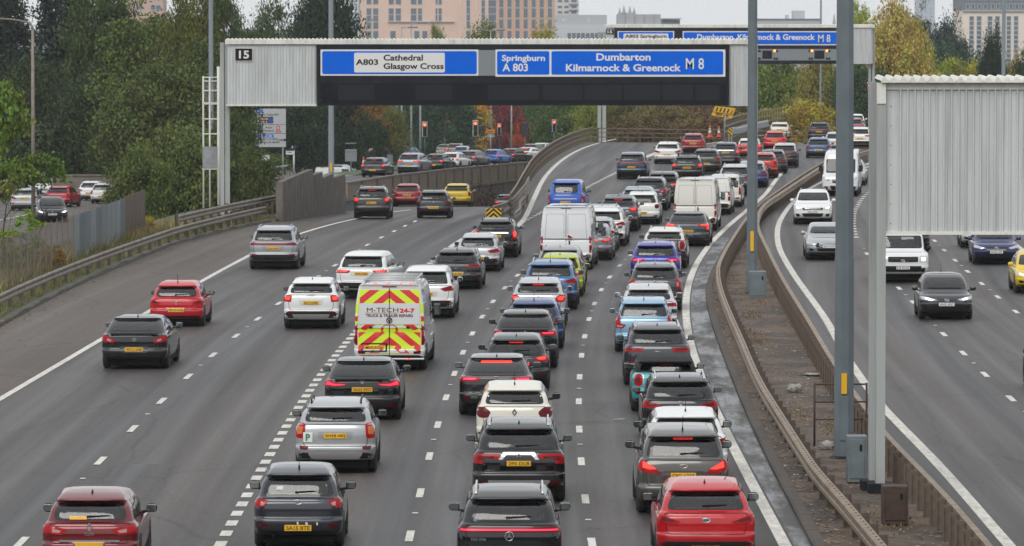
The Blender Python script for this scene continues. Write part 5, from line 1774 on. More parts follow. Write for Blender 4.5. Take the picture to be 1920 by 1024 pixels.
# ---- right carriageway, coming towards us
def on(kind, color, label, cx, yy, **k):
    return put(kind, color, label, cx, yy=yy, group=G_ON, lines=RIGHT, **k)
on('suv', WHITE, 'white off roader with lit headlamps, alone left of the tall lamp column', 1524, 420, front=dict(plate='BN12 HTN', badge='vee', bars=(.46, .58), grille=[(-.55, .66), (.55, .66), (.5, .40), (-.5, .40)], bv=.53, pv=.20), hl=1, rails=1, sc=.97, near=2)
on('saloon', srgb('#a6abae'), 'silver saloon with wide barred grille partly behind the tall lamp column', 1553, 487, front=dict(plate='SJ22 RWP', badge='vee', bars=(.25, .37, .49, .61), grille=[(-.62, .70), (.62, .70), (.55, .12), (-.55, .12)], bv=.66, pv=.26), metal=True, near=2)
on('vanl', srgb('#dadcdd'), 'white high roof van coming round the bend behind the tall lamp column', 1576, 367, front=dict(plate='SF14 YHE', badge='star', bars=(.5,), pv=.02), sc=.98, near=1)
on('box4', srgb('#d9dbdb'), 'white boxy off roader with black grille beside the gantry leg', 1691, 529, front=dict(plate='H2 KUG', badge='lozenge', bars=(.42, .54, .66), chrome=0, grille=[(-.58, .78), (.58, .78), (.58, .40), (-.58, .40)], lamp=[(.62, .82), (.95, .82), (.95, .40), (.62, .40)], pv=-.02, bv=.5, lower=[(-.72, .12), (.72, .12), (.66, -.3), (-.66, -.3)]), hl=1, near=2, sc=.98, mirrorc='black')
on('super', srgb('#35353a'), 'dark grey hatchback with lit headlamps nearest on the right carriageway', 1772, 598, front=dict(plate='XNZ 6927', badge='lozenge', bars=(), grille=[(-.62, .16), (.62, .16), (.48, -.34), (-.48, -.34)], lower=[(-.40, .62), (.40, .62), (.3, .50), (-.3, .50)], lamp=[(.40, .62), (.88, .92), (.955, .88), (.90, .60), (.55, .46)], bv=.56, pv=.10), hl=1, metal=True, near=2, aerial='rod')
on('hatch', srgb('#20295f'), 'dark blue hatchback under the right sign panel', 1866, 495, front=dict(plate='SW65 URF', badge='lozenge', bars=(.3, .42), grille=[(-.52, .52), (.52, .52), (.38, .12), (-.38, .12)], pv=.06), near=2, metal=True)
on('hatch', srgb('#d9b80c'), 'bright yellow hatchback cut off by the right edge', 1948, 549, front=dict(badge='vee'), hl=1, near=1)
on('hatch', srgb('#1c1d20'), 'black car just entering at the right edge', 1997, 733, front=dict(badge='vee'), near=1)
on('super', srgb('#d2d5d6'), 'white car mostly hidden behind the dark blue hatchback', 1839, 464, front=dict(badge='vee'), near=1)
on('suv', srgb('#2b2d30'), 'black off roader hidden behind the white boxy off roader', 1700, 471, front=dict(badge='vee'), near=1)
on('hatch', srgb('#a5a8aa'), 'silver car just behind the white high roof van', 1594, 347, front=dict(badge='vee'), near=1)

# ---- the recovery van with chevrons
mv, hm = put('vanl', srgb('#d4d5d4'), 'white repair van with red and yellow chevron rear doors and a roof rack', 733, yy=693, lamps='post', lit=1, pv=-.05, near=2, vandoor=False, clad=.16, rz=-1.9)
M_YEL = mat('fluorescent_yellow', (.62, .80, .02), .45)
M_CRED = mat('reflective_red', (.62, .018, .03), .4)
hwv = TYPES['vanl']['W'] / 2
xm, z0v, z1v = .875 * hwv, .52, 2.30
def clip_poly(P, x0, x1, z0, z1):
    for ax, lim, sg in ((0, x0, 1), (0, x1, -1), (1, z0, 1), (1, z1, -1)):
        out = []
        for i in range(len(P)):
            a, b = P[i - 1], P[i]
            ia, ib = (a[ax] - lim) * sg >= 0, (b[ax] - lim) * sg >= 0
            if ia != ib:
                t = (lim - a[ax]) / (b[ax] - a[ax])
                out.append(tuple(a[k] + t * (b[k] - a[k]) for k in (0, 1)))
            if ib:
                out.append(b)
        P = out
        if not P:
            return P
    return P
white0, white1 = 1.33, 1.92
for (za, zb_) in ((z0v, white0), (white1, z1v)):
    for sx in (-1, 1):
        part('door_panel', patch(hm, [(.012, za), (xm, za), (xm * (.99 if zb_ < 1.9 else .945), zb_), (.012, zb_)], off=.006, st=.12, mirror=sx < 0), M_YEL, mv)
        for k in range(-2, 12):
            c = z0v - .20 + k * .44
            P = [(.0, c), (.0, c + .22), (1.2, c + .22 - 1.2 * .80), (1.2, c - 1.2 * .80)]
            P = clip_poly(P, .012, xm * (.985 if zb_ < 1.9 else .94), za + .004, zb_ - .004)
            if len(P) >= 3:
                ar = abs(sum(P[i - 1][0] * P[i][1] - P[i][0] * P[i - 1][1] for i in range(len(P)))) / 2
                if ar > .004:
                    part('chevron_stripe', patch(hm, P, off=.011, st=.12, mirror=sx < 0, thick=.004), M_CRED, mv)
for sx in (-1, 1):
    part('edge_stripe', patch(hm, [(xm + .0, 1.34), (xm + .075, 1.34), (xm + .045, 1.91), (xm - .03, 1.91)], off=.014, st=.12, mirror=sx < 0), M_YEL, mv)
    part('edge_stripe', patch(hm, [(xm + .005, 1.42), (xm + .07, 1.42), (xm + .06, 1.62), (xm + .0, 1.62)], off=.019, st=.12, mirror=sx < 0), M_CRED, mv)
    part('door_hinge', patch(hm, [(xm - .02, 1.55), (xm + .06, 1.55), (xm + .06, 1.63), (xm - .02, 1.63)], off=.02, mirror=sx < 0), M_WHT, mv)
    part('door_hinge', patch(hm, [(xm - .0, .66), (xm + .08, .66), (xm + .08, .74), (xm - .0, .74)], off=.02, mirror=sx < 0), M_WHT, mv)
    part('door_lock', patch(hm, [(.52 + .045 * math.cos(a), 1.24 + .045 * math.sin(a)) for a in np.linspace(0, 2 * math.pi, 12, endpoint=False)], off=.02, mirror=sx < 0), M_BLACK, mv)
part('door_handle', patch(hm, rpoly([(.06, 1.14), (.30, 1.14), (.30, 1.20), (.06, 1.20)], .02), off=.03), M_BLACK, mv)
part('door_gap', patch(hm, [(-.01, .46), (.01, .46), (.01, 2.3), (-.01, 2.3)], off=.016, st=.15), M_INK, mv)
part('plate_surround', patch(hm, rpoly([(-.80, .56), (-.06, .56), (-.06, .80), (-.80, .80)], .03), hole=rpoly([(-.75, .59), (-.11, .59), (-.11, .77), (-.75, .77)], .02), off=.02), M_BLACK, mv)
wp = rpoly([(-xm * .965, white0), (xm * .965, white0), (xm * .955, white1), (-xm * .955, white1)], .05)
panel = part('sign_panel', patch(hm, wp, off=.013, st=.14), mat('panel_white', (.62, .63, .63), .35), mv)
def vtext(s, m, x, z, w=None, h=None, bold=.02):
    q = surf(hm, x, z)
    put_text(s, m, panel, x, q.y - .018, z, w=w, h=h, bold=bold)
vtext('M-TECH', M_INK, -.19, 1.735, w=.88, h=.125, bold=.0)
vtext('24-7', M_CRED, .50, 1.715, w=.42, h=.135, bold=.045)
vtext('TRUCK & TRAILER REPAIRS', M_INK, .0, 1.575, w=1.32, h=.085, bold=.025)
for (x, w) in ((-.20, .92),):
    q = surf(hm, x, 1.65)
    MB().box(x - w / 2, x + w / 2, q.y - .018, q.y - .014, 1.642, 1.657).build('rule', M_CRED, panel)
bo = part('badge', badge_mesh('vee'), M_INK, mv)
bo.location = (0, surf(hm, 0, 1.44).y - .02, 1.44)
bo.scale = (1.5, 1.5, 1.5)
for c_ in list(mv.children):
    if c_.name.startswith('number_plate'):
        c_.location = (-.43, surf(hm, -.43, .67).y - .03, .67)
        c_.scale = (1.1, 1, 1.05)
        put_text('M29 ECH', M_INK, c_, 0, -.0075, 0, w=.42, h=.075, bold=.004)
rk = MB()
Hh = TYPES['vanl']['H']
for x in (-.72, .72):
    rk.tube([(x, -2.7, Hh - .06), (x, -2.6, Hh + .10), (x, 1.0, Hh + .10), (x, 1.1, Hh - .06)], .028, 6)
for y in (-2.6, -1.7, -.8, .1, 1.0):
    rk.tube([(-.72, y, Hh + .10), (.72, y, Hh + .10)], .022, 6)
rk.build('roof_rack', M_SILVER, mv)
lb = MB().rbox(-.68, .68, -2.80, -2.68, Hh - .05, Hh + .02, .02).build('beacon_bar', M_SILVER, mv)
for x in (-.40, -.05, .32, .60):
    MB().rbox(x - .05, x + .05, -2.82, -2.79, Hh - .04, Hh + .01, .01).build('beacon', M_LIT, lb)
st_ = MB().rbox(-.98, .98, -3.02, -2.93, .33, .38, .015).build('rear_step', M_SILVER, mv)
for x in (-.2, .55):
    MB().rbox(x - .035, x + .035, -3.035, -3.018, .335, .375, .008).build('step_light', M_LIT, st_)

# ------------------------------------------------------------------ gantries
def clad_mat(name, base, grime, rust, amt):
    """Painted sheet with grime that has run down from the top and rust at the fixings."""
    m, N, Lk, b = new_mat(name)
    tc = N.new('ShaderNodeNewGeometry')
    mp = N.new('ShaderNodeMapping'); mp.inputs['Scale'].default_value = (4.5, 4.5, .35)
    Lk.new(tc.outputs['Position'], mp.inputs[0])
    c1, _, _ = noise_mix(N, Lk, base, grime, 1.0, .45, .75, 7, vec=mp.outputs[0], rough=.65)
    mp2 = N.new('ShaderNodeMapping'); mp2.inputs['Scale'].default_value = (7, 7, .8)
    Lk.new(tc.outputs['Position'], mp2.inputs[0])
    c2, _, _ = noise_mix(N, Lk, c1, rust, 1.0, .66, .66 + amt, 8, vec=mp2.outputs[0], rough=.7)
    oi = N.new('ShaderNodeObjectInfo')
    mr = N.new('ShaderNodeMapRange'); mr.inputs[3].default_value, mr.inputs[4].default_value = .93, 1.05
    Lk.new(oi.outputs['Random'], mr.inputs[0])
    hs = N.new('ShaderNodeHueSaturation'); Lk.new(c2, hs.inputs['Color']); Lk.new(mr.outputs[0], hs.inputs['Value'])
    Lk.new(hs.outputs[0], b.inputs['Base Color'])
    setp(b, rough=.55, spec=.3)
    return m
M_CLAD = clad_mat('cladding', (.56, .585, .585), (.40, .42, .405), (.26, .22, .17), .18)
M_CLADW = clad_mat('white_roof_sheet', (.72, .72, .67), (.50, .49, .42), (.28, .23, .16), .14)
M_LEG = clad_mat('weathered_leg', (.37, .395, .385), (.27, .285, .27), (.17, .15, .12), .16)
M_FRAME = mat('sign_frame', (.010, .012, .016), .6, var=(.018, .021, .026), scale=2, spec=.15)
M_MSG = mat('message_face', (.007, .008, .011), .5, spec=.15)
M_MSG2 = mat('message_grid', (.018, .019, .023), .6, spec=.15)
M_SGREY = mat('sign_grey', (.20, .225, .24), .55)
M_BLUE = mat('sign_blue', (.0, .125, .70), .5, var=(.0, .115, .64), scale=.8, spec=.12)
M_SWHT = mat('sign_white', (.70, .70, .69), .5)
M_GALV = mat('galvanised', (.34, .36, .37), .55, .3, var=(.25, .265, .27), scale=3)
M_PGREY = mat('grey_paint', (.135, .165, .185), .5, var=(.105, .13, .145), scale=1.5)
M_CAB = mat('cabinet_paint', (.15, .185, .20), .5, var=(.12, .145, .155), scale=3)
M_YTAG = mat('yellow_tag', (.75, .42, .01), .5)
M_BROWN = mat('sign_brown', (.13, .035, .02), .5)

def PX(px, py, Y):
    v = at(px, py, Y)
    return v.x, v.z

def pbox(px0, px1, py0, py1, Y, depth, mb=None):
    x0, z1 = PX(px0, py0, Y)
    x1, z0 = PX(px1, py1, Y)
    return (mb or MB()).box(x0, x1, Y, Y + depth, z0, z1)

def corrugated(x0, x1, Y, z0, z1, pitch, depth, n=None):
    """Trapezoid ribbed sheet facing -y, with a back."""
    n = max(1, round((x1 - x0) / pitch))
    p = (x1 - x0) / n
    pr = []
    for i in range(n):
        a = x0 + i * p
        pr += [(a, 0), (a + .30 * p, 0), (a + .42 * p, -depth), (a + .58 * p, -depth), (a + .70 * p, 0)]
    pr += [(x1, 0)]
    V = [(x, Y + d, z) for z in (z0, z1) for x, d in pr]
    m = len(pr)
    F = [(i, i + 1, m + i + 1, m + i) for i in range(m - 1)]
    b = MB().add(V, F)
    b.add([(x0, Y + .03, z0), (x1, Y + .03, z0), (x1, Y + .03, z1), (x0, Y + .03, z1)], [(0, 1, 2, 3)])
    return b

def sign_text(t, s, px0, px1, py0, py1, Y, m, bold=.028, name='lettering'):
    x0, z1 = PX(px0, py0, Y)
    x1, z0 = PX(px1, py1, Y)
    return put_text(s, m, t, (x0 + x1) / 2, Y, (z0 + z1) / 2, w=x1 - x0, h=z1 - z0, bold=bold, name=name)

def rpanel(px0, px1, py0, py1, Y, d, r=.1):
    x0, z1 = PX(px0, py0, Y)
    x1, z0 = PX(px1, py1, Y)
    return MB().prism(rpoly([(x0, z0), (x1, z0), (x1, z1), (x0, z1)], r), Y, Y + d)

def cladding(t, px0, px1, py0, py1, Y, pitch, panel_w, depth=.05, m=M_CLAD):
    x0, z1 = PX(px0, py0, Y)
    x1, z0 = PX(px1, py1, Y)
    n = max(1, round((x1 - x0) / panel_w))
    for i in range(n):
        a, b = x0 + (x1 - x0) * i / n, x0 + (x1 - x0) * (i + 1) / n
        corrugated(a + .004, b - .004, Y, z0, z1, pitch, depth).build('cladding_panel', m, t, fix=False)

def roof_sheets(t, px0, px1, pyt, pyb, Y, depth, pitch, panel_w, amp=.05, m=M_CLADW):
    x0, zt = PX(px0, pyt, Y)
    x1, zb = PX(px1, pyb, Y)
    n = max(1, round((x1 - x0) / panel_w))
    for i in range(n):
        a, b_ = x0 + (x1 - x0) * i / n, x0 + (x1 - x0) * (i + 1) / n
        k = max(1, round((b_ - a) / pitch))
        xs = np.linspace(a + .004, b_ - .004, k * 4 + 1)
        zz = [zt - amp + amp * (1 if q % 4 in (1, 2) else 0) for q in range(len(xs))]
        V = [(x, Y - .08, z) for x, z in zip(xs, zz)] + [(x, Y + depth + .08, z + .03) for x, z in zip(xs, zz)] + [(x, Y - .08, zb) for x in xs]
        m_ = len(xs)
        F = [(q, q + 1, m_ + q + 1, m_ + q) for q in range(m_ - 1)] + [(2 * m_ + q, 2 * m_ + q + 1, q + 1, q) for q in range(m_ - 1)]
        MB().add(V, F).build('roof_sheet', m, t, fix=False)

# main gantry
Y = 270.0
g = empty('motorway_gantry', (0, Y, 0), label='long gantry spanning the left carriageway with two blue signs over a dark message board', cat='gantry')
gi = Matrix.Translation((0, Y, 0))
def under(o):
    return o
gl = empty('x') ; bpy.data.objects.remove(gl)
g.location = (0, 0, 0)
pbox(426, 1400, 80, 197, Y + .15, 1.3).build('box_girder', M_CLAD, g)
cladding(g, 427, 593, 84, 196, Y, .16, 1.15)
cladding(g, 1367, 1412, 84, 199, Y, .16, 1.2)
roof_sheets(g, 422, 1412, 73, 83, Y - .05, 1.6, .20, 1.05)
pbox(424, 594, 195.5, 199, Y - .05, .3).build('sill_rail', M_CLADW, g)
c_ = MB()
x0, z1 = PX(413, 80, Y + .5)
x1, z0 = PX(421, 388, Y + .5)
c_.box(x0, x1, Y + .3, Y + .75, -1.2, z1)
x0, _ = PX(421, 0, Y + .5)
x1, _ = PX(430, 0, Y + .5)
c_.box(x0, x1, Y + .4, Y + .7, -1.2, z1 - .02)
c_.build('column', M_LEG, g)
c_ = MB()
x0, z1 = PX(1402, 84, Y + .5)
x1, z0 = PX(1420, 388, Y + .5)
c_.box(x0, x1, Y + .3, Y + .75, 0, z1)
c_.build('column', M_LEG, g)
pl = pbox(440, 474, 90, 115, Y - .07, .03)
pl = pl.build('number_panel', M_SWHT, g)
pbox(441, 473, 91, 114, Y - .075, .01).build('black_field', M_INK, pl)
sign_text(pl, '15', 448, 467, 95, 110, Y - .082, M_SWHT)
fr = pbox(594, 1367, 83, 198, Y - .25, .4).build('sign_frame', M_FRAME, g)
pbox(897, 929, 94, 142, Y - .27, .03).build('grey_panel', M_SGREY, g)
S1 = rpanel(601, 897, 93, 142, Y - .28, .03, .02).build('sign_panel', M_SWHT, g)
rpanel(604, 894, 96, 139, Y - .29, .012, .12).build('blue_field', M_BLUE, S1)
rpanel(664, 834, 99, 136, Y - .30, .012, .08).build('white_field', M_SWHT, S1)
sign_text(S1, 'A803', 667, 709, 111, 122, Y - .304, M_INK)
sign_text(S1, 'Cathedral', 719, 793, 102.5, 114, Y - .304, M_INK)
sign_text(S1, 'Glasgow Cross', 719, 832, 118.5, 133, Y - .304, M_INK)
S2 = rpanel(929, 1360, 93, 144, Y - .28, .03, .02).build('sign_panel', M_SWHT, g)
rpanel(932, 1030, 96, 140, Y - .29, .012, .10).build('blue_field', M_BLUE, S2)
rpanel(1034, 1356, 96, 140, Y - .29, .012, .10).build('blue_field', M_BLUE, S2)
sign_text(S2, 'Springburn', 941, 1022, 103, 118, Y - .294, M_SWHT)
sign_text(S2, 'A 803', 942, 990, 119, 134, Y - .294, M_SWHT, bold=.025)
sign_text(S2, 'Dumbarton', 1118, 1220, 100, 114, Y - .294, M_SWHT)
sign_text(S2, 'Kilmarnock & Greenock', 1061, 1277, 120, 134, Y - .294, M_SWHT)
sign_text(S2, 'M 8', 1286, 1320, 109, 130, Y - .294, M_SWHT, bold=.010)
mp = pbox(600, 1362, 156, 194, Y - .262, .02).build('message_panel', M_MSG, g)
for a, b in ((634, 702), (779, 848), (915, 1010), (1018, 1092), (1096, 1166), (1170, 1238), (1242, 1300), (1304, 1349)):
    pbox(a, b, 159, 188, Y - .27, .01).build('message_grid', M_MSG2, mp)
for px in (660, 740, 812, 900, 980, 1060, 1140, 1220, 1300):
    pbox(px, px + .8, 74.5, 82, Y - .14, .01).build('joint_strip', M_GALV, g)

# access ladder tower at the left leg
lt = empty('access_ladder', (0, 0, 0), label='pale caged access ladder with platform beside the left gantry leg', cat='ladder')
Yl = Y + 1.2
for px, top in ((381, 143), (393, 146), (410, 125)):
    x, z = PX(px, top, Yl)
    MB().tube([(x, Yl, -1.5), (x, Yl, z)], .045 if px < 400 else .09, 6).build('upright', M_CLADW, lt)
for py in (145, 152, 170, 193, 195, 223, 251, 317):
    x0, z = PX(379, py, Yl)
    x1, _ = PX(412, py, Yl)
    MB().box(x0, x1, Yl - .04, Yl + .04, z - .03, z + .03).build('rung', M_CLADW, lt)
x0, z1 = PX(380, 275, Yl)
x1, z0 = PX(408, 316, Yl)
MB().box(x0, x1, Yl - .06, Yl - .02, z0, z1).build('guard_plate', M_GALV, lt)
x0, z1 = PX(380, 152, Yl)
x1, z0 = PX(410, 193, Yl)
b = MB()
for q in np.arange(x0, x1, .07):
    b.box(q, q + .012, Yl + .05, Yl + .06, z0, z1)
for q in np.arange(z0, z1, .07):
    b.box(x0, x1, Yl + .062, Yl + .07, q, q + .012)
tag(b.build('cage_mesh', M_GALV, lt), kind='stuff')

# far gantry
Y = 470.0
g2 = empty('motorway_gantry', (0, 0, 0), label='farther gantry behind the first with one shallow blue sign and amber signal lamps', cat='gantry')
pbox(1140, 1636, 53, 119, Y + .15, 1.3).build('box_girder', M_CLAD, g2)
cladding(g2, 1136, 1152, 52, 119, Y, .2, 1.2)
cladding(g2, 1574, 1634, 53, 120, Y, .2, 1.2)
roof_sheets(g2, 1134, 1640, 46, 52, Y - .05, 1.6, .25, 1.6)
pbox(1152, 1573, 52, 120, Y - .25, .4).build('sign_frame', M_FRAME, g2)
n_ = pbox(1136.5, 1151, 55.5, 64, Y - .08, .03).build('number_panel', M_INK, g2)
sign_text(n_, '15', 1139, 1148, 57, 62.5, Y - .09, M_SWHT)
S3 = pbox(1158, 1264, 58.5, 84, Y - .28, .03).build('sign_panel', M_SWHT, g2)
rpanel(1160, 1262, 60, 82.5, Y - .29, .01, .1).build('blue_field', M_BLUE, S3)
rpanel(1169, 1253, 63, 79, Y - .30, .01, .06).build('white_field', M_SWHT, S3)
sign_text(S3, 'A803 Springburn', 1172, 1250, 64.8, 73, Y - .304, M_INK)
S4 = pbox(1280, 1572, 58.5, 85, Y - .28, .03).build('sign_panel', M_SWHT, g2)
rpanel(1282, 1571, 60.5, 83, Y - .29, .01, .08).build('blue_field', M_BLUE, S4)
sign_text(S4, 'Dumbarton, Kilmarnock & Greenock', 1307, 1528, 64, 77, Y - .294, M_SWHT)
sign_text(S4, 'M 8', 1534, 1557, 65, 79, Y - .294, M_SWHT, bold=.010)
sp_ = pbox(1420, 1572, 92, 113.5, Y - .27, .03).build('signal_panel', M_SGREY, g2)
for a, b in ((1429.5, 1447.5), (1527, 1545.5)):
    pbox(a, b, 95, 110.5, Y - .30, .03).build('matrix_face', M_FRAME, sp_)
for px in (1421, 1424.5, 1452.5, 1457, 1518, 1522.5, 1550.5, 1555):
    for py in (95.5, 110):
        x, z = PX(px, py, Y - .3)
        lit = py < 100 and px in (1452.5, 1522.5, 1550.5)
        MB().lathe([(-.06, .001), (-.06, .11 if lit else .08), (.03, .11)], axis='y', n=10, c=(x, Y - .28, z)).build('signal_lamp', M_LITO if lit else M_INK, sp_)
for px, top, bot in ((1124, 60, 245), (1133, 60, 245), (1632, 50, 300), (1637, 53, 300)):
    x, z = PX(px, top, Y + .6)
    w = .16
    MB().box(x - w, x + w, Y + .5, Y + .9, -6, z).build('column', M_LEG, g2)

# near gantry: back of the sign box over the right carriageway
Y = 108.0
g3 = empty('motorway_gantry', (0, 0, 0), label='near gantry on a pale twin column with the ribbed grey back of its sign box', cat='gantry')
x0, zt = PX(1660, 150, Y)
_, zb = PX(1660, 437, Y)
XR = 21.5
MB().box(x0 + .06, XR, Y + .08, Y + 1.5, zb + .02, zt).build('box_girder', M_CLAD, g3)
n = 13
xs = np.linspace(PX(1682, 0, Y)[0], XR, n + 1)
for i in range(n):
    corrugated(xs[i] + .003, xs[i + 1] - .003, Y, zb, PX(0, 168, Y)[1], .142, .048).build('cladding_panel', M_CLAD, g3, fix=False)
pbox(1661, 1681.5, 168, 437, Y - .005, .08).build('corner_panel', M_CLAD, g3)
MB().box(x0, XR, Y - .045, Y + .02, PX(0, 168, Y)[1], PX(0, 154, Y)[1]).build('eaves_trim', M_CLADW, g3)
MB().box(x0, XR, Y - .06, Y + .06, PX(0, 440, Y)[1], PX(0, 434, Y)[1]).build('sill_rail', M_CLADW, g3)
roof_sheets(g3, 1651, PXW / 2 + XR / Y * FPX, 145, 155, Y - .12, 1.8, .19, 1.6, amp=.07)
rv = MB()
for i, x in enumerate(np.arange(x0 + .12, XR, .92)):
    for z in np.arange(zb + .2, zt - .3, .40):
        rv.lathe([(-.012, .001), (-.009, .011), (.0, .013)], axis='y', n=6, c=(x, Y - (.002 if i else .006), z))
tag(rv.build('rivets', M_SGREY, g3), kind='stuff')
x0, z1 = PX(1645, 156, Y - .1)
x1, _ = PX(1662, 156, Y - .1)
MB().box(x0, x1, Y - .10, Y + .25, .30, z1).build('column', M_LEG, g3)
pk = MB().box(x0 - .01, x1 - .01, Y - .125, Y - .10, z1 - .42, z1)
pk.build('cap_plate', M_CLADW, g3)
x0b, z1b = PX(1632, 156, Y + .6)
x1b, _ = PX(1645.5, 156, Y + .6)
MB().box(x0b, x1b + .05, Y + .6, Y + .95, .30, z1b + .02).build('column', M_LEG, g3)
for (a, b_, yy) in ((x0, x1, Y - .1), (x0b, x1b, Y + .6)):
    MB().box(a - .16, b_ + .16, yy - .15, yy + .5, .0, .30).build('base_plate', M_FRAME, g3)

# ------------------------------------------------------------------ lamp columns
def lamp_column(px, py, w0, w1, top, label, m=M_PGREY, z0=0.0, Y=None, base=True, joint=None, tagpx=None, arm=None):
    q = gdeck(px, py, z0) if Y is None else Vector((xat(px, Y), Y, z0))
    t = empty('lamp_column', q, label=label, cat='street lamp')
    n = 8
    zj = joint if joint else 3.0
    b = MB()
    b.tube([(0, 0, 0), (0, 0, zj)], [w0 / 2, w0 / 2 * .97], n, smooth=False)
    b.build('column_base', m, t)
    MB().tube([(0, 0, zj), (0, 0, top)], [w0 / 2 * .93, w1 / 2], n, smooth=False).build('column', m, t)
    if base:
        MB().tube([(0, 0, -.02), (0, 0, .12), (0, 0, .16)], [w0 * .75, w0 * .75, w0 * .55], 8, smooth=False).build('base_flange', M_FRAME, t)
        MB().rbox(-w0 * .22, w0 * .22, -w0 * .50, -w0 * .44, .5, 1.5, .02).build('access_door', m, t)
    if tagpx:
        MB().box(-.07, .05, -w0 * .50 - .03, -w0 * .46, tagpx[0], tagpx[1]).build('yellow_tag', M_YTAG, t)
    for sx in (-1, 1):
        MB().tube([(0, 0, top - .1), (sx * .9, 0, top + .25), (sx * 1.9, 0, top + .35)], .06, 6).build('arm', m, t)
        MB().rbox(sx * 2.3 - .45, sx * 2.3 + .45, -.16, .16, top + .28, top + .44, .06).build('lantern', M_GALV, t)
    return t
lamp_column(1582, 868, .46, .34, 20, 'nearest tall octagonal grey lamp column on the central reserve with a yellow tag', joint=4.55, tagpx=(1.55, 2.0))
lamp_column(1410, 556, .40, .30, 20, 'second tall grey lamp column on the central reserve with a cabinet at its foot', joint=4.9, tagpx=(1.6, 2.3))
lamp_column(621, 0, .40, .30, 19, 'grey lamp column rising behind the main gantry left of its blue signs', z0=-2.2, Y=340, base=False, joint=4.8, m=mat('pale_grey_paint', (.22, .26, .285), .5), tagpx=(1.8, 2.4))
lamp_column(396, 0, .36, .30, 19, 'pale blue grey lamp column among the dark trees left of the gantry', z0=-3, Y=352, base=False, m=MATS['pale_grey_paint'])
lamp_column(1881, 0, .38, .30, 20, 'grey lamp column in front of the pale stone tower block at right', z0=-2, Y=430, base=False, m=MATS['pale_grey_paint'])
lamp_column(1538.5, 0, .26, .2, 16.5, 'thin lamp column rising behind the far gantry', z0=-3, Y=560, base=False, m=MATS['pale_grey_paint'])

# old lamp by the low road, arm curving left
M_STONE = mat('old_lamp_concrete', (.27, .235, .20), .8, var=(.19, .165, .14), scale=2)
Yl = 316.0
xl = xat(62, Yl)
t = empty('street_lamp', (xl, Yl, zlow(Yl)), label='old buff street lamp with a long arm reaching left over the low road', cat='street lamp')
zt = at(60, 46, Yl).z - zlow(Yl)
MB().tube([(0, 0, 0), (0, 0, zt - .3)], [.13, .085], 10).build('column', M_STONE, t)
MB().tube([(0, 0, zt - .3), (-.03, 0, zt - .1), (-.25, 0, zt + .12), (-1.0, 0, zt + .28), (-2.6, 0, zt + .42)], [.08, .07, .06, .05, .045], 8).build('arm', M_STONE, t)
MB().rbox(-3.3, -2.5, -.14, .14, zt + .36, zt + .50, .05).build('lantern', M_GALV, t)

def small_lamp(px, Y, ytop, arms, label, z0=None):
    z0 = zstreet(Y) if z0 is None else z0
    x, z = PX(px, ytop, Y)
    t = empty('street_lamp', (x, Y, z0), label=label, cat='street lamp')
    MB().tube([(0, 0, 0), (0, 0, (z - z0) * .35), (0, 0, z - z0)], [.17, .12, .075], 8).build('column', M_GALV, t)
    for (dx, dz) in arms:
        MB().tube([(0, 0, z - z0 - .05), (dx * .8, 0, z - z0 + dz)], .05, 6).build('arm', M_GALV, t)
        MB().rbox(dx - .55, dx + .55, -.16, .16, z - z0 + dz - .05, z - z0 + dz + .10, .05).build('lantern', M_PGREY, t)
    return t
small_lamp(753, 600, 51, [(1.3, -.05)], 'slender street lamp with one short arm, left of three poles behind the main gantry')
small_lamp(771, 610, 44, [(1.3, .05)], 'taller slender street lamp with one arm, middle of three poles behind the main gantry')
small_lamp(788, 590, 90, [], 'plain grey pole, right of three poles behind the main gantry')
small_lamp(920, 640, 57, [(-1.2, .0), (1.2, .0)], 'slender street lamp with two short arms above the burgundy tree')
small_lamp(959, 660, 150, [], 'thin grey pole near the burgundy tree')

# ------------------------------------------------------------------ central reserve furniture
def cabinet(px0, px1, pyt, pyb, label, m, depth=.5, legs=False):
    q = gdeck((px0 + px1) / 2, pyb, .12)
    x0, z1 = PX(px0, pyt, q.y)
    x1, _ = PX(px1, pyt, q.y)
    w, h = x1 - x0, z1 - q.z
    t = empty('roadside_cabinet', q, label=label, cat='cabinet')
    MB().rbox(-w / 2, w / 2, 0, depth, 0, h, .015).build('body', m, t)
    MB().rbox(-w / 2 + .05, w / 2 - .05, -.018, .0, .08, h - .06, .012).build('door', m, t)
    MB().rbox(w / 2 - .16, w / 2 - .11, -.035, -.016, h * .68, h * .82, .006).build('handle', M_INK, t)
    return t
cabinet(1405, 1437, 509, 559, 'grey steel cabinet at the foot of the second lamp column', M_CAB)
cabinet(1589, 1626, 818, 905, 'grey steel cabinet between the near lamp column and the gantry legs', M_CAB)
cabinet(1655, 1703, 912, 984, 'rusty brown steel box in front of the gantry legs', M_RUST)

q = gdeck(1527, 838, .12)
t = empty('handrail_frame', q, label='thin rusty handrail frame of three rails beside the near lamp column', cat='handrail')
for (zz) in (1.42, 1.02, .62):
    x1 = PX(1628, 0, q.y)[0] - q.x
    MB().tube([(0, 0, zz), (x1 * .5, .05, zz), (x1, .1, zz)], .018, 6).build('rail', M_RUST, t)
for x in (0, x1):
    MB().tube([(x, 0 if x == 0 else .1, 0), (x, 0 if x == 0 else .1, 1.45)], .025, 6).build('post', M_RUST, t)

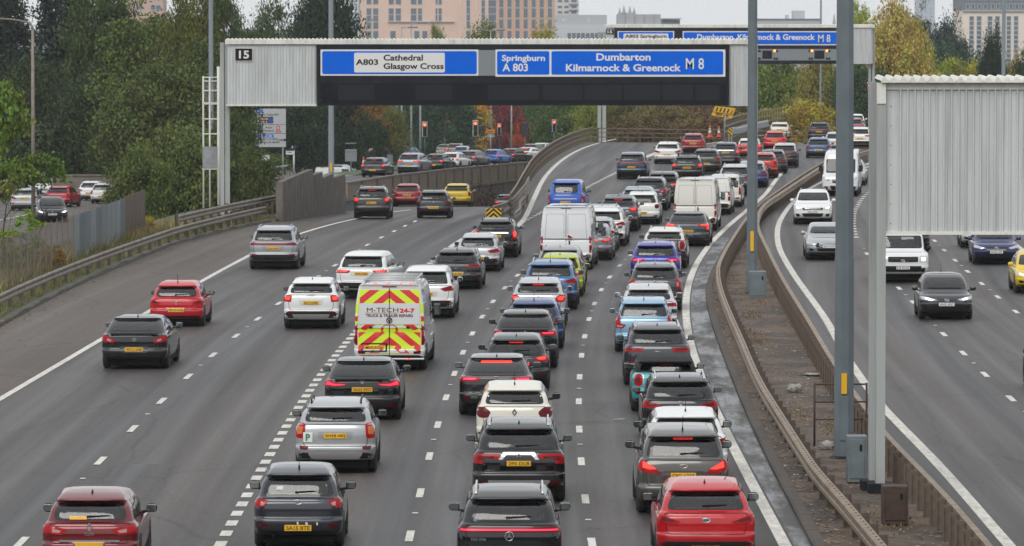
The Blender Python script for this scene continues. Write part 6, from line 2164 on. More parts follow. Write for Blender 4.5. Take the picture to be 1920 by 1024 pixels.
def rag(px, py, w, h, label, seed, m):
    q = gdeck(px, py, .12)
    bm = bmesh.new()
    bmesh.ops.create_icosphere(bm, subdivisions=3, radius=1)
    r = random.Random(seed)
    ph = [r.uniform(0, 6) for _ in range(6)]
    for v in bm.verts:
        c = v.co
        k = 1 + .22 * math.sin(c.x * 5 + ph[0]) * math.cos(c.y * 4 + ph[1]) + .16 * math.sin(c.z * 9 + c.x * 7 + ph[2]) + .1 * math.sin(c.x * 17 + c.y * 13 + ph[3])
        v.co = Vector((c.x * k * w / 2, c.y * k * w / 3, max(0, .35 * h + c.z * k * h * .6)))
    for f in bm.faces: f.smooth = True
    me = bpy.data.meshes.new('litter_bag')
    bm.to_mesh(me); bm.free()
    return tag(me_obj('litter_bag', me, m, None, q), label=label, cat='litter')
M_BAG = mat('dirty_plastic', (.36, .34, .31), .5, var=(.20, .185, .165), scale=8)
rag(1489, 734, .40, .20, 'crumpled pale plastic bag lying alone on the central reserve', 3, M_BAG)
rag(1551, 842, .34, .20, 'white plastic bag against the foot of the near lamp column', 4, M_BAG)
rag(1531, 703, .75, .05, 'flattened pale sheet of plastic on the central reserve beside the posts', 5, M_BAG)
q = gdeck(1160, 787)
b = MB().add([(-.16, -.05, .012), (.10, -.07, .012), (.17, .03, .035), (.0, .06, .02), (-.14, .04, .014)], [(0, 1, 2, 3, 4)])
tag(b.build('litter_sheet', M_BAG, None, q), label='scrap of white paper lying between the two queues', cat='litter')

# crumbs, leaves and dry weeds
def scatter(name, n, fpos, size, m, seed, flat=True, kind='stuff', zlift=.0):
    r = np.random.RandomState(seed)
    V, F = [], []
    for i in range(n):
        x, y, z = fpos(r)
        a = r.uniform(0, 6.28)
        s = size * r.uniform(.5, 1.5)
        ca, sa = math.cos(a) * s, math.sin(a) * s
        t = r.uniform(-.3, .3) * s if flat else r.uniform(.5, 1.5) * s
        k = len(V)
        V += [(x - ca, y - sa, z + .006), (x + sa * .5, y - ca * .5, z + .01 + abs(t) * .3), (x + ca, y + sa, z + .012 + max(0, t)), (x - sa * .5, y + ca * .5, z + .008)]
        F.append((k, k + 1, k + 2, k + 3))
    me = bpy.data.meshes.new(name)
    me.from_pydata(V, [], F)
    o = me_obj(name, me, m)
    return tag(o, kind=kind)
def med(r):
    Yq = r.uniform(85, 215)
    a, b = kerbM(Yq) + .25, railR(Yq) - .05
    return a + (b - a) * r.beta(.7, .9), Yq, .125
scatter('stone_debris', 4200, med, .042, mat('grit', (.16, .14, .12), .9, var=(.46, .43, .38), scale=3, lo=.48, hi=.62), 1)
scatter('fallen_leaves', 2200, med, .06, mat('dead_leaf', (.16, .075, .028), .8, var=(.24, .15, .06), scale=4), 2)
def vl(r):
    Yq = r.uniform(140, 262)
    return kerbL(Yq) + abs(r.normal(0, 1)) * (.5 if r.rand() < .6 else 1.5) - .05, Yq, zslip(Yq) + .006
scatter('fallen_leaves', 900, vl, .06, mat('yellow_leaf', (.30, .17, .045), .8, var=(.20, .10, .03), scale=3), 3)
def tuft(name, n, fpos, h, m, seed):
    r = np.random.RandomState(seed)
    V, F = [], []
    for i in range(n):
        x, y, z = fpos(r)
        a = r.uniform(0, 6.28)
        hh = h * r.uniform(.4, 1.3)
        w = .012 + .012 * r.rand()
        dx, dy = r.normal(0, .22) * hh, r.normal(0, .22) * hh
        k = len(V)
        V += [(x - w * math.cos(a), y - w * math.sin(a), z), (x + w * math.cos(a), y + w * math.sin(a), z), (x + dx * .5, y + dy * .5, z + hh * .6), (x + dx, y + dy, z + hh)]
        F += [(k, k + 1, k + 2), (k, k + 2, k + 3)]
    me = bpy.data.meshes.new(name)
    me.from_pydata(V, [], F)
    return tag(me_obj(name, me, m), kind='stuff')
M_DRY = objcolor_mat('dry_grass', .9, .3, .03)
def vg(r):
    Yq = r.uniform(135, 268)
    return kerbL(Yq) - .35 - abs(r.beta(1, 1.3)) * 3.2, Yq, zslip(Yq) + .08
o = tuft('grass', 16000, vg, .22, M_DRY, 5); o.color = (.14, .135, .04, 1)
def vg2(r):
    Yq = r.uniform(170, 250)
    return kerbL(Yq) - 1.9 - r.beta(2, 2) * 2.0, Yq, zslip(Yq) + .08
o = tuft('dry_grass', 4500, vg2, .48, M_DRY, 6); o.color = (.24, .185, .085, 1)
WEED = [(gdeck(px, py, .12), s) for px, py, s in ((1398, 545, .5), (1420, 567, .5), (1400, 622, .4), (1420, 640, .3), (1500, 775, .4), (1660, 975, .35), (1690, 975, .3), (1375, 520, .4), (1410, 590, .3), (1560, 800, .3))]
def mw(r):
    q, s = WEED[r.randint(len(WEED))]
    return q.x + r.normal(0, s * .55), q.y + r.normal(0, s * 4), .11
o = tuft('dry_weeds', 1500, mw, .075, M_DRY, 7); o.color = (.17, .11, .055, 1)

# ------------------------------------------------------------------ noise wall, parapet, railings
M_NWALL = mat('brown_ribbed_concrete', (.16, .142, .128), .85, var=(.10, .088, .078), scale=1.2)
nw = empty('noise_wall', (0, 0, 0), label='dark ribbed wall with a stepped sloping top beside the slip road', cat='wall')
pan = [((530, 341), (552, 331)), ((552, 331), (587, 317)), ((587, 329), (604.5, 322)), ((604.5, 334), (625, 325)), ((625, 333), (648, 326))]
Ya = lambda px: 262 + (px - 527) / 121 * 26
for (a, at_), (c, ct) in pan:
    Y0, Y1 = Ya(a), Ya(c)
    p0, p1 = at(a, at_, Y0), at(c, ct, Y1)
    b = MB()
    n = 7
    prev = None
    vs, fs = [], []
    for i in range(n * 4 + 1):
        f = i / (n * 4)
        d = .05 if i % 4 in (1, 2) else 0
        x, y = p0.x + (p1.x - p0.x) * f + d * .9, Y0 + (Y1 - Y0) * f - d * .3
        z = p0.z + (p1.z - p0.z) * f
        vs += [(x, y, zslip(y) - .15), (x, y, z), (x - .35, y + .2, z - .02), (x - .35, y + .2, zslip(y) - .15)]
    for i in range(n * 4):
        k = i * 4
        fs += [(k, k + 4, k + 5, k + 1), (k + 1, k + 5, k + 6, k + 2), (k + 2, k + 6, k + 7, k + 3)]
    m = len(vs)
    fs += [(0, 1, 2, 3), (m - 4, m - 1, m - 2, m - 3)]
    b.add(vs, fs).build('wall_panel', M_NWALL, nw)

def wl(px):
    Y = float(np.interp(px, [648, 735, 850, 1000], [294, 345, 395, 455]))
    return xat(px, Y), Y
pt = empty('street_parapet', (0, 0, 0), label='long buff concrete panel parapet holding up the street, running to the curved railing', cat='parapet')
pxs = np.concatenate([np.linspace(648, 735, 4), np.linspace(735, 1000, 17)[1:]])
def ptop(px):
    return float(np.interp(px, [648, 741, 854, 991, 1000], [345, 330, 317, 305, 304]))
def pbot(px):
    return float(np.interp(px, [648, 720, 790, 882, 975, 1000], [372, 366, 356, 347, 335, 331]))
for i in range(len(pxs) - 1):
    a, c = pxs[i], pxs[i + 1]
    (xa, ya), (xc, yc) = wl(a), wl(c)
    ta, tc = at(a, ptop(a), ya).z, at(c, ptop(c), yc).z
    ba, bc = at(a, pbot(a), ya).z, at(c, pbot(c), yc).z
    d = Vector((xc - xa, yc - ya, 0)).normalized()
    nrm = Vector((d.y, -d.x, 0))
    A, Cc = Vector((xa, ya, 0)) + d * .05, Vector((xc, yc, 0)) - d * .05
    def slab(z0a, z1a, z0c, z1c, t0, t1, A=A, C=Cc):
        v = []
        for P_, z0, z1 in ((A, z0a, z1a), (C, z0c, z1c)):
            for tt in (t0, t1):
                for z in (z0, z1):
                    v.append(P_ + nrm * tt + Vector((0, 0, z)))
        return MB().add(v, [(0, 1, 3, 2), (4, 6, 7, 5), (0, 4, 5, 1), (2, 3, 7, 6), (1, 5, 7, 3), (0, 2, 6, 4)])
    slab(ba, ta, bc, tc, -.12, .0).build('parapet_panel', M_PANEL, pt)
    slab(ta, ta + .09, tc, tc + .09, -.2, .07, A - d * .05, Cc + d * .05).build('coping', M_CONC, pt)
    slab(ba - .16, ba, bc - .16, bc, -.2, .09, A - d * .05, Cc + d * .05).build('ledge', M_CONC, pt)
    slab(-11, ba - .16, -11, bc - .16, -.2, .0, A - d * .06, Cc + d * .06).build('retaining_wall', M_CONCD, pt)
    MB().box(-.11, .11, -.09, .14, ba, ta, Matrix.Translation(Vector((xa, ya, 0)) + nrm * .02) @ Matrix.Rotation(math.atan2(-d.x, d.y), 4, 'Z')).build('pilaster', M_PANEL, pt)

# curved railing on the flyover edge
rl = empty('flyover_railing', (0, 0, 0), label='brown three rail metal railing curving along the left edge of the flyover', cat='railing')
RP = []
for Yq in rng(252, 432, 2.2):
    RP.append(Vector((flyE(Yq) - .62, Yq, zdeck(Yq) + .12)))
k0 = RP[-1]
dirx = Vector((flyE.slope(428), 1, 0)).normalized()
for i in range(1, 24):
    ang = math.radians(min(62, 17 + i * 3.2))
    dstep = Vector((math.sin(ang), math.cos(ang), 0)) * 1.9
    k0 = k0 + dstep
    k0.z -= .05
    RP.append(k0.copy())
for zz, sec in ((1.12, .034), (.76, .026), (.40, .026)):
    for i in range(0, len(RP) - 1, 4):
        seg = [p + Vector((0, 0, zz)) for p in RP[i:i + 5]]
        if len(seg) > 1:
            MB().sweep([(-sec, -sec * 1.3), (sec, -sec * 1.3), (sec, sec * 1.3), (-sec, sec * 1.3)], seg).build('rail', M_RAIL, rl)
pm_ = MB().box(-.045, .045, -.07, .07, 0, 1.12).box(-.04, .04, .07, .14, .3, 1.1).mesh('post')
for p in RP:
    me_obj('post', pm_, M_POST, rl, p)
pl_ = MB().sweep([(-.35, -.6), (-.35, .12), (.12, .12), (.32, -.01), (.32, -.6)], [p - Vector((0, 0, .12)) for p in RP])
tag(pl_.build('flyover_kerb', M_CONCD), kind='structure')

# guard rail and chevron board at the parapet nose
ns = empty('nose_guard_rail', (0, 0, 0), label='dented grey guard rail wrapping the nose between slip road and flyover', cat='crash barrier')
def gpt(px, py, Y):
    return at(px, py, Y)
up = [gpt(px, py, Yq) for px, py, Yq in ((925, 392, 247), (946, 386, 250), (962, 377, 254), (972, 366, 259), (985, 350, 266), (992, 336, 274))]
for dz in (0, -.42):
    MB().sweep([(-.04, -.16), (.05, -.12), (.0, 0), (.05, .12), (-.04, .16)], [p + Vector((0, 0, dz)) for p in up]).build('rail', M_RAILG, ns)
for p in up[::1]:
    MB().box(-.06, .06, -.06, .06, -.0, p.z + .1 - zslip(p.y) + .1, Matrix.Translation((p.x - .1, p.y + .05, zslip(p.y) - .1))).build('post', M_POST, ns)
lo_ = [gpt(px, py, Yq) for px, py, Yq in ((966, 404, 242.5), (975, 396, 245), (975, 384, 250), (985, 373, 256))]
MB().sweep([(-.04, -.16), (.05, -.12), (.0, 0), (.05, .12), (-.04, .16)], lo_).build('rail', M_RAILG, ns)

def chevron_board(px0, px1, py0, py1, Y, label, up=True, foot=None):
    x0, z1 = PX(px0, py0, Y)
    x1, z0 = PX(px1, py1, Y)
    w, h = x1 - x0, z1 - z0
    cx = (x0 + x1) / 2
    zg = foot if foot is not None else z0 - .2
    t = empty('chevron_board', (cx, Y, zg), label=label, cat='road sign')
    zz = z0 - zg
    MB().rbox(-w / 2, w / 2, -.03, .03, zz, zz + h, .01).build('board', mat('board_yellow', (.62, .38, .02), .5) if 'board_yellow' not in MATS else MATS['board_yellow'], t)
    for k in range(-3, 4):
        c = k * h * .5
        if up:
            for s in (-1, 1):
                P = [(0, c + h * .30), (0, c + h * .55), (s * w * .6, c + h * .55 - w * .55), (s * w * .6, c + h * .30 - w * .55)]
                P = clip_poly(P, -w / 2 + .01, w / 2 - .01, 0, h)
                if len(P) > 2: MB().prism([(x, z + zz) for x, z in P], -.036, -.031).build('chevron', M_INK, t)
        else:
            P = [(-w, c + w), (-w, c + w + h * .22), (w, c - w + h * .22), (w, c - w)]
            P = clip_poly(P, -w / 2 + .01, w / 2 - .01, 0, h)
            if len(P) > 2: MB().prism([(x, z + zz) for x, z in P], -.036, -.031).build('chevron', M_INK, t)
    for s in (-.3, .3):
        MB().box(w * s - .04, w * s + .04, .03, .09, 0, zz + h * .9).build('post', M_GALV, t)
    return t
chevron_board(911, 940, 391, 408, 243, 'wide black and yellow chevron board on the parapet nose', True, foot=0)
chevron_board(1365.5, 1373.5, 240, 254, 404, 'narrow black and yellow striped board at the flyover gore', False, foot=zdeck(404))

# guard rail on the far left of the right branch
farR = Curve([(1385, 252), (1421, 238), (1467, 229), (1523, 220), (1572, 211), (1632, 196)], dz=.75)
barrier(farR, 405, 500, lambda Yq: zdeck(Yq) , 'grey guard rail along the left side of the far bend', M_RAILG, 2.4, -1, prof='w', pw=.14)
rb = empty('bridge_railing', (0, 0, 0), label='dark rail fence behind the guard rail on the far bend', cat='railing')
for dz in (1.35, 1.9, .9):
    MB().sweep([(-.05, -.07), (.05, -.07), (.05, .07), (-.05, .07)], [(farR(q) - 1.2, q, zdeck(q) + dz) for q in rng(428, 520, 6)]).build('rail', M_RAIL, rb)
for q in rng(428, 520, 3):
    me_obj('post', pm_, M_POST, rb, (farR(q) - 1.2, q, zdeck(q)), (0, 0, 0)).scale = (1, 1, 1.7)

# gore furniture: cones, tilted works sign, crash rail
M_CONE = mat('cone_orange', (.62, .085, .03), .55)
def cone(px, pyb, pyt, label, top=M_CONE, Y=None, z=None, group='traffic cones'):
    q = gdeck(px, pyb) if Y is None else Vector((xat(px, Y), Y, z))
    h = (at(px, pyt, q.y).z - q.z)
    t = empty('traffic_cone', q, label=label, cat='traffic cone', group=group)
    r = .17 * h
    MB().rbox(-r * 1.5, r * 1.5, -r * 1.5, r * 1.5, 0, .05 * h, .01).build('base', M_CONE, t)
    def ring(a, b, m, nm):
        MB().lathe([(a * h, r * (1.15 - a)), (b * h, r * (1.15 - b))], axis='z', n=14).build(nm, m, t, fix=False)
    ring(.05, .40, M_CONE, 'cone_body'); ring(.40, .72, M_SWHT, 'white_sleeve')
    MB().lathe([(.72 * h, r * .43), (.98 * h, r * .2), (1.0 * h, .001)], axis='z', n=14).build('cone_tip', top, t, fix=False)
    return t
cone(1331, 257.5, 234, 'larger orange and white traffic cone at the flyover gore', group=None)
cone(1348, 257, 236, 'slimmer orange and white traffic cone beside the larger one at the gore', group=None)
cone(681, 0, 296, 'orange traffic cone on the grass left of the pedestrians', Y=455, z=zstreet(455) + .1, group=None) if False else None
for px, Yq, lb in ((681.5, 452, 'orange and white cone on the grass left of the pedestrians'), (703, 440, 'orange and white cone on the grass right of the pedestrians')):
    z = zstreet(Yq) + .1
    t = empty('traffic_cone', (xat(px, Yq), Yq, z), label=lb, cat='traffic cone')
    MB().rbox(-.2, .2, -.2, .2, 0, .05, .01).build('base', M_CONE, t)
    MB().lathe([(.05, .16), (.4, .11)], axis='z', n=12).build('cone_body', M_CONE, t, fix=False)
    MB().lathe([(.4, .11), (.62, .075)], axis='z', n=12).build('white_sleeve', M_SWHT, t, fix=False)
    MB().lathe([(.62, .075), (.95, .03), (.96, .001)], axis='z', n=12).build('cone_tip', M_CONE, t, fix=False)
q = Vector((xat(1358, 406), 406, zdeck(406)))
t = empty('roadworks_sign', q, label='tilted yellow sign showing lane bars and 800 yds on a leaning pole', cat='road sign')
P4 = [at(px, py, 406) - q for px, py in ((1333.5, 216), (1372, 222.5), (1379, 203), (1341, 199))]
b = MB().add([p for p in P4] + [p + Vector((0, .05, 0)) for p in P4], [(0, 1, 2, 3), (7, 6, 5, 4), (0, 4, 5, 1), (1, 5, 6, 2), (2, 6, 7, 3), (3, 7, 4, 0)])
bo = b.build('board', MATS['board_yellow'], t)
MB().tube([(0, .05, 0), (P4[2] + P4[3]) / 2 * .98], .035, 6).build('pole', M_GALV, t)
ux, uz = (P4[1] - P4[0]), (P4[3] - P4[0])
for k in range(5):
    a = P4[0] + ux * (.14 + k * .18) + uz * .50
    c = a + uz * .45
    MB().tube([a - Vector((0, .02, 0)), c - Vector((0, .02, 0))], .045, 5).build('lane_bar', M_INK if k < 4 else M_CONE, bo)
MB().tube([P4[0] + uz * .38 - Vector((0, .01, 0)), P4[1] + uz * .38 - Vector((0, .01, 0))], .02, 5).build('rule', M_INK, bo)
tx = put_text('800 yds', M_INK, bo, *(P4[0] + ux * .5 + uz * .18 - Vector((0, .02, 0))), w=1.0, h=.24)
tx.rotation_euler = (0, -math.atan2(ux.z, ux.x), 0)
cr = empty('gore_crash_rail', (0, 0, 0), label='pale tapering crash rail behind the striped board at the gore', cat='crash barrier')
MB().sweep([(-.04, -.3), (.05, -.2), (.05, .2), (-.04, .3)], [at(1372, 246, 405), at(1384, 246, 409), at(1404, 240, 416), at(1440, 232, 425)]).build('rail', M_GALV, cr)
for px, Yq in ((1376, 406), (1392, 412), (1412, 418)):
    MB().box(-.06, .06, -.06, .06, 0, .8, Matrix.Translation((xat(px, Yq), Yq + .15, zdeck(Yq)))).build('post', M_POST, cr)

# ------------------------------------------------------------------ mesh fence by the low road
M_MESH = mat('rusty_mesh', (.21, .18, .155), .7, .2, var=(.16, .125, .105), scale=3)
M_MESHG = mat('green_mesh', (.25, .29, .31), .6, .2)
M_MESHB = mat('brown_slats', (.15, .105, .08), .7, var=(.10, .075, .06), scale=2)
fpts = [gp(px, py, .1) for px, py in ((0, 545), (62, 520), (125, 492), (200, 462), (268, 432))]
fx_ = lambda Yq: float(np.interp(Yq, [p.y for p in fpts], [p.x for p in fpts]))
fe = empty('mesh_fence', (0, 0, 0), label='see through expanded metal fence between the grass verge and the low road', cat='fence')
def wire(w, h, st=.085, th=.014):
    b = MB()
    for s in (1, -1):
        for k in np.arange(-h, w, st):
            x0, x1 = max(0, k), min(w, k + h * 1.0)
            za, zb2 = x0 - k, x1 - k
            if s < 0: za, zb2 = h - za, h - zb2
            b.add([(0, x0, za - th), (0, x1, zb2 - th), (0, x1, zb2 + th), (0, x0, za + th)], [(0, 1, 2, 3)])
    return b
Yq = fpts[0].y
wm_ = wire(1.9, 1.75).mesh('mesh_panel', fix=False)
wm2 = wire(1.9, 1.75, .06, .026).mesh('mesh_panel', fix=False)
wm3 = MB()
for k_ in range(18):
    wm3.box(-.01, .01, k_ * .106, k_ * .106 + .085, 0, 1.8)
wm3 = wm3.mesh('slat_panel')
ps_ = MB().box(-.016, .016, -.03, .03, -.1, 1.85).mesh('post')
i = 0
while Yq < fpts[-1].y:
    dx = fx_(Yq + 1.9) - fx_(Yq)
    a = -math.atan2(dx, 1.9)
    gr = 209 < Yq < 229
    me_obj('mesh_panel', wm2 if gr else (wm3 if Yq >= 229 else wm_), M_MESHG if gr else (M_MESHB if Yq >= 229 else M_MESH), fe, (fx_(Yq), Yq, .1), (0, 0, a))
    me_obj('post', ps_, M_MESH, fe, (fx_(Yq), Yq, .1))
    Yq += 1.95
    i += 1
# wall beyond the low road
bw = empty('low_road_wall', (0, 0, 0), label='plain grey wall across the end of the low road below the trees', cat='wall')
x0, z1 = PX(60, 330, 425)
x1, _ = PX(212, 328, 425)
MB().box(x0, x1, 425, 425.3, -8, z1).build('wall', M_CONC, bw)
MB().box(x0, x1, 424.9, 425.4, z1, z1 + .12).build('coping', M_CONC, bw)

# ------------------------------------------------------------------ street furniture
M_TLB = mat('signal_black', (.012, .013, .015), .5)
def traffic_light(px, pyt, pyb, Y, label, z0=None, lit='red', w=None, back=False):
    z0 = zstreet(Y) if z0 is None else z0
    x, z1 = PX(px, pyt, Y)
    _, zb = PX(px, pyb, Y)
    h = z1 - zb
    w = w or h * .33
    t = empty('traffic_light', (x, Y, z0), label=label, cat='traffic light')
    MB().tube([(0, .12, 0), (0, .12, z1 - z0)], .055, 8).build('pole', M_PGREY, t)
    if not back:
        MB().rbox(-w / 2, w / 2, -.02, .02, zb - z0, z1 - z0, .02).build('backing_board', M_SWHT, t)
    MB().rbox(-w * .41, w * .41, -.14, .1 if back else -.015, zb - z0 + h * .03, z1 - z0 - h * .03, .02).build('signal_head', M_TLB, t)
    if not back:
        for k, c in enumerate(('red', 'amber', 'green')):
            zc = z1 - z0 - h * (.19 + .31 * k)
            m = M_TLB
            if k == 0: m = MATS.get('lit_red_signal') or mat('lit_red_signal', (.6, .02, .01), .3, emit=(1, .10, .04), emit_s=4.5)
            MB().lathe([(-.150, .001), (-.148, w * .28), (-.13, w * .30)], axis='y', n=14, c=(0, 0, zc)).build('signal_lamp', m, t, fix=False)
            hd = [(w * .34 * math.cos(a), w * .34 * math.sin(a)) for a in np.linspace(-.2, math.pi + .2, 9)]
            b = MB()
            for i in range(8):
                (x0, q0), (x1, q1) = hd[i], hd[i + 1]
                b.add([(x0, -.14, zc + q0), (x1, -.14, zc + q1), (x1, -.30, zc + q1), (x0, -.30, zc + q0)], [(0, 1, 2, 3)])
            b.build('visor', M_TLB, t, fix=False)
    return t
traffic_light(741.5, 237, 267, 560, 'red traffic light on a slightly leaning head, furthest left over the street')
traffic_light(796.5, 228.5, 257, 575, 'red traffic light standing alone in front of the dark green tree')
traffic_light(891.5, 225.5, 256, 600, 'red traffic light in front of the yellow tree')
traffic_light(936, 232, 254, 640, 'red traffic light just right of the orange diversion board')
traffic_light(1039, 224.5, 247.5, 600, 'red traffic light nearest the curved flyover railing')
traffic_light(984, 230, 256, 600, 'dark traffic signal seen from behind left of the flyover railing', back=True, w=.9)
traffic_light(905, 234, 256, 610, 'dark traffic signal seen from behind beside the orange diversion board', back=True, w=.6)
traffic_light(834, 228, 258, 590, 'dark slim signal pole seen edge on among the dark trees', back=True, w=.35)

def plate_sign(px0, px1, py0, py1, Y, label, m, zg=None, poles=(0,), pm=M_GALV, name='road_sign', cat='road sign', d=.05):
    zg = zstreet(Y) if zg is None else zg
    x0, z1 = PX(px0, py0, Y)
    x1, z0 = PX(px1, py1, Y)
    cx = (x0 + x1) / 2
    t = empty(name, (cx, Y, zg), label=label, cat=cat)
    w = x1 - x0
    o = MB().rbox(-w / 2, w / 2, 0, d, z0 - zg, z1 - zg, .012).build('board', m, t)
    for s in poles:
        MB().tube([(w * s, d + .08, 0), (w * s, d + .08, z1 - zg - .05)], .07, 8).build('post', pm, t)
    def txt(s, a, b, c, e, mm, bold=.015):
        q0, r1 = PX(a, c, Y)
        q1, r0 = PX(b, e, Y)
        return put_text(s, mm, o, (q0 + q1) / 2 - cx, -.012, (r0 + r1) / 2 - zg, w=q1 - q0, h=r1 - r0, bold=bold)
    def box(a, b, c, e, mm, nm, dd=.006):
        q0, r1 = PX(a, c, Y)
        q1, r0 = PX(b, e, Y)
        return MB().box(q0 - cx, q1 - cx, -dd, .01, r0 - zg, r1 - zg).build(nm, mm, o)
    return t, o, txt, box
Ys = 400
t, o, tx, bx = plate_sign(471, 536, 204, 276, Ys, 'pale grey direction sign with brown cathedral panel and red hospital symbol', mat('sign_pale', (.42, .44, .45), .5), zg=-4.5, poles=(.41, -.41))
MW = M_SWHT
bx(479, 493, 205.5, 211.5, M_BLUE, 'blue_field'); tx('M 8', 481, 491, 207, 210.5, MW)
tx('Glasgow Cross A 8', 479.5, 522, 212.8, 218, M_INK)
bx(479.5, 512.5, 219, 231.5, M_BROWN, 'brown_field'); tx('Cathedral', 481, 502, 220.5, 224.5, MW); tx('Precinct', 483, 501, 226, 230, MW)
q0, zc = PX(508, 225.3, Ys)
MB().lathe([(-.012, .001), (-.012, .17)], axis='y', n=16, c=(q0 - t.location.x, 0, zc - t.location.z)).build('round_symbol', M_BLUE, o, fix=False)
bx(471.5, 535.5, 233.2, 233.9, M_INK, 'rule'); bx(471.5, 535.5, 250.0, 250.7, M_INK, 'rule')
tx('Royal', 498, 510, 237.5, 241.5, M_INK); tx('Infirmary', 486, 514, 243, 248, M_INK)
bx(518, 525, 236, 244, mat('sign_red', (.42, .02, .03), .5), 'red_field'); tx('H', 519.5, 523.5, 237, 243, MW, .03); bx(517, 526.5, 245, 248.8, MATS['sign_red'], 'red_field'); tx('A & E', 518, 525.5, 246, 248, MW)
bx(478, 513, 252.5, 257.8, M_BLUE, 'blue_field'); tx('East  M 80', 482, 510, 253.6, 256.8, MW)
tx('Springburn (A 803)', 476, 521, 259, 263.5, M_INK); tx('Sighthill (A 804)', 476, 524, 265, 269.5, M_INK)
for (cx_, cy_, dx, dy) in ((475.5, 219, 0, 1), (531, 262.5, 1, 0)):
    x, z = PX(cx_, cy_, Ys)
    x -= t.location.x; z -= t.location.z
    P = [(-.05, -.45), (.05, -.45), (.05, .1), (.16, .05), (0, .42), (-.16, .05), (-.05, .1)]
    P = [(p, q) if dy else (q, -p) for p, q in P]
    MB().prism([(x + p * .75, z + q * .75) for p, q in P], -.014, -.002).build('arrow', M_INK, o)
t, o, tx, bx = plate_sign(647, 669, 280, 303, 440, 'grey back of a square sign on one pole beside the white van', M_SGREY, poles=(0,))
MB().box(-.47, .47, -.05, 0, 2.2, 2.26).build('bracket', M_GALV, t)
MB().box(-.47, .47, -.05, 0, 1.6, 1.66).build('bracket', M_GALV, t)
t, o, tx, bx = plate_sign(536, 552, 281, 290, 405, 'white and blue bus stop flag on a white post', M_SWHT, poles=(.42,), pm=M_SWHT, name='bus_stop_flag', cat='bus stop')
bx(536.5, 551.5, 281, 283.3, mat('flag_blue', (.02, .06, .16), .5), 'blue_band'); tx('Stop', 539, 547, 284.5, 287.5, M_INK)
MB().box(.24, .46, .0, .05, PX(0, 278, 405)[1] - t.location.z, PX(0, 273.5, 405)[1] - t.location.z).build('top_plate', MATS['flag_blue'], t)
tx('2', 546.5, 549.5, 274, 278, MW, .03)
t, o, tx, bx = plate_sign(912, 928, 243.5, 250, 620, 'orange diversion board on a grey post', M_ORANGE if False else mat('works_orange', (.62, .19, .015), .5), poles=(0,))
tx('DIVERSION', 914, 926, 245.5, 248.3, M_INK)
plate_sign(914, 926, 253, 258, 622, 'small pale blue plate under the orange diversion board', mat('plate_blue', (.12, .32, .42), .5), poles=(0,))
t, o, tx, bx = plate_sign(1626.5, 1636, 155, 166, 455, 'round red ringed road sign beside the far gantry leg', M_SWHT, zg=-1.2, poles=(0,))
w = .21
o2 = MB().tube([(w * math.cos(a), -.02, (PX(0, 160.5, 455)[1] + 1.2) + w * math.sin(a)) for a in np.linspace(0, 2 * math.pi, 19)], .05, 5).build('red_ring', MATS['sign_red'], o)

# bus shelter
bs = empty('bus_shelter', (xat(512, 392), 392, zstreet(392) + .0), label='grey bus shelter roof with raised wings behind the ribbed wall', cat='bus shelter')
zs = at(512, 314, 392).z - bs.location.z
for s in (-1, 1):
    MB().prism([(0, zs - .1), (s * 1.05, zs + .08), (s * 1.1, zs + .17), (0, zs + .02)] if s > 0 else [(0, zs - .1), (0, zs + .02), (-1.1, zs + .17), (-1.05, zs + .08)], -1.2, 1.2).build('roof_wing', M_GALV, bs)
for x in (-.9, .2, .9):
    MB().tube([(x, .8, 0), (x, .8, zs)], .05, 6).build('post', M_GALV, bs)
MB().rbox(-1.0, -.1, .7, .74, .9, zs - .4, .01).build('glass_panel', M_GLASS, bs)
MB().rbox(-.9, -.3, .66, .69, 1.1, 1.5, .01).build('notice', M_SWHT, bs)
# railing on the lawn edge
vr = empty('guard_railing', (0, 0, 0), label='black pedestrian guard railing beside the parked cars', cat='railing')
for (pa, pb_, Yq) in ((735, 800, 560), (800, 832, 585)):
    xa, xb = xat(pa, Yq), xat(pb_, Yq)
    z = zstreet(Yq)
    for dz in (.2, 1.05):
        MB().box(xa, xb, Yq - .03, Yq + .03, z + dz, z + dz + .07).build('rail', M_INK, vr)
    b = MB()
    for x in np.arange(xa, xb, .16):
        b.box(x, x + .03, Yq - .02, Yq + .02, z, z + 1.05)
    tag(b.build('bars', M_INK, vr), kind='stuff')
kb = empty('waste_bin', (xat(731, 450), 450, zstreet(450) + .1), label='dark grey litter bin on the grass by the pedestrians', cat='bin')
MB().rbox(-.26, .26, -.26, .26, 0, 1.15, .04).build('body', M_PGREY, kb)
MB().rbox(-.29, .29, -.29, .29, 1.15, 1.28, .05).build('lid', M_INK, kb)
# pale fence and bridge beyond the junction
xr = empty('bridge_parapet', (0, 0, 0), label='pale two rail parapet fence across the far end of the street', cat='railing')
Yq = 690
for py in (257, 265, 272.5):
    x0, z = PX(846, py, Yq); x1, _ = PX(1052, py, Yq)
    MB().box(x0, x1, Yq, Yq + .12, z - .13, z + .13).build('rail', mat('cream_rail', (.36, .34, .27), .6) if 'cream_rail' not in MATS else MATS['cream_rail'], xr)
for px in (860, 890, 920, 948, 974, 1003, 1030):
    x, zt = PX(px, 255, Yq); _, zb = PX(px, 277, Yq)
    MB().box(x - .12, x + .12, Yq - .05, Yq + .1, zb, zt).build('post', MATS['cream_rail'], xr)
x0, zt = PX(846, 276, Yq); x1, _ = PX(1060, 276, Yq)
MB().box(x0, x1, Yq + .2, Yq + .6, -16, zt).build('wall', mat('blue_grey_wall', (.10, .115, .14), .7), xr)

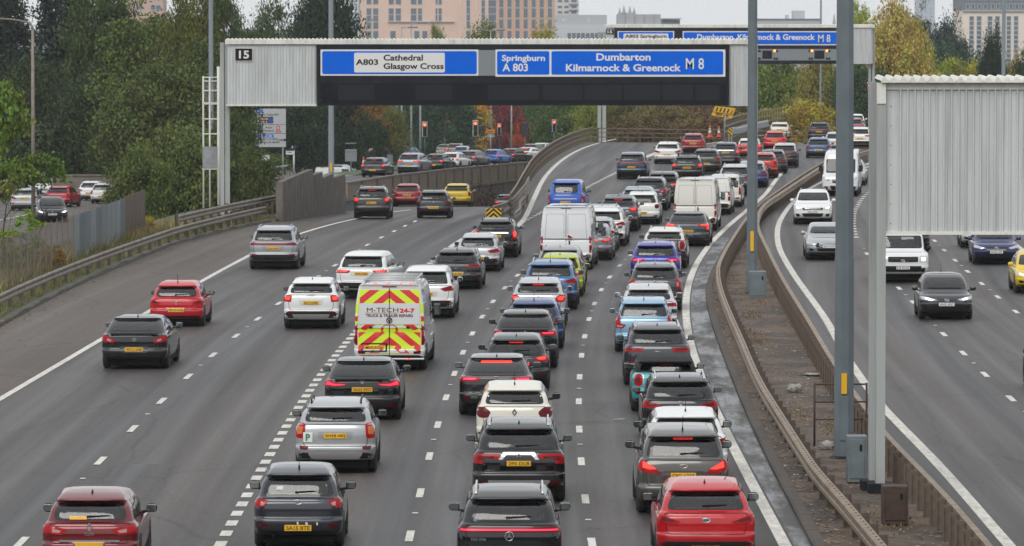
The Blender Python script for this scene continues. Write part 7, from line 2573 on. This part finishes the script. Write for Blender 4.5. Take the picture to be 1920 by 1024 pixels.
# ------------------------------------------------------------------ pedestrians
def person(px, Y, label, top_c, leg_c, hair, rz=0.0, h=1.72, bag=False):
    z = zstreet(Y) + .12
    root = empty('person', (xat(px, Y), Y, z), math.radians(rz), label=label, cat='person')
    k = h / 1.72
    J = dict(pel=(0, 0, .93), chest=(0, .02, 1.25), neck=(0, .02, 1.45), head=(0, -.01, 1.56), crown=(0, .0, 1.68),
             shl=(.19, .02, 1.38), ell=(.24, .06, 1.10), wrl=(.22, -.06, .88), hal=(.21, -.09, .78),
             shr=(-.19, .02, 1.38), elr=(-.24, .05, 1.10), wrr=(-.23, -.05, .87), har=(-.22, -.08, .77),
             hil=(.10, 0, .88), knl=(.11, -.08, .49), anl=(.10, .04, .08), tol=(.11, -.12, .04),
             hir=(-.10, 0, .88), knr=(-.11, .04, .48), anr=(-.11, .16, .10), tor=(-.11, .02, .04))
    E = [('pel', 'chest'), ('chest', 'neck'), ('neck', 'head'), ('head', 'crown'), ('chest', 'shl'), ('shl', 'ell'), ('ell', 'wrl'), ('wrl', 'hal'), ('chest', 'shr'), ('shr', 'elr'), ('elr', 'wrr'), ('wrr', 'har'),
         ('pel', 'hil'), ('hil', 'knl'), ('knl', 'anl'), ('anl', 'tol'), ('pel', 'hir'), ('hir', 'knr'), ('knr', 'anr'), ('anr', 'tor')]
    Rr = dict(pel=.16, chest=.17, neck=.06, head=.085, crown=.07, shl=.09, ell=.06, wrl=.045, hal=.035, shr=.09, elr=.06, wrr=.045, har=.035, hil=.10, knl=.07, anl=.05, tol=.04, hir=.10, knr=.07, anr=.05, tor=.04)
    names = list(J)
    me = bpy.data.meshes.new('body')
    me.from_pydata([tuple(c * k for c in J[n]) for n in names], [(names.index(a), names.index(b)) for a, b in E], [])
    ob = bpy.data.objects.new('body', me)
    COL.objects.link(ob)
    md = ob.modifiers.new('skin', 'SKIN')
    for i, n in enumerate(names):
        r = Rr[n] * k
        me.skin_vertices[0].data[i].radius = (r, r * (.72 if n in ('pel', 'chest') else 1))
    me.skin_vertices[0].data[0].use_root = True
    ob.modifiers.new('sub', 'SUBSURF').levels = 1
    dg = bpy.context.evaluated_depsgraph_get()
    m2 = bpy.data.meshes.new_from_object(ob.evaluated_get(dg))
    bpy.data.objects.remove(ob)
    m2.materials.clear()
    for nm, c in (('coat_' , top_c), ('trousers_', leg_c), ('skin_', (.45, .26, .19)), ('hair_', hair)):
        kk = nm + '%02x%02x' % (int(c[0] * 255), int(c[2] * 255))
        m2.materials.append(MATS.get(kk) or mat(kk, c, .8))
    for p in m2.polygons:
        c = p.center
        p.use_smooth = True
        zc = c.z / k
        p.material_index = 3 if (zc > 1.60 or (zc > 1.50 and c.y > .02)) else (2 if zc > 1.46 or zc < .0 or (abs(c.x) > .17 and zc < .86 and zc > .70) else (0 if zc > .80 else 1))
    o = me_obj('body', m2, None, root)
    if bag:
        MB().rbox(-.15, .15, .16, .32, .98, 1.40, .05).build('rucksack', M_INK, root)
    return root
DK = (.012, .013, .017)
person(693.5, 440, 'pedestrian with white hair in a dark coat walking on the grass verge', DK, DK, (.55, .55, .53), 20)
person(697.5, 442, 'pedestrian in dark clothes and dark hair close beside the white haired one', (.02, .018, .02), DK, (.02, .014, .01), -15, 1.80)
person(724.5, 470, 'pedestrian in dark blue with a rucksack next to the litter bin', (.02, .025, .045), DK, (.03, .02, .015), 170, 1.78, True)

# ------------------------------------------------------------------ trees
M_BARK = mat('bark', (.045, .036, .028), .9, var=(.025, .02, .016), scale=5)

def leaf_mesh(name, pts, size, seed, up=.35, aspect=.62):
    r = np.random.RandomState(seed)
    n = len(pts)
    d = r.normal(size=(n, 3)); d[:, 2] += up
    d /= np.linalg.norm(d, axis=1)[:, None]
    t = r.normal(size=(n, 3))
    a = np.cross(d, t); a /= np.linalg.norm(a, axis=1)[:, None]
    b = np.cross(d, a)
    s = size * r.uniform(.55, 1.35, size=(n, 1))
    V = np.empty((n, 4, 3))
    V[:, 0] = pts - a * s
    V[:, 1] = pts - b * s * aspect + d * s * .12
    V[:, 2] = pts + a * s
    V[:, 3] = pts + b * s * aspect + d * s * .12
    me = bpy.data.meshes.new(name)
    me.vertices.add(n * 4); me.loops.add(n * 4); me.polygons.add(n)
    me.vertices.foreach_set('co', V.ravel())
    me.loops.foreach_set('vertex_index', np.arange(n * 4))
    me.polygons.foreach_set('loop_start', np.arange(n) * 4)
    me.polygons.foreach_set('loop_total', np.full(n, 4))
    me.update(calc_edges=True)
    me.materials.append(LEAF)
    return me

def crown_pts(seed, R, z0, z1, n_clump, per, kind):
    r = np.random.RandomState(seed)
    C = []
    ph = r.uniform(0, 6.28, 8)
    while len(C) < n_clump:
        if kind == 'conif':
            u = r.beta(1.0, 1.5)
            z = z0 + (z1 - z0) * u
            rad = R * (1 - u) ** .85 * (1 + .18 * math.sin(u * 40 + ph[0]))
            a = r.uniform(0, 6.28)
            k = r.uniform(.45, 1) ** .6
            C.append((rad * k * math.cos(a), rad * k * math.sin(a), z - .12 * rad * k, .10 * R + .05 * rad))
        else:
            d = r.normal(size=3); d /= np.linalg.norm(d)
            if kind == 'broad' and d[2] < -.75: continue
            a = math.atan2(d[1], d[0])
            lob = 1 + .17 * math.sin(3 * a + ph[1]) * math.cos(2.5 * d[2] + ph[2]) + .14 * math.sin(5 * a + 4 * d[2] + ph[3]) + .10 * math.sin(9 * a - 6 * d[2] + ph[4])
            k = r.uniform(.35, 1) ** .45 * lob
            hh = (z1 - z0) / 2
            wz = 1.0
            if kind == 'broad' : wz = 1.0 if d[2] < 0 else (1 - .25 * max(0, d[2]))
            C.append((R * k * d[0] * wz, R * k * d[1] * wz, z0 + hh + hh * k * d[2], R * r.uniform(.09, .19)))
    P = []
    for (x, y, z, s) in C:
        m = max(6, int(per * r.uniform(.6, 1.4)))
        q = r.normal(size=(m, 3)) * np.array([s, s, s * .62])
        P.append(q + np.array([x, y, z]))
    return np.concatenate(P)

def trunk_mesh(seed, h, r0, R, z0, z1, kind):
    r = random.Random(seed)
    b = MB()
    top = z1 * (.97 if kind == 'conif' else .72)
    pts = [(r.uniform(-.12, .12) * i, r.uniform(-.12, .12) * i, top * i / 5) for i in range(6)]
    b.tube(pts, [r0 * (1 - .16 * i) for i in range(6)], 8)
    for i in range(9 if kind != 'conif' else 14):
        f = r.uniform(.22, .85)
        a = r.uniform(0, 6.28)
        s = Vector(pts[min(5, int(f * 5))]); s.z = top * f
        L = R * r.uniform(.5, .85) * (1 if kind != 'conif' else (1 - f))
        e = s + Vector((math.cos(a) * L, math.sin(a) * L, (L * .5 if kind != 'conif' else -.1 * L)))
        mid = s.lerp(e, .5) + Vector((0, 0, .12 * L))
        b.tube([s, mid, e], [r0 * .38, r0 * .24, r0 * .08], 5)
    return b.mesh('trunk')

KINDS = {  # R, z0, z1, clumps, leaves per clump, leaf size, trunk radius
    'broad': (4.6, 1.6, 11.0, 260, 115, .135, .28),
    'tall': (3.4, 1.2, 13.0, 260, 115, .13, .26),
    'conif': (3.8, 1.0, 15.0, 320, 100, .13, .30),
    'bush': (2.6, .1, 4.2, 170, 100, .095, .10),
    'sapling': (1.1, .6, 3.6, 36, 60, .085, .04),
    'highsap': (1.1, 2.6, 4.0, 34, 60, .085, .035),
    'shrub': (.8, .0, 1.5, 40, 55, .05, .03),
}
_tree = {}
def tree_meshes(kind, var):
    k = (kind, var)
    if k not in _tree:
        R, z0, z1, nc, per, ls, tr = KINDS[kind]
        sd_ = 100 + hash(kind) % 1 + var * 17 + len(kind) * 31
        kk = 'conif' if kind == 'conif' else ('broad' if kind in ('broad',) else 'ell')
        _tree[k] = (leaf_mesh('crown', crown_pts(sd_, R, z0, z1, nc, per, kk), ls, sd_ + 5), trunk_mesh(sd_, z1, tr, R, z0, z1, kk))
    return _tree[k]
GT = {'a': 'dark trees massed behind the low road', 'b': 'trees beyond the street and traffic lights', 'c': 'trees beyond the far bend of the flyover'}
NAMET = {'conif': 'conifer_tree', 'broad': 'broadleaf_tree', 'tall': 'broadleaf_tree', 'bush': 'bush', 'sapling': 'sapling', 'highsap': 'sapling', 'shrub': 'shrub'}
_tv = {}
def tree(px, top, width, Y, kind, col, label, grp=None, zg=None):
    R, z0, z1, *_ = KINDS[kind]
    zg = zland(Y) if zg is None else zg
    zt = at(px, top, Y).z
    w = width / FPX * Y
    sz = (zt - zg) / z1
    sx = w / (2.05 * R)
    _tv[kind] = _tv.get(kind, -1) + 1
    nv = 4 if kind in ('broad', 'tall') else 3
    cr_, tk = tree_meshes(kind, _tv[kind] % nv)
    cat = 'bush' if kind in ('bush', 'shrub') else 'tree'
    t = empty(NAMET[kind], (xat(px, Y), Y, zg), rnd.uniform(0, 6.28), label=label, cat=cat, group=GT.get(grp))
    t.scale = (sx, sx, sz)
    me_obj('trunk' if cat == 'tree' else 'stems', tk, M_BARK, t)
    me_obj('crown', cr_, LEAF, t, color=srgb(col))
    return t

T = tree
# behind the low road
T(15, -70, 190, 470, 'conif', '#253528', 'very dark conifer at the far left edge behind the buff street lamp', 'a')
T(118, -100, 220, 462, 'conif', '#233327', 'tall blackish conifer second from the left behind the low road', 'a')
T(62, 120, 170, 448, 'broad', '#374221', 'dark broadleaf tree below the two conifers behind the buff street lamp', 'a')
T(185, -60, 130, 455, 'tall', '#404d23', 'tall dark green tree right of the conifers', 'a')
T(190, 140, 190, 436, 'broad', '#344120', 'dark tree filling the middle above the white cars on the low road', 'a')
T(280, 26, 190, 430, 'tall', '#525d25', 'tall olive green tree in the middle of the dark mass', 'a')
T(352, -14, 130, 405, 'broad', '#575a23', 'olive broadleaf tree left of the pale blue grey lamp column', 'a')
T(300, 120, 210, 372, 'broad', '#4e5728', 'rounded green tree above the willowy bush at the fence end', 'a')
T(415, -45, 84, 450, 'tall', '#3f4d25', 'dark tree behind the pale blue grey lamp column', 'a')
T(395, 90, 160, 385, 'broad', '#495223', 'green tree behind the caged access ladder', 'a')
T(130, 215, 250, 440, 'bush', '#333f21', 'low dark bush along the grey wall beyond the low road', 'a')
T(60, 250, 160, 452, 'bush', '#334023', 'low dark bush left of the grey wall behind the pale van', 'a')
T(225, 200, 130, 430, 'broad', '#3d4823', 'small dark tree right above the white hatchbacks', 'a')
T(330, 240, 160, 295, 'bush', '#5d6532', 'large willowy grey green bush beside the gantry leg', 'a', zg=-2.6)
T(262, 290, 110, 288, 'bush', '#57602d', 'grey green bush just behind the end of the mesh fence', 'a', zg=-2.6)
T(392, 255, 120, 300, 'bush', '#454f25', 'dark green bush at the foot of the access ladder', 'a', zg=-2.6)
T(445, 210, 100, 330, 'bush', '#3f4b23', 'bush hanging over the left edge of the pale direction sign', 'a', zg=-3)
T(472, 285, 90, 325, 'bush', '#495125', 'bush between the gantry leg and the bus shelter', 'a', zg=-3.4)
T(512, 288, 70, 450, 'shrub', '#586621', 'clipped yellow green shrub above the bus shelter', None, zg=-4)
# near saplings and bushes at the fence
T(8, 168, 95, 215, 'highsap', '#66742e', 'yellow green sapling leaning in from the left edge above the low road', None, zg=.1)
T(12, 300, 60, 205, 'highsap', '#66742e', 'small yellow green sapling at the left edge in front of the dark red car', None, zg=.1)
T(74, 286, 95, 222, 'highsap', '#606e2c', 'yellow green sapling in front of the buff street lamp', None, zg=.1)
T(48, 402, 58, 203, 'sapling', '#748922', 'bright green slim sapling behind the near end of the mesh fence', None, zg=.1)
T(4, 420, 50, 195, 'sapling', '#7a8226', 'yellowing sapling cut by the left edge below the pale van', None, zg=.1)
T(92, 462, 66, 203, 'shrub', '#8e6b1c', 'orange brown shrub against the mesh fence', None, zg=.1)
T(30, 460, 80, 199, 'shrub', '#707226', 'olive yellow shrub at the left end of the mesh fence', None, zg=.1)
T(270, 405, 44, 240, 'shrub', '#998420', 'small yellow shrub at the right end of the mesh fence', None, zg=.1)
# above and under the main gantry
T(452, 48, 80, 470, 'tall', '#435329', 'tree showing above the left end of the main gantry', 'b')
T(505, 26, 112, 480, 'broad', '#44532e', 'rounded tree above the gantry between the pale lamp column and the tall dark tree', 'b')
T(605, -45, 150, 490, 'broad', '#2b3c28', 'large dark tree above the gantry behind the grey lamp column', 'b')
T(560, 55, 80, 500, 'broad', '#545e34', 'lower olive tree just left of the large dark tree', 'b')
T(480, 150, 120, 465, 'broad', '#31402a', 'dark tree behind the pale direction sign', 'b')
T(560, 160, 130, 478, 'broad', '#303f29', 'dark tree behind the bus stop flag', 'b')
T(605, 200, 110, 500, 'tall', '#484926', 'brown tinged tree behind the grey lamp column under the gantry', 'b')
T(662, 175, 120, 520, 'tall', '#7f5525', 'tree with orange brown autumn leaves right of the grey lamp column', 'b')
T(720, 190, 90, 545, 'broad', '#60622a', 'olive green tree behind the first red traffic light', 'b')
T(690, 225, 90, 505, 'bush', '#32432b', 'dark bush behind the three pedestrians', 'b')
T(628, 235, 110, 495, 'bush', '#37462a', 'dark bush behind the small white van', 'b')
T(765, 190, 90, 640, 'broad', '#384b2d', 'dark green tree between the three poles', 'b')
T(828, 165, 150, 635, 'broad', '#2c462d', 'big blue green tree left of the yellow tree', 'b')
T(884, 180, 76, 660, 'tall', '#cf971f', 'golden yellow tree behind the traffic lights', 'b')
T(935, 170, 96, 680, 'broad', '#742f3a', 'burgundy red tree behind the orange diversion board', 'b')
T(995, 180, 110, 690, 'broad', '#45592e', 'green tree right of the burgundy tree', 'b')
T(972, 236, 34, 672, 'shrub', '#9f421a', 'small bright orange red shrub by the far fence', 'b')
T(1062, 165, 130, 655, 'broad', '#4f5f2a', 'green tree behind the red light nearest the railing', 'b')
T(1120, 180, 100, 620, 'broad', '#747b28', 'yellow green tree behind the twin legs of the far gantry', 'b')
T(905, 60, 90, 760, 'broad', '#616929', 'tree top peeping over the gantry in front of the pink building', 'b')
T(1020, 60, 110, 770, 'broad', '#908728', 'yellowish tree top peeping over the gantry at the right end of the pink building', 'b')
T(820, 57, 46, 750, 'broad', '#687431', 'small tree top over the gantry near two lamp heads', 'b')
# beyond the far bend
T(1175, 190, 110, 575, 'broad', '#595527', 'olive brown tree behind the curve of the flyover railing', 'c')
T(1235, 195, 120, 560, 'bush', '#6a5a34', 'olive brown bush left of the roadworks sign', 'c', zg=-6)
T(1300, 190, 130, 570, 'bush', '#66503a', 'dull brown bush behind the traffic cones', 'c', zg=-6)
T(1360, 185, 130, 575, 'bush', '#614e2d', 'brown bush behind the roadworks sign', 'c', zg=-6)
T(1205, 222, 120, 520, 'bush', '#5c4a30', 'low brown scrub under the flyover railing', 'c', zg=-5)
T(1330, 222, 150, 530, 'bush', '#664a30', 'low brown scrub behind the gore', 'c', zg=-5)
T(1410, 110, 90, 620, 'tall', '#7a7038', 'thin brown tree beside the slim lamp column', 'c')
T(1462, 105, 140, 590, 'broad', '#626f28', 'large yellow green tree under the far gantry', 'c')
T(1545, 105, 120, 570, 'broad', '#857a38', 'golden brown tree under the signal panel', 'c')
T(1440, 205, 110, 545, 'bush', '#8a8230', 'yellow bush behind the cream three door hatchback', 'c', zg=-4)
T(1515, 195, 100, 540, 'bush', '#9a8430', 'golden bush behind the black off roader with roof bars', 'c', zg=-4)
T(1600, 110, 100, 560, 'broad', '#404f2d', 'green tree right of the tall near lamp column', 'c')
T(1625, 130, 90, 545, 'bush', '#3b4a2a', 'dark bush behind the far gantry leg', 'c', zg=-3)
T(1610, 10, 60, 640, 'tall', '#899033', 'pale yellow green tree over the right end of the far gantry', 'c')
T(1672, 18, 140, 560, 'broad', '#a8934a', 'large golden yellow tree right of the far gantry', 'c')
T(1710, 60, 90, 575, 'broad', '#988a44', 'second golden tree touching the large one on its right', 'c')
T(1722, 30, 60, 760, 'tall', '#304437', 'slim dark green tree at the left foot of the pale tower', 'c')
T(1778, 42, 90, 740, 'broad', '#2c4235', 'blue green tree between the pale tower and the stone tower block', 'c')
T(1775, 92, 180, 700, 'broad', '#344b38', 'wide dull green tree mass above the near sign box', 'c')
T(1770, 112, 100, 600, 'bush', '#88892c', 'yellow green bush just above the near sign box', 'c', zg=-4)
T(1815, 125, 70, 600, 'bush', '#93842a', 'small yellow bush above the near sign box', 'c', zg=-4)
T(1860, 70, 66, 560, 'broad', '#1d311f', 'very dark green tree in front of the stone tower block', 'c')
T(1905, 118, 60, 610, 'bush', '#936e23', 'orange bush at the right edge above the near sign box', 'c', zg=-4)
T(1690, 125, 110, 580, 'bush', '#786428', 'brown yellow bush between the golden tree and the sign box', 'c', zg=-4)
T(1960, 90, 140, 600, 'broad', '#31452c', 'dark tree just outside the right edge', 'c')
# ivy on the retaining wall by the slip road
def iv(r):
    px = r.uniform(885, 945)
    Yq = wl(px)[1] - .25
    return xat(px, Yq) - .1 + r.normal(0, .2), Yq - abs(r.normal(0, .5)), zslip(Yq) + r.beta(1, 2) * 3.0
pts = np.array([iv(NR) for _ in range(2600)])
o = me_obj('ivy', leaf_mesh('ivy', pts, .09, 9), LEAF, None, color=srgb('#5c4034'))
tag(o, kind='stuff')

# ------------------------------------------------------------------ far buildings, haze partly lightened into their colours
M_PINK = mat('pink_stone', (.70, .50, .41), .85, var=(.64, .46, .38), scale=.06)
M_PALE = mat('pale_stone', (.78, .69, .61), .85, var=(.72, .64, .56), scale=.08)
M_WGLASS = mat('window_glass', (.10, .125, .16), .12, spec=.6, var=(.17, .20, .24), scale=.2)
M_GRAYB = mat('grey_cladding', (.42, .44, .46), .7)
M_DARKB = mat('dark_cladding', (.16, .18, .21), .6)
M_WHITEB = mat('white_render', (.55, .54, .52), .8)
M_TOWER = mat('haze_paled_cladding', (.46, .51, .58), .6)  # cladding paled in its colour to stand in for distance haze

class Bld:
    def __init__(self, name, Y, label):
        self.Y = Y
        self.t = empty(name, (0, Y, zland(Y)), label=label, cat='building')
        self.z0 = zland(Y)
        self.wm = {}
    def wall(self, px0, px1, py0, m, dy=0, depth=18, py1=None, nm='wall'):
        x0, z1 = PX(px0, py0, self.Y + dy)
        x1, zb = PX(px1, py1, self.Y + dy) if py1 else (PX(px1, 0, self.Y + dy)[0], self.z0)
        return MB().box(x0, x1, dy, dy + depth, zb - self.z0, z1 - self.z0).build(nm, m, self.t)
    def win(self, px0, px1, py0, py1, dy=0, m=None, nm='window', bars=0, frame=True):
        Yf = self.Y + dy
        x0, z1 = PX(px0, py0, Yf)
        x1, z0 = PX(px1, py1, Yf)
        w, h = round(x1 - x0, 2), round(z1 - z0, 2)
        k = (w, h, bars, frame)
        if k not in self.wm:
            fr_ = MB()
            if frame:
                f = .12
                fr_.box(-w / 2 - f, -w / 2, -.14, .02, -f, h + f).box(w / 2, w / 2 + f, -.14, .02, -f, h + f).box(-w / 2, w / 2, -.14, .02, -f, 0).box(-w / 2, w / 2, -.14, .02, h, h + f)
                for i in range(bars):
                    zz = h * (i + 1) / (bars + 1)
                    fr_.box(-w / 2, w / 2, -.10, .02, zz - .12, zz + .12)
            gl_ = MB().box(-w / 2, w / 2, -.04, .01, 0, h)
            self.wm[k] = (fr_.mesh('window') if frame else None, gl_.mesh('pane'))
        fm, gm = self.wm[k]
        loc = ((x0 + x1) / 2, dy, z0 - self.z0)
        if fm:
            o = me_obj('window', fm, M_GRAYB, self.t, loc)
            me_obj('pane', gm, m or M_WGLASS, o)
        else:
            me_obj('window', gm, m or M_WGLASS, self.t, loc)

P1 = Bld('city_building', 1650, 'large pink stone building with tall window strips behind the main gantry')
P1.wall(674, 1040, -60, M_PINK, depth=30)
P1.wall(664, 673.5, -60, M_TOWER, dy=-.6, depth=10, nm='corner_shaft')
P1.wall(933, 1041, -60, mat('orange_brick', (.58, .35, .24), .85), dy=-.8, depth=20, nm='brick_wing')
for a, b in ((687.5, 696), (700, 709)):
    P1.win(a, b, 16, 54, bars=2); P1.win(a, b, 58.5, 76); P1.win(a, b, -30, 8, bars=1)
for a, b in ((729, 738), (742, 751.5), (770.5, 780.5), (784, 791), (817, 820), (822.5, 828)):
    P1.win(a, b, 16, 39, bars=1); P1.win(a, b, -30, 8, bars=1)
for a, b in ((732, 741.5), (777, 786), (792, 801)):
    P1.win(a, b, 58.5, 76)
P1.wall(727, 852, 40.2, M_GRAYB, dy=-.7, depth=.7, py1=41.6, nm='string_course')
for a, b in ((875, 881), (903, 909), (916, 930)):
    P1.win(a, b, -40, 53, bars=6); P1.win(a, b, 58, 78)
for px in (940, 955.2, 970.3, 985.5, 1000.6, 1015.7, 1031):
    for py in (-22, -3.5, 16, 36.5, 58):
        P1.win(px - 3.7, px + 3.7, py, py + 17, dy=-.8, frame=2)
for px in (862, 893):
    P1.wall(px, px + 1, -60, M_PALE, dy=-.25, depth=.25, nm='rib')

P2 = Bld('tower_block', 1900, 'white tower block with banded balconies right of the pink building')
P2.wall(1042, 1085, -40, M_WHITEB, depth=14)
for py in (-12, 0, 11, 21):
    for a, b in ((1046, 1054), (1058, 1066), (1071, 1081)):
        P2.win(a, b, py, py + 4.5, frame=False)
    P2.wall(1066.5, 1084, py + 5.5, M_GRAYB, dy=-.9, depth=.9, py1=py + 8, nm='balcony')
P3 = Bld('grey_building', 1500, 'low grey flat roofed building between the pink building and the far gantry')
P3.wall(1040, 1138, 28, M_GRAYB, depth=20)
P3.wall(1041, 1160, 50, mat('pale_grey_panel', (.50, .52, .54), .7), dy=-1, depth=1)
for i in range(9):
    P3.win(1064 + i * 8.6, 1071 + i * 8.6, 62, 74, dy=-1, frame=False)
for px in (1054, 1101):
    P3.win(px, px + 5, 35, 41, m=M_WHITEB, frame=False)
P4 = Bld('grey_building', 1700, 'grey box building with pinnacled towers showing over it')
P4.wall(1158, 1239, 27, mat('mid_grey_cladding', (.37, .39, .41), .7), depth=20)
P4.wall(1155, 1242, 45, M_GRAYB, dy=-1, depth=1)
for px in (1172, 1190, 1208, 1226):
    P4.wall(px, px + .6, 28, M_DARKB, dy=-.2, depth=.2, nm='joint')
P5 = Bld('cathedral_spires', 1900, 'row of slender grey pinnacles above the grey box building')
M_SPIRE = mat('weathered_sandstone', (.34, .34, .35), .9)
for px, top in ((1162, 13), (1170, 9), (1181, 10), (1189, 12)):
    x, zt = PX(px, top, 1900)
    z = zt - P5.z0
    MB().box(x - .7, x + .7, 0, 1.4, 0, z - 3.2).add([(x - .8, -.1, z - 3.2), (x + .8, -.1, z - 3.2), (x + .8, 1.5, z - 3.2), (x - .8, 1.5, z - 3.2), (x, .7, z)], [(0, 1, 4), (1, 2, 4), (2, 3, 4), (3, 0, 4)]).build('spire', M_SPIRE, P5.t)
P5.wall(1160, 1191, 24, M_SPIRE, depth=8)
P6 = Bld('glass_roofed_building', 1600, 'low building with a flat oversailing roof above the far gantry')
P6.wall(1239, 1278, 34, M_GRAYB, dy=-1.5, depth=16, py1=36, nm='roof')
P6.wall(1240, 1275, 36.2, mat('pale_teal_glass', (.22, .32, .34), .3), depth=12)
for i in range(8):
    P6.wall(1241 + i * 4.6, 1242 + i * 4.6, 36.4, M_DARKB, dy=-.3, depth=.3, py1=46, nm='mullion')
P7 = Bld('grey_building', 1500, 'long pale grey flat roofed building behind the right end of the far gantry')
P7.wall(1415, 1540, 35.5, M_GRAYB, depth=20)
P7.wall(1487, 1509, 20, M_GRAYB, dy=4, depth=8, nm='plant_room')
P7.wall(1473, 1479, 28, M_GRAYB, dy=4, depth=3, nm='plant_room')
P7.wall(1414, 1541, 35, M_DARKB, dy=-.3, depth=.3, py1=37, nm='parapet')
P8 = Bld('church_spire', 2100, 'distant needle thin church spire left of the tall near lamp column')
x, zt = PX(1564.5, 24, 2100)
z = zt - P8.z0
MB().add([(x - 1.4, 0, z - 9), (x + 1.4, 0, z - 9), (x + 1.4, 2.8, z - 9), (x - 1.4, 2.8, z - 9), (x, 1.4, z)], [(0, 1, 4), (1, 2, 4), (2, 3, 4), (3, 0, 4)]).box(x - 1.3, x + 1.3, .1, 2.7, 0, z - 9).build('spire', M_SPIRE, P8.t)
P9 = Bld('tower', 4000, 'pale blue hazy tall tower between the trees at upper right')
M_TBAND = mat('tower_window_band', (.38, .43, .50), .3)  # bands kept near the wall tone, haze fade put into the colour
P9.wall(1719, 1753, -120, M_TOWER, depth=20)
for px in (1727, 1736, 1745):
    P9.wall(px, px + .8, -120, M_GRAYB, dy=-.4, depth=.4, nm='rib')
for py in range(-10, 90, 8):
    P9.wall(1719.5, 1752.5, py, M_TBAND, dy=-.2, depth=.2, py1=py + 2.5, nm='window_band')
P10 = Bld('tower_block', 1150, 'pale stone tower block with dark top storeys and tall window strips at the right edge')
P10.wall(1805, 1990, 20, M_PALE, depth=25)
P10.wall(1805, 1990, -70, M_DARKB, dy=.1, depth=25, py1=20.2, nm='top_storeys')
P10.wall(1804, 1992, 19.2, M_GRAYB, dy=-.5, depth=.5, py1=21.5, nm='string_course')
for a, b in ((1818.3, 1824.8), (1832, 1839), (1852.5, 1859.3), (1866.7, 1873.5), (1888, 1894.5), (1901.7, 1908), (1922, 1928), (1936, 1942)):
    P10.win(a, b, 31, 135, bars=11)
for px in (1812, 1822, 1834, 1845, 1859, 1869, 1882, 1893, 1904, 1915):
    P10.win(px, px + 5, 8, 17, dy=.1, frame=2); P10.win(px, px + 5, -9, 0, dy=.1, frame=2)
P11 = Bld('tower_block', 1400, 'pink tower block with paired windows over the dark trees at left')
P11.wall(238, 306, -60, mat('pale_pink_render', (.50, .36, .31), .85), depth=14)
for py in (-10, 10):
    for a in (256, 283, 293):
        P11.win(a, a + 8, py, py + 8)
P12 = Bld('grey_building', 1900, 'bluish distant block beside the stone tower block')
P12.wall(1787, 1806, 60, M_TOWER, depth=10)
for py in (64, 72, 80):
    P12.wall(1788, 1805, py, M_WGLASS, dy=-.2, depth=.2, py1=py + 3, nm='window_band')

# ------------------------------------------------------------------ haze
hm_, N, Lk, b_ = new_mat('haze')
N.remove(b_)
pv_ = N.new('ShaderNodeVolumePrincipled')
pv_.inputs['Color'].default_value = (.93, .95, 1.0, 1)
pv_.inputs['Density'].default_value = HAZE
pv_.inputs['Anisotropy'].default_value = .2
Lk.new(pv_.outputs[0], N['Material Output'].inputs['Volume'])
hz = MB().box(-560, 760, -420, 4200, zland(2000) - 1.6, 90).build('haze', hm_)
tag(hz, kind='stuff')
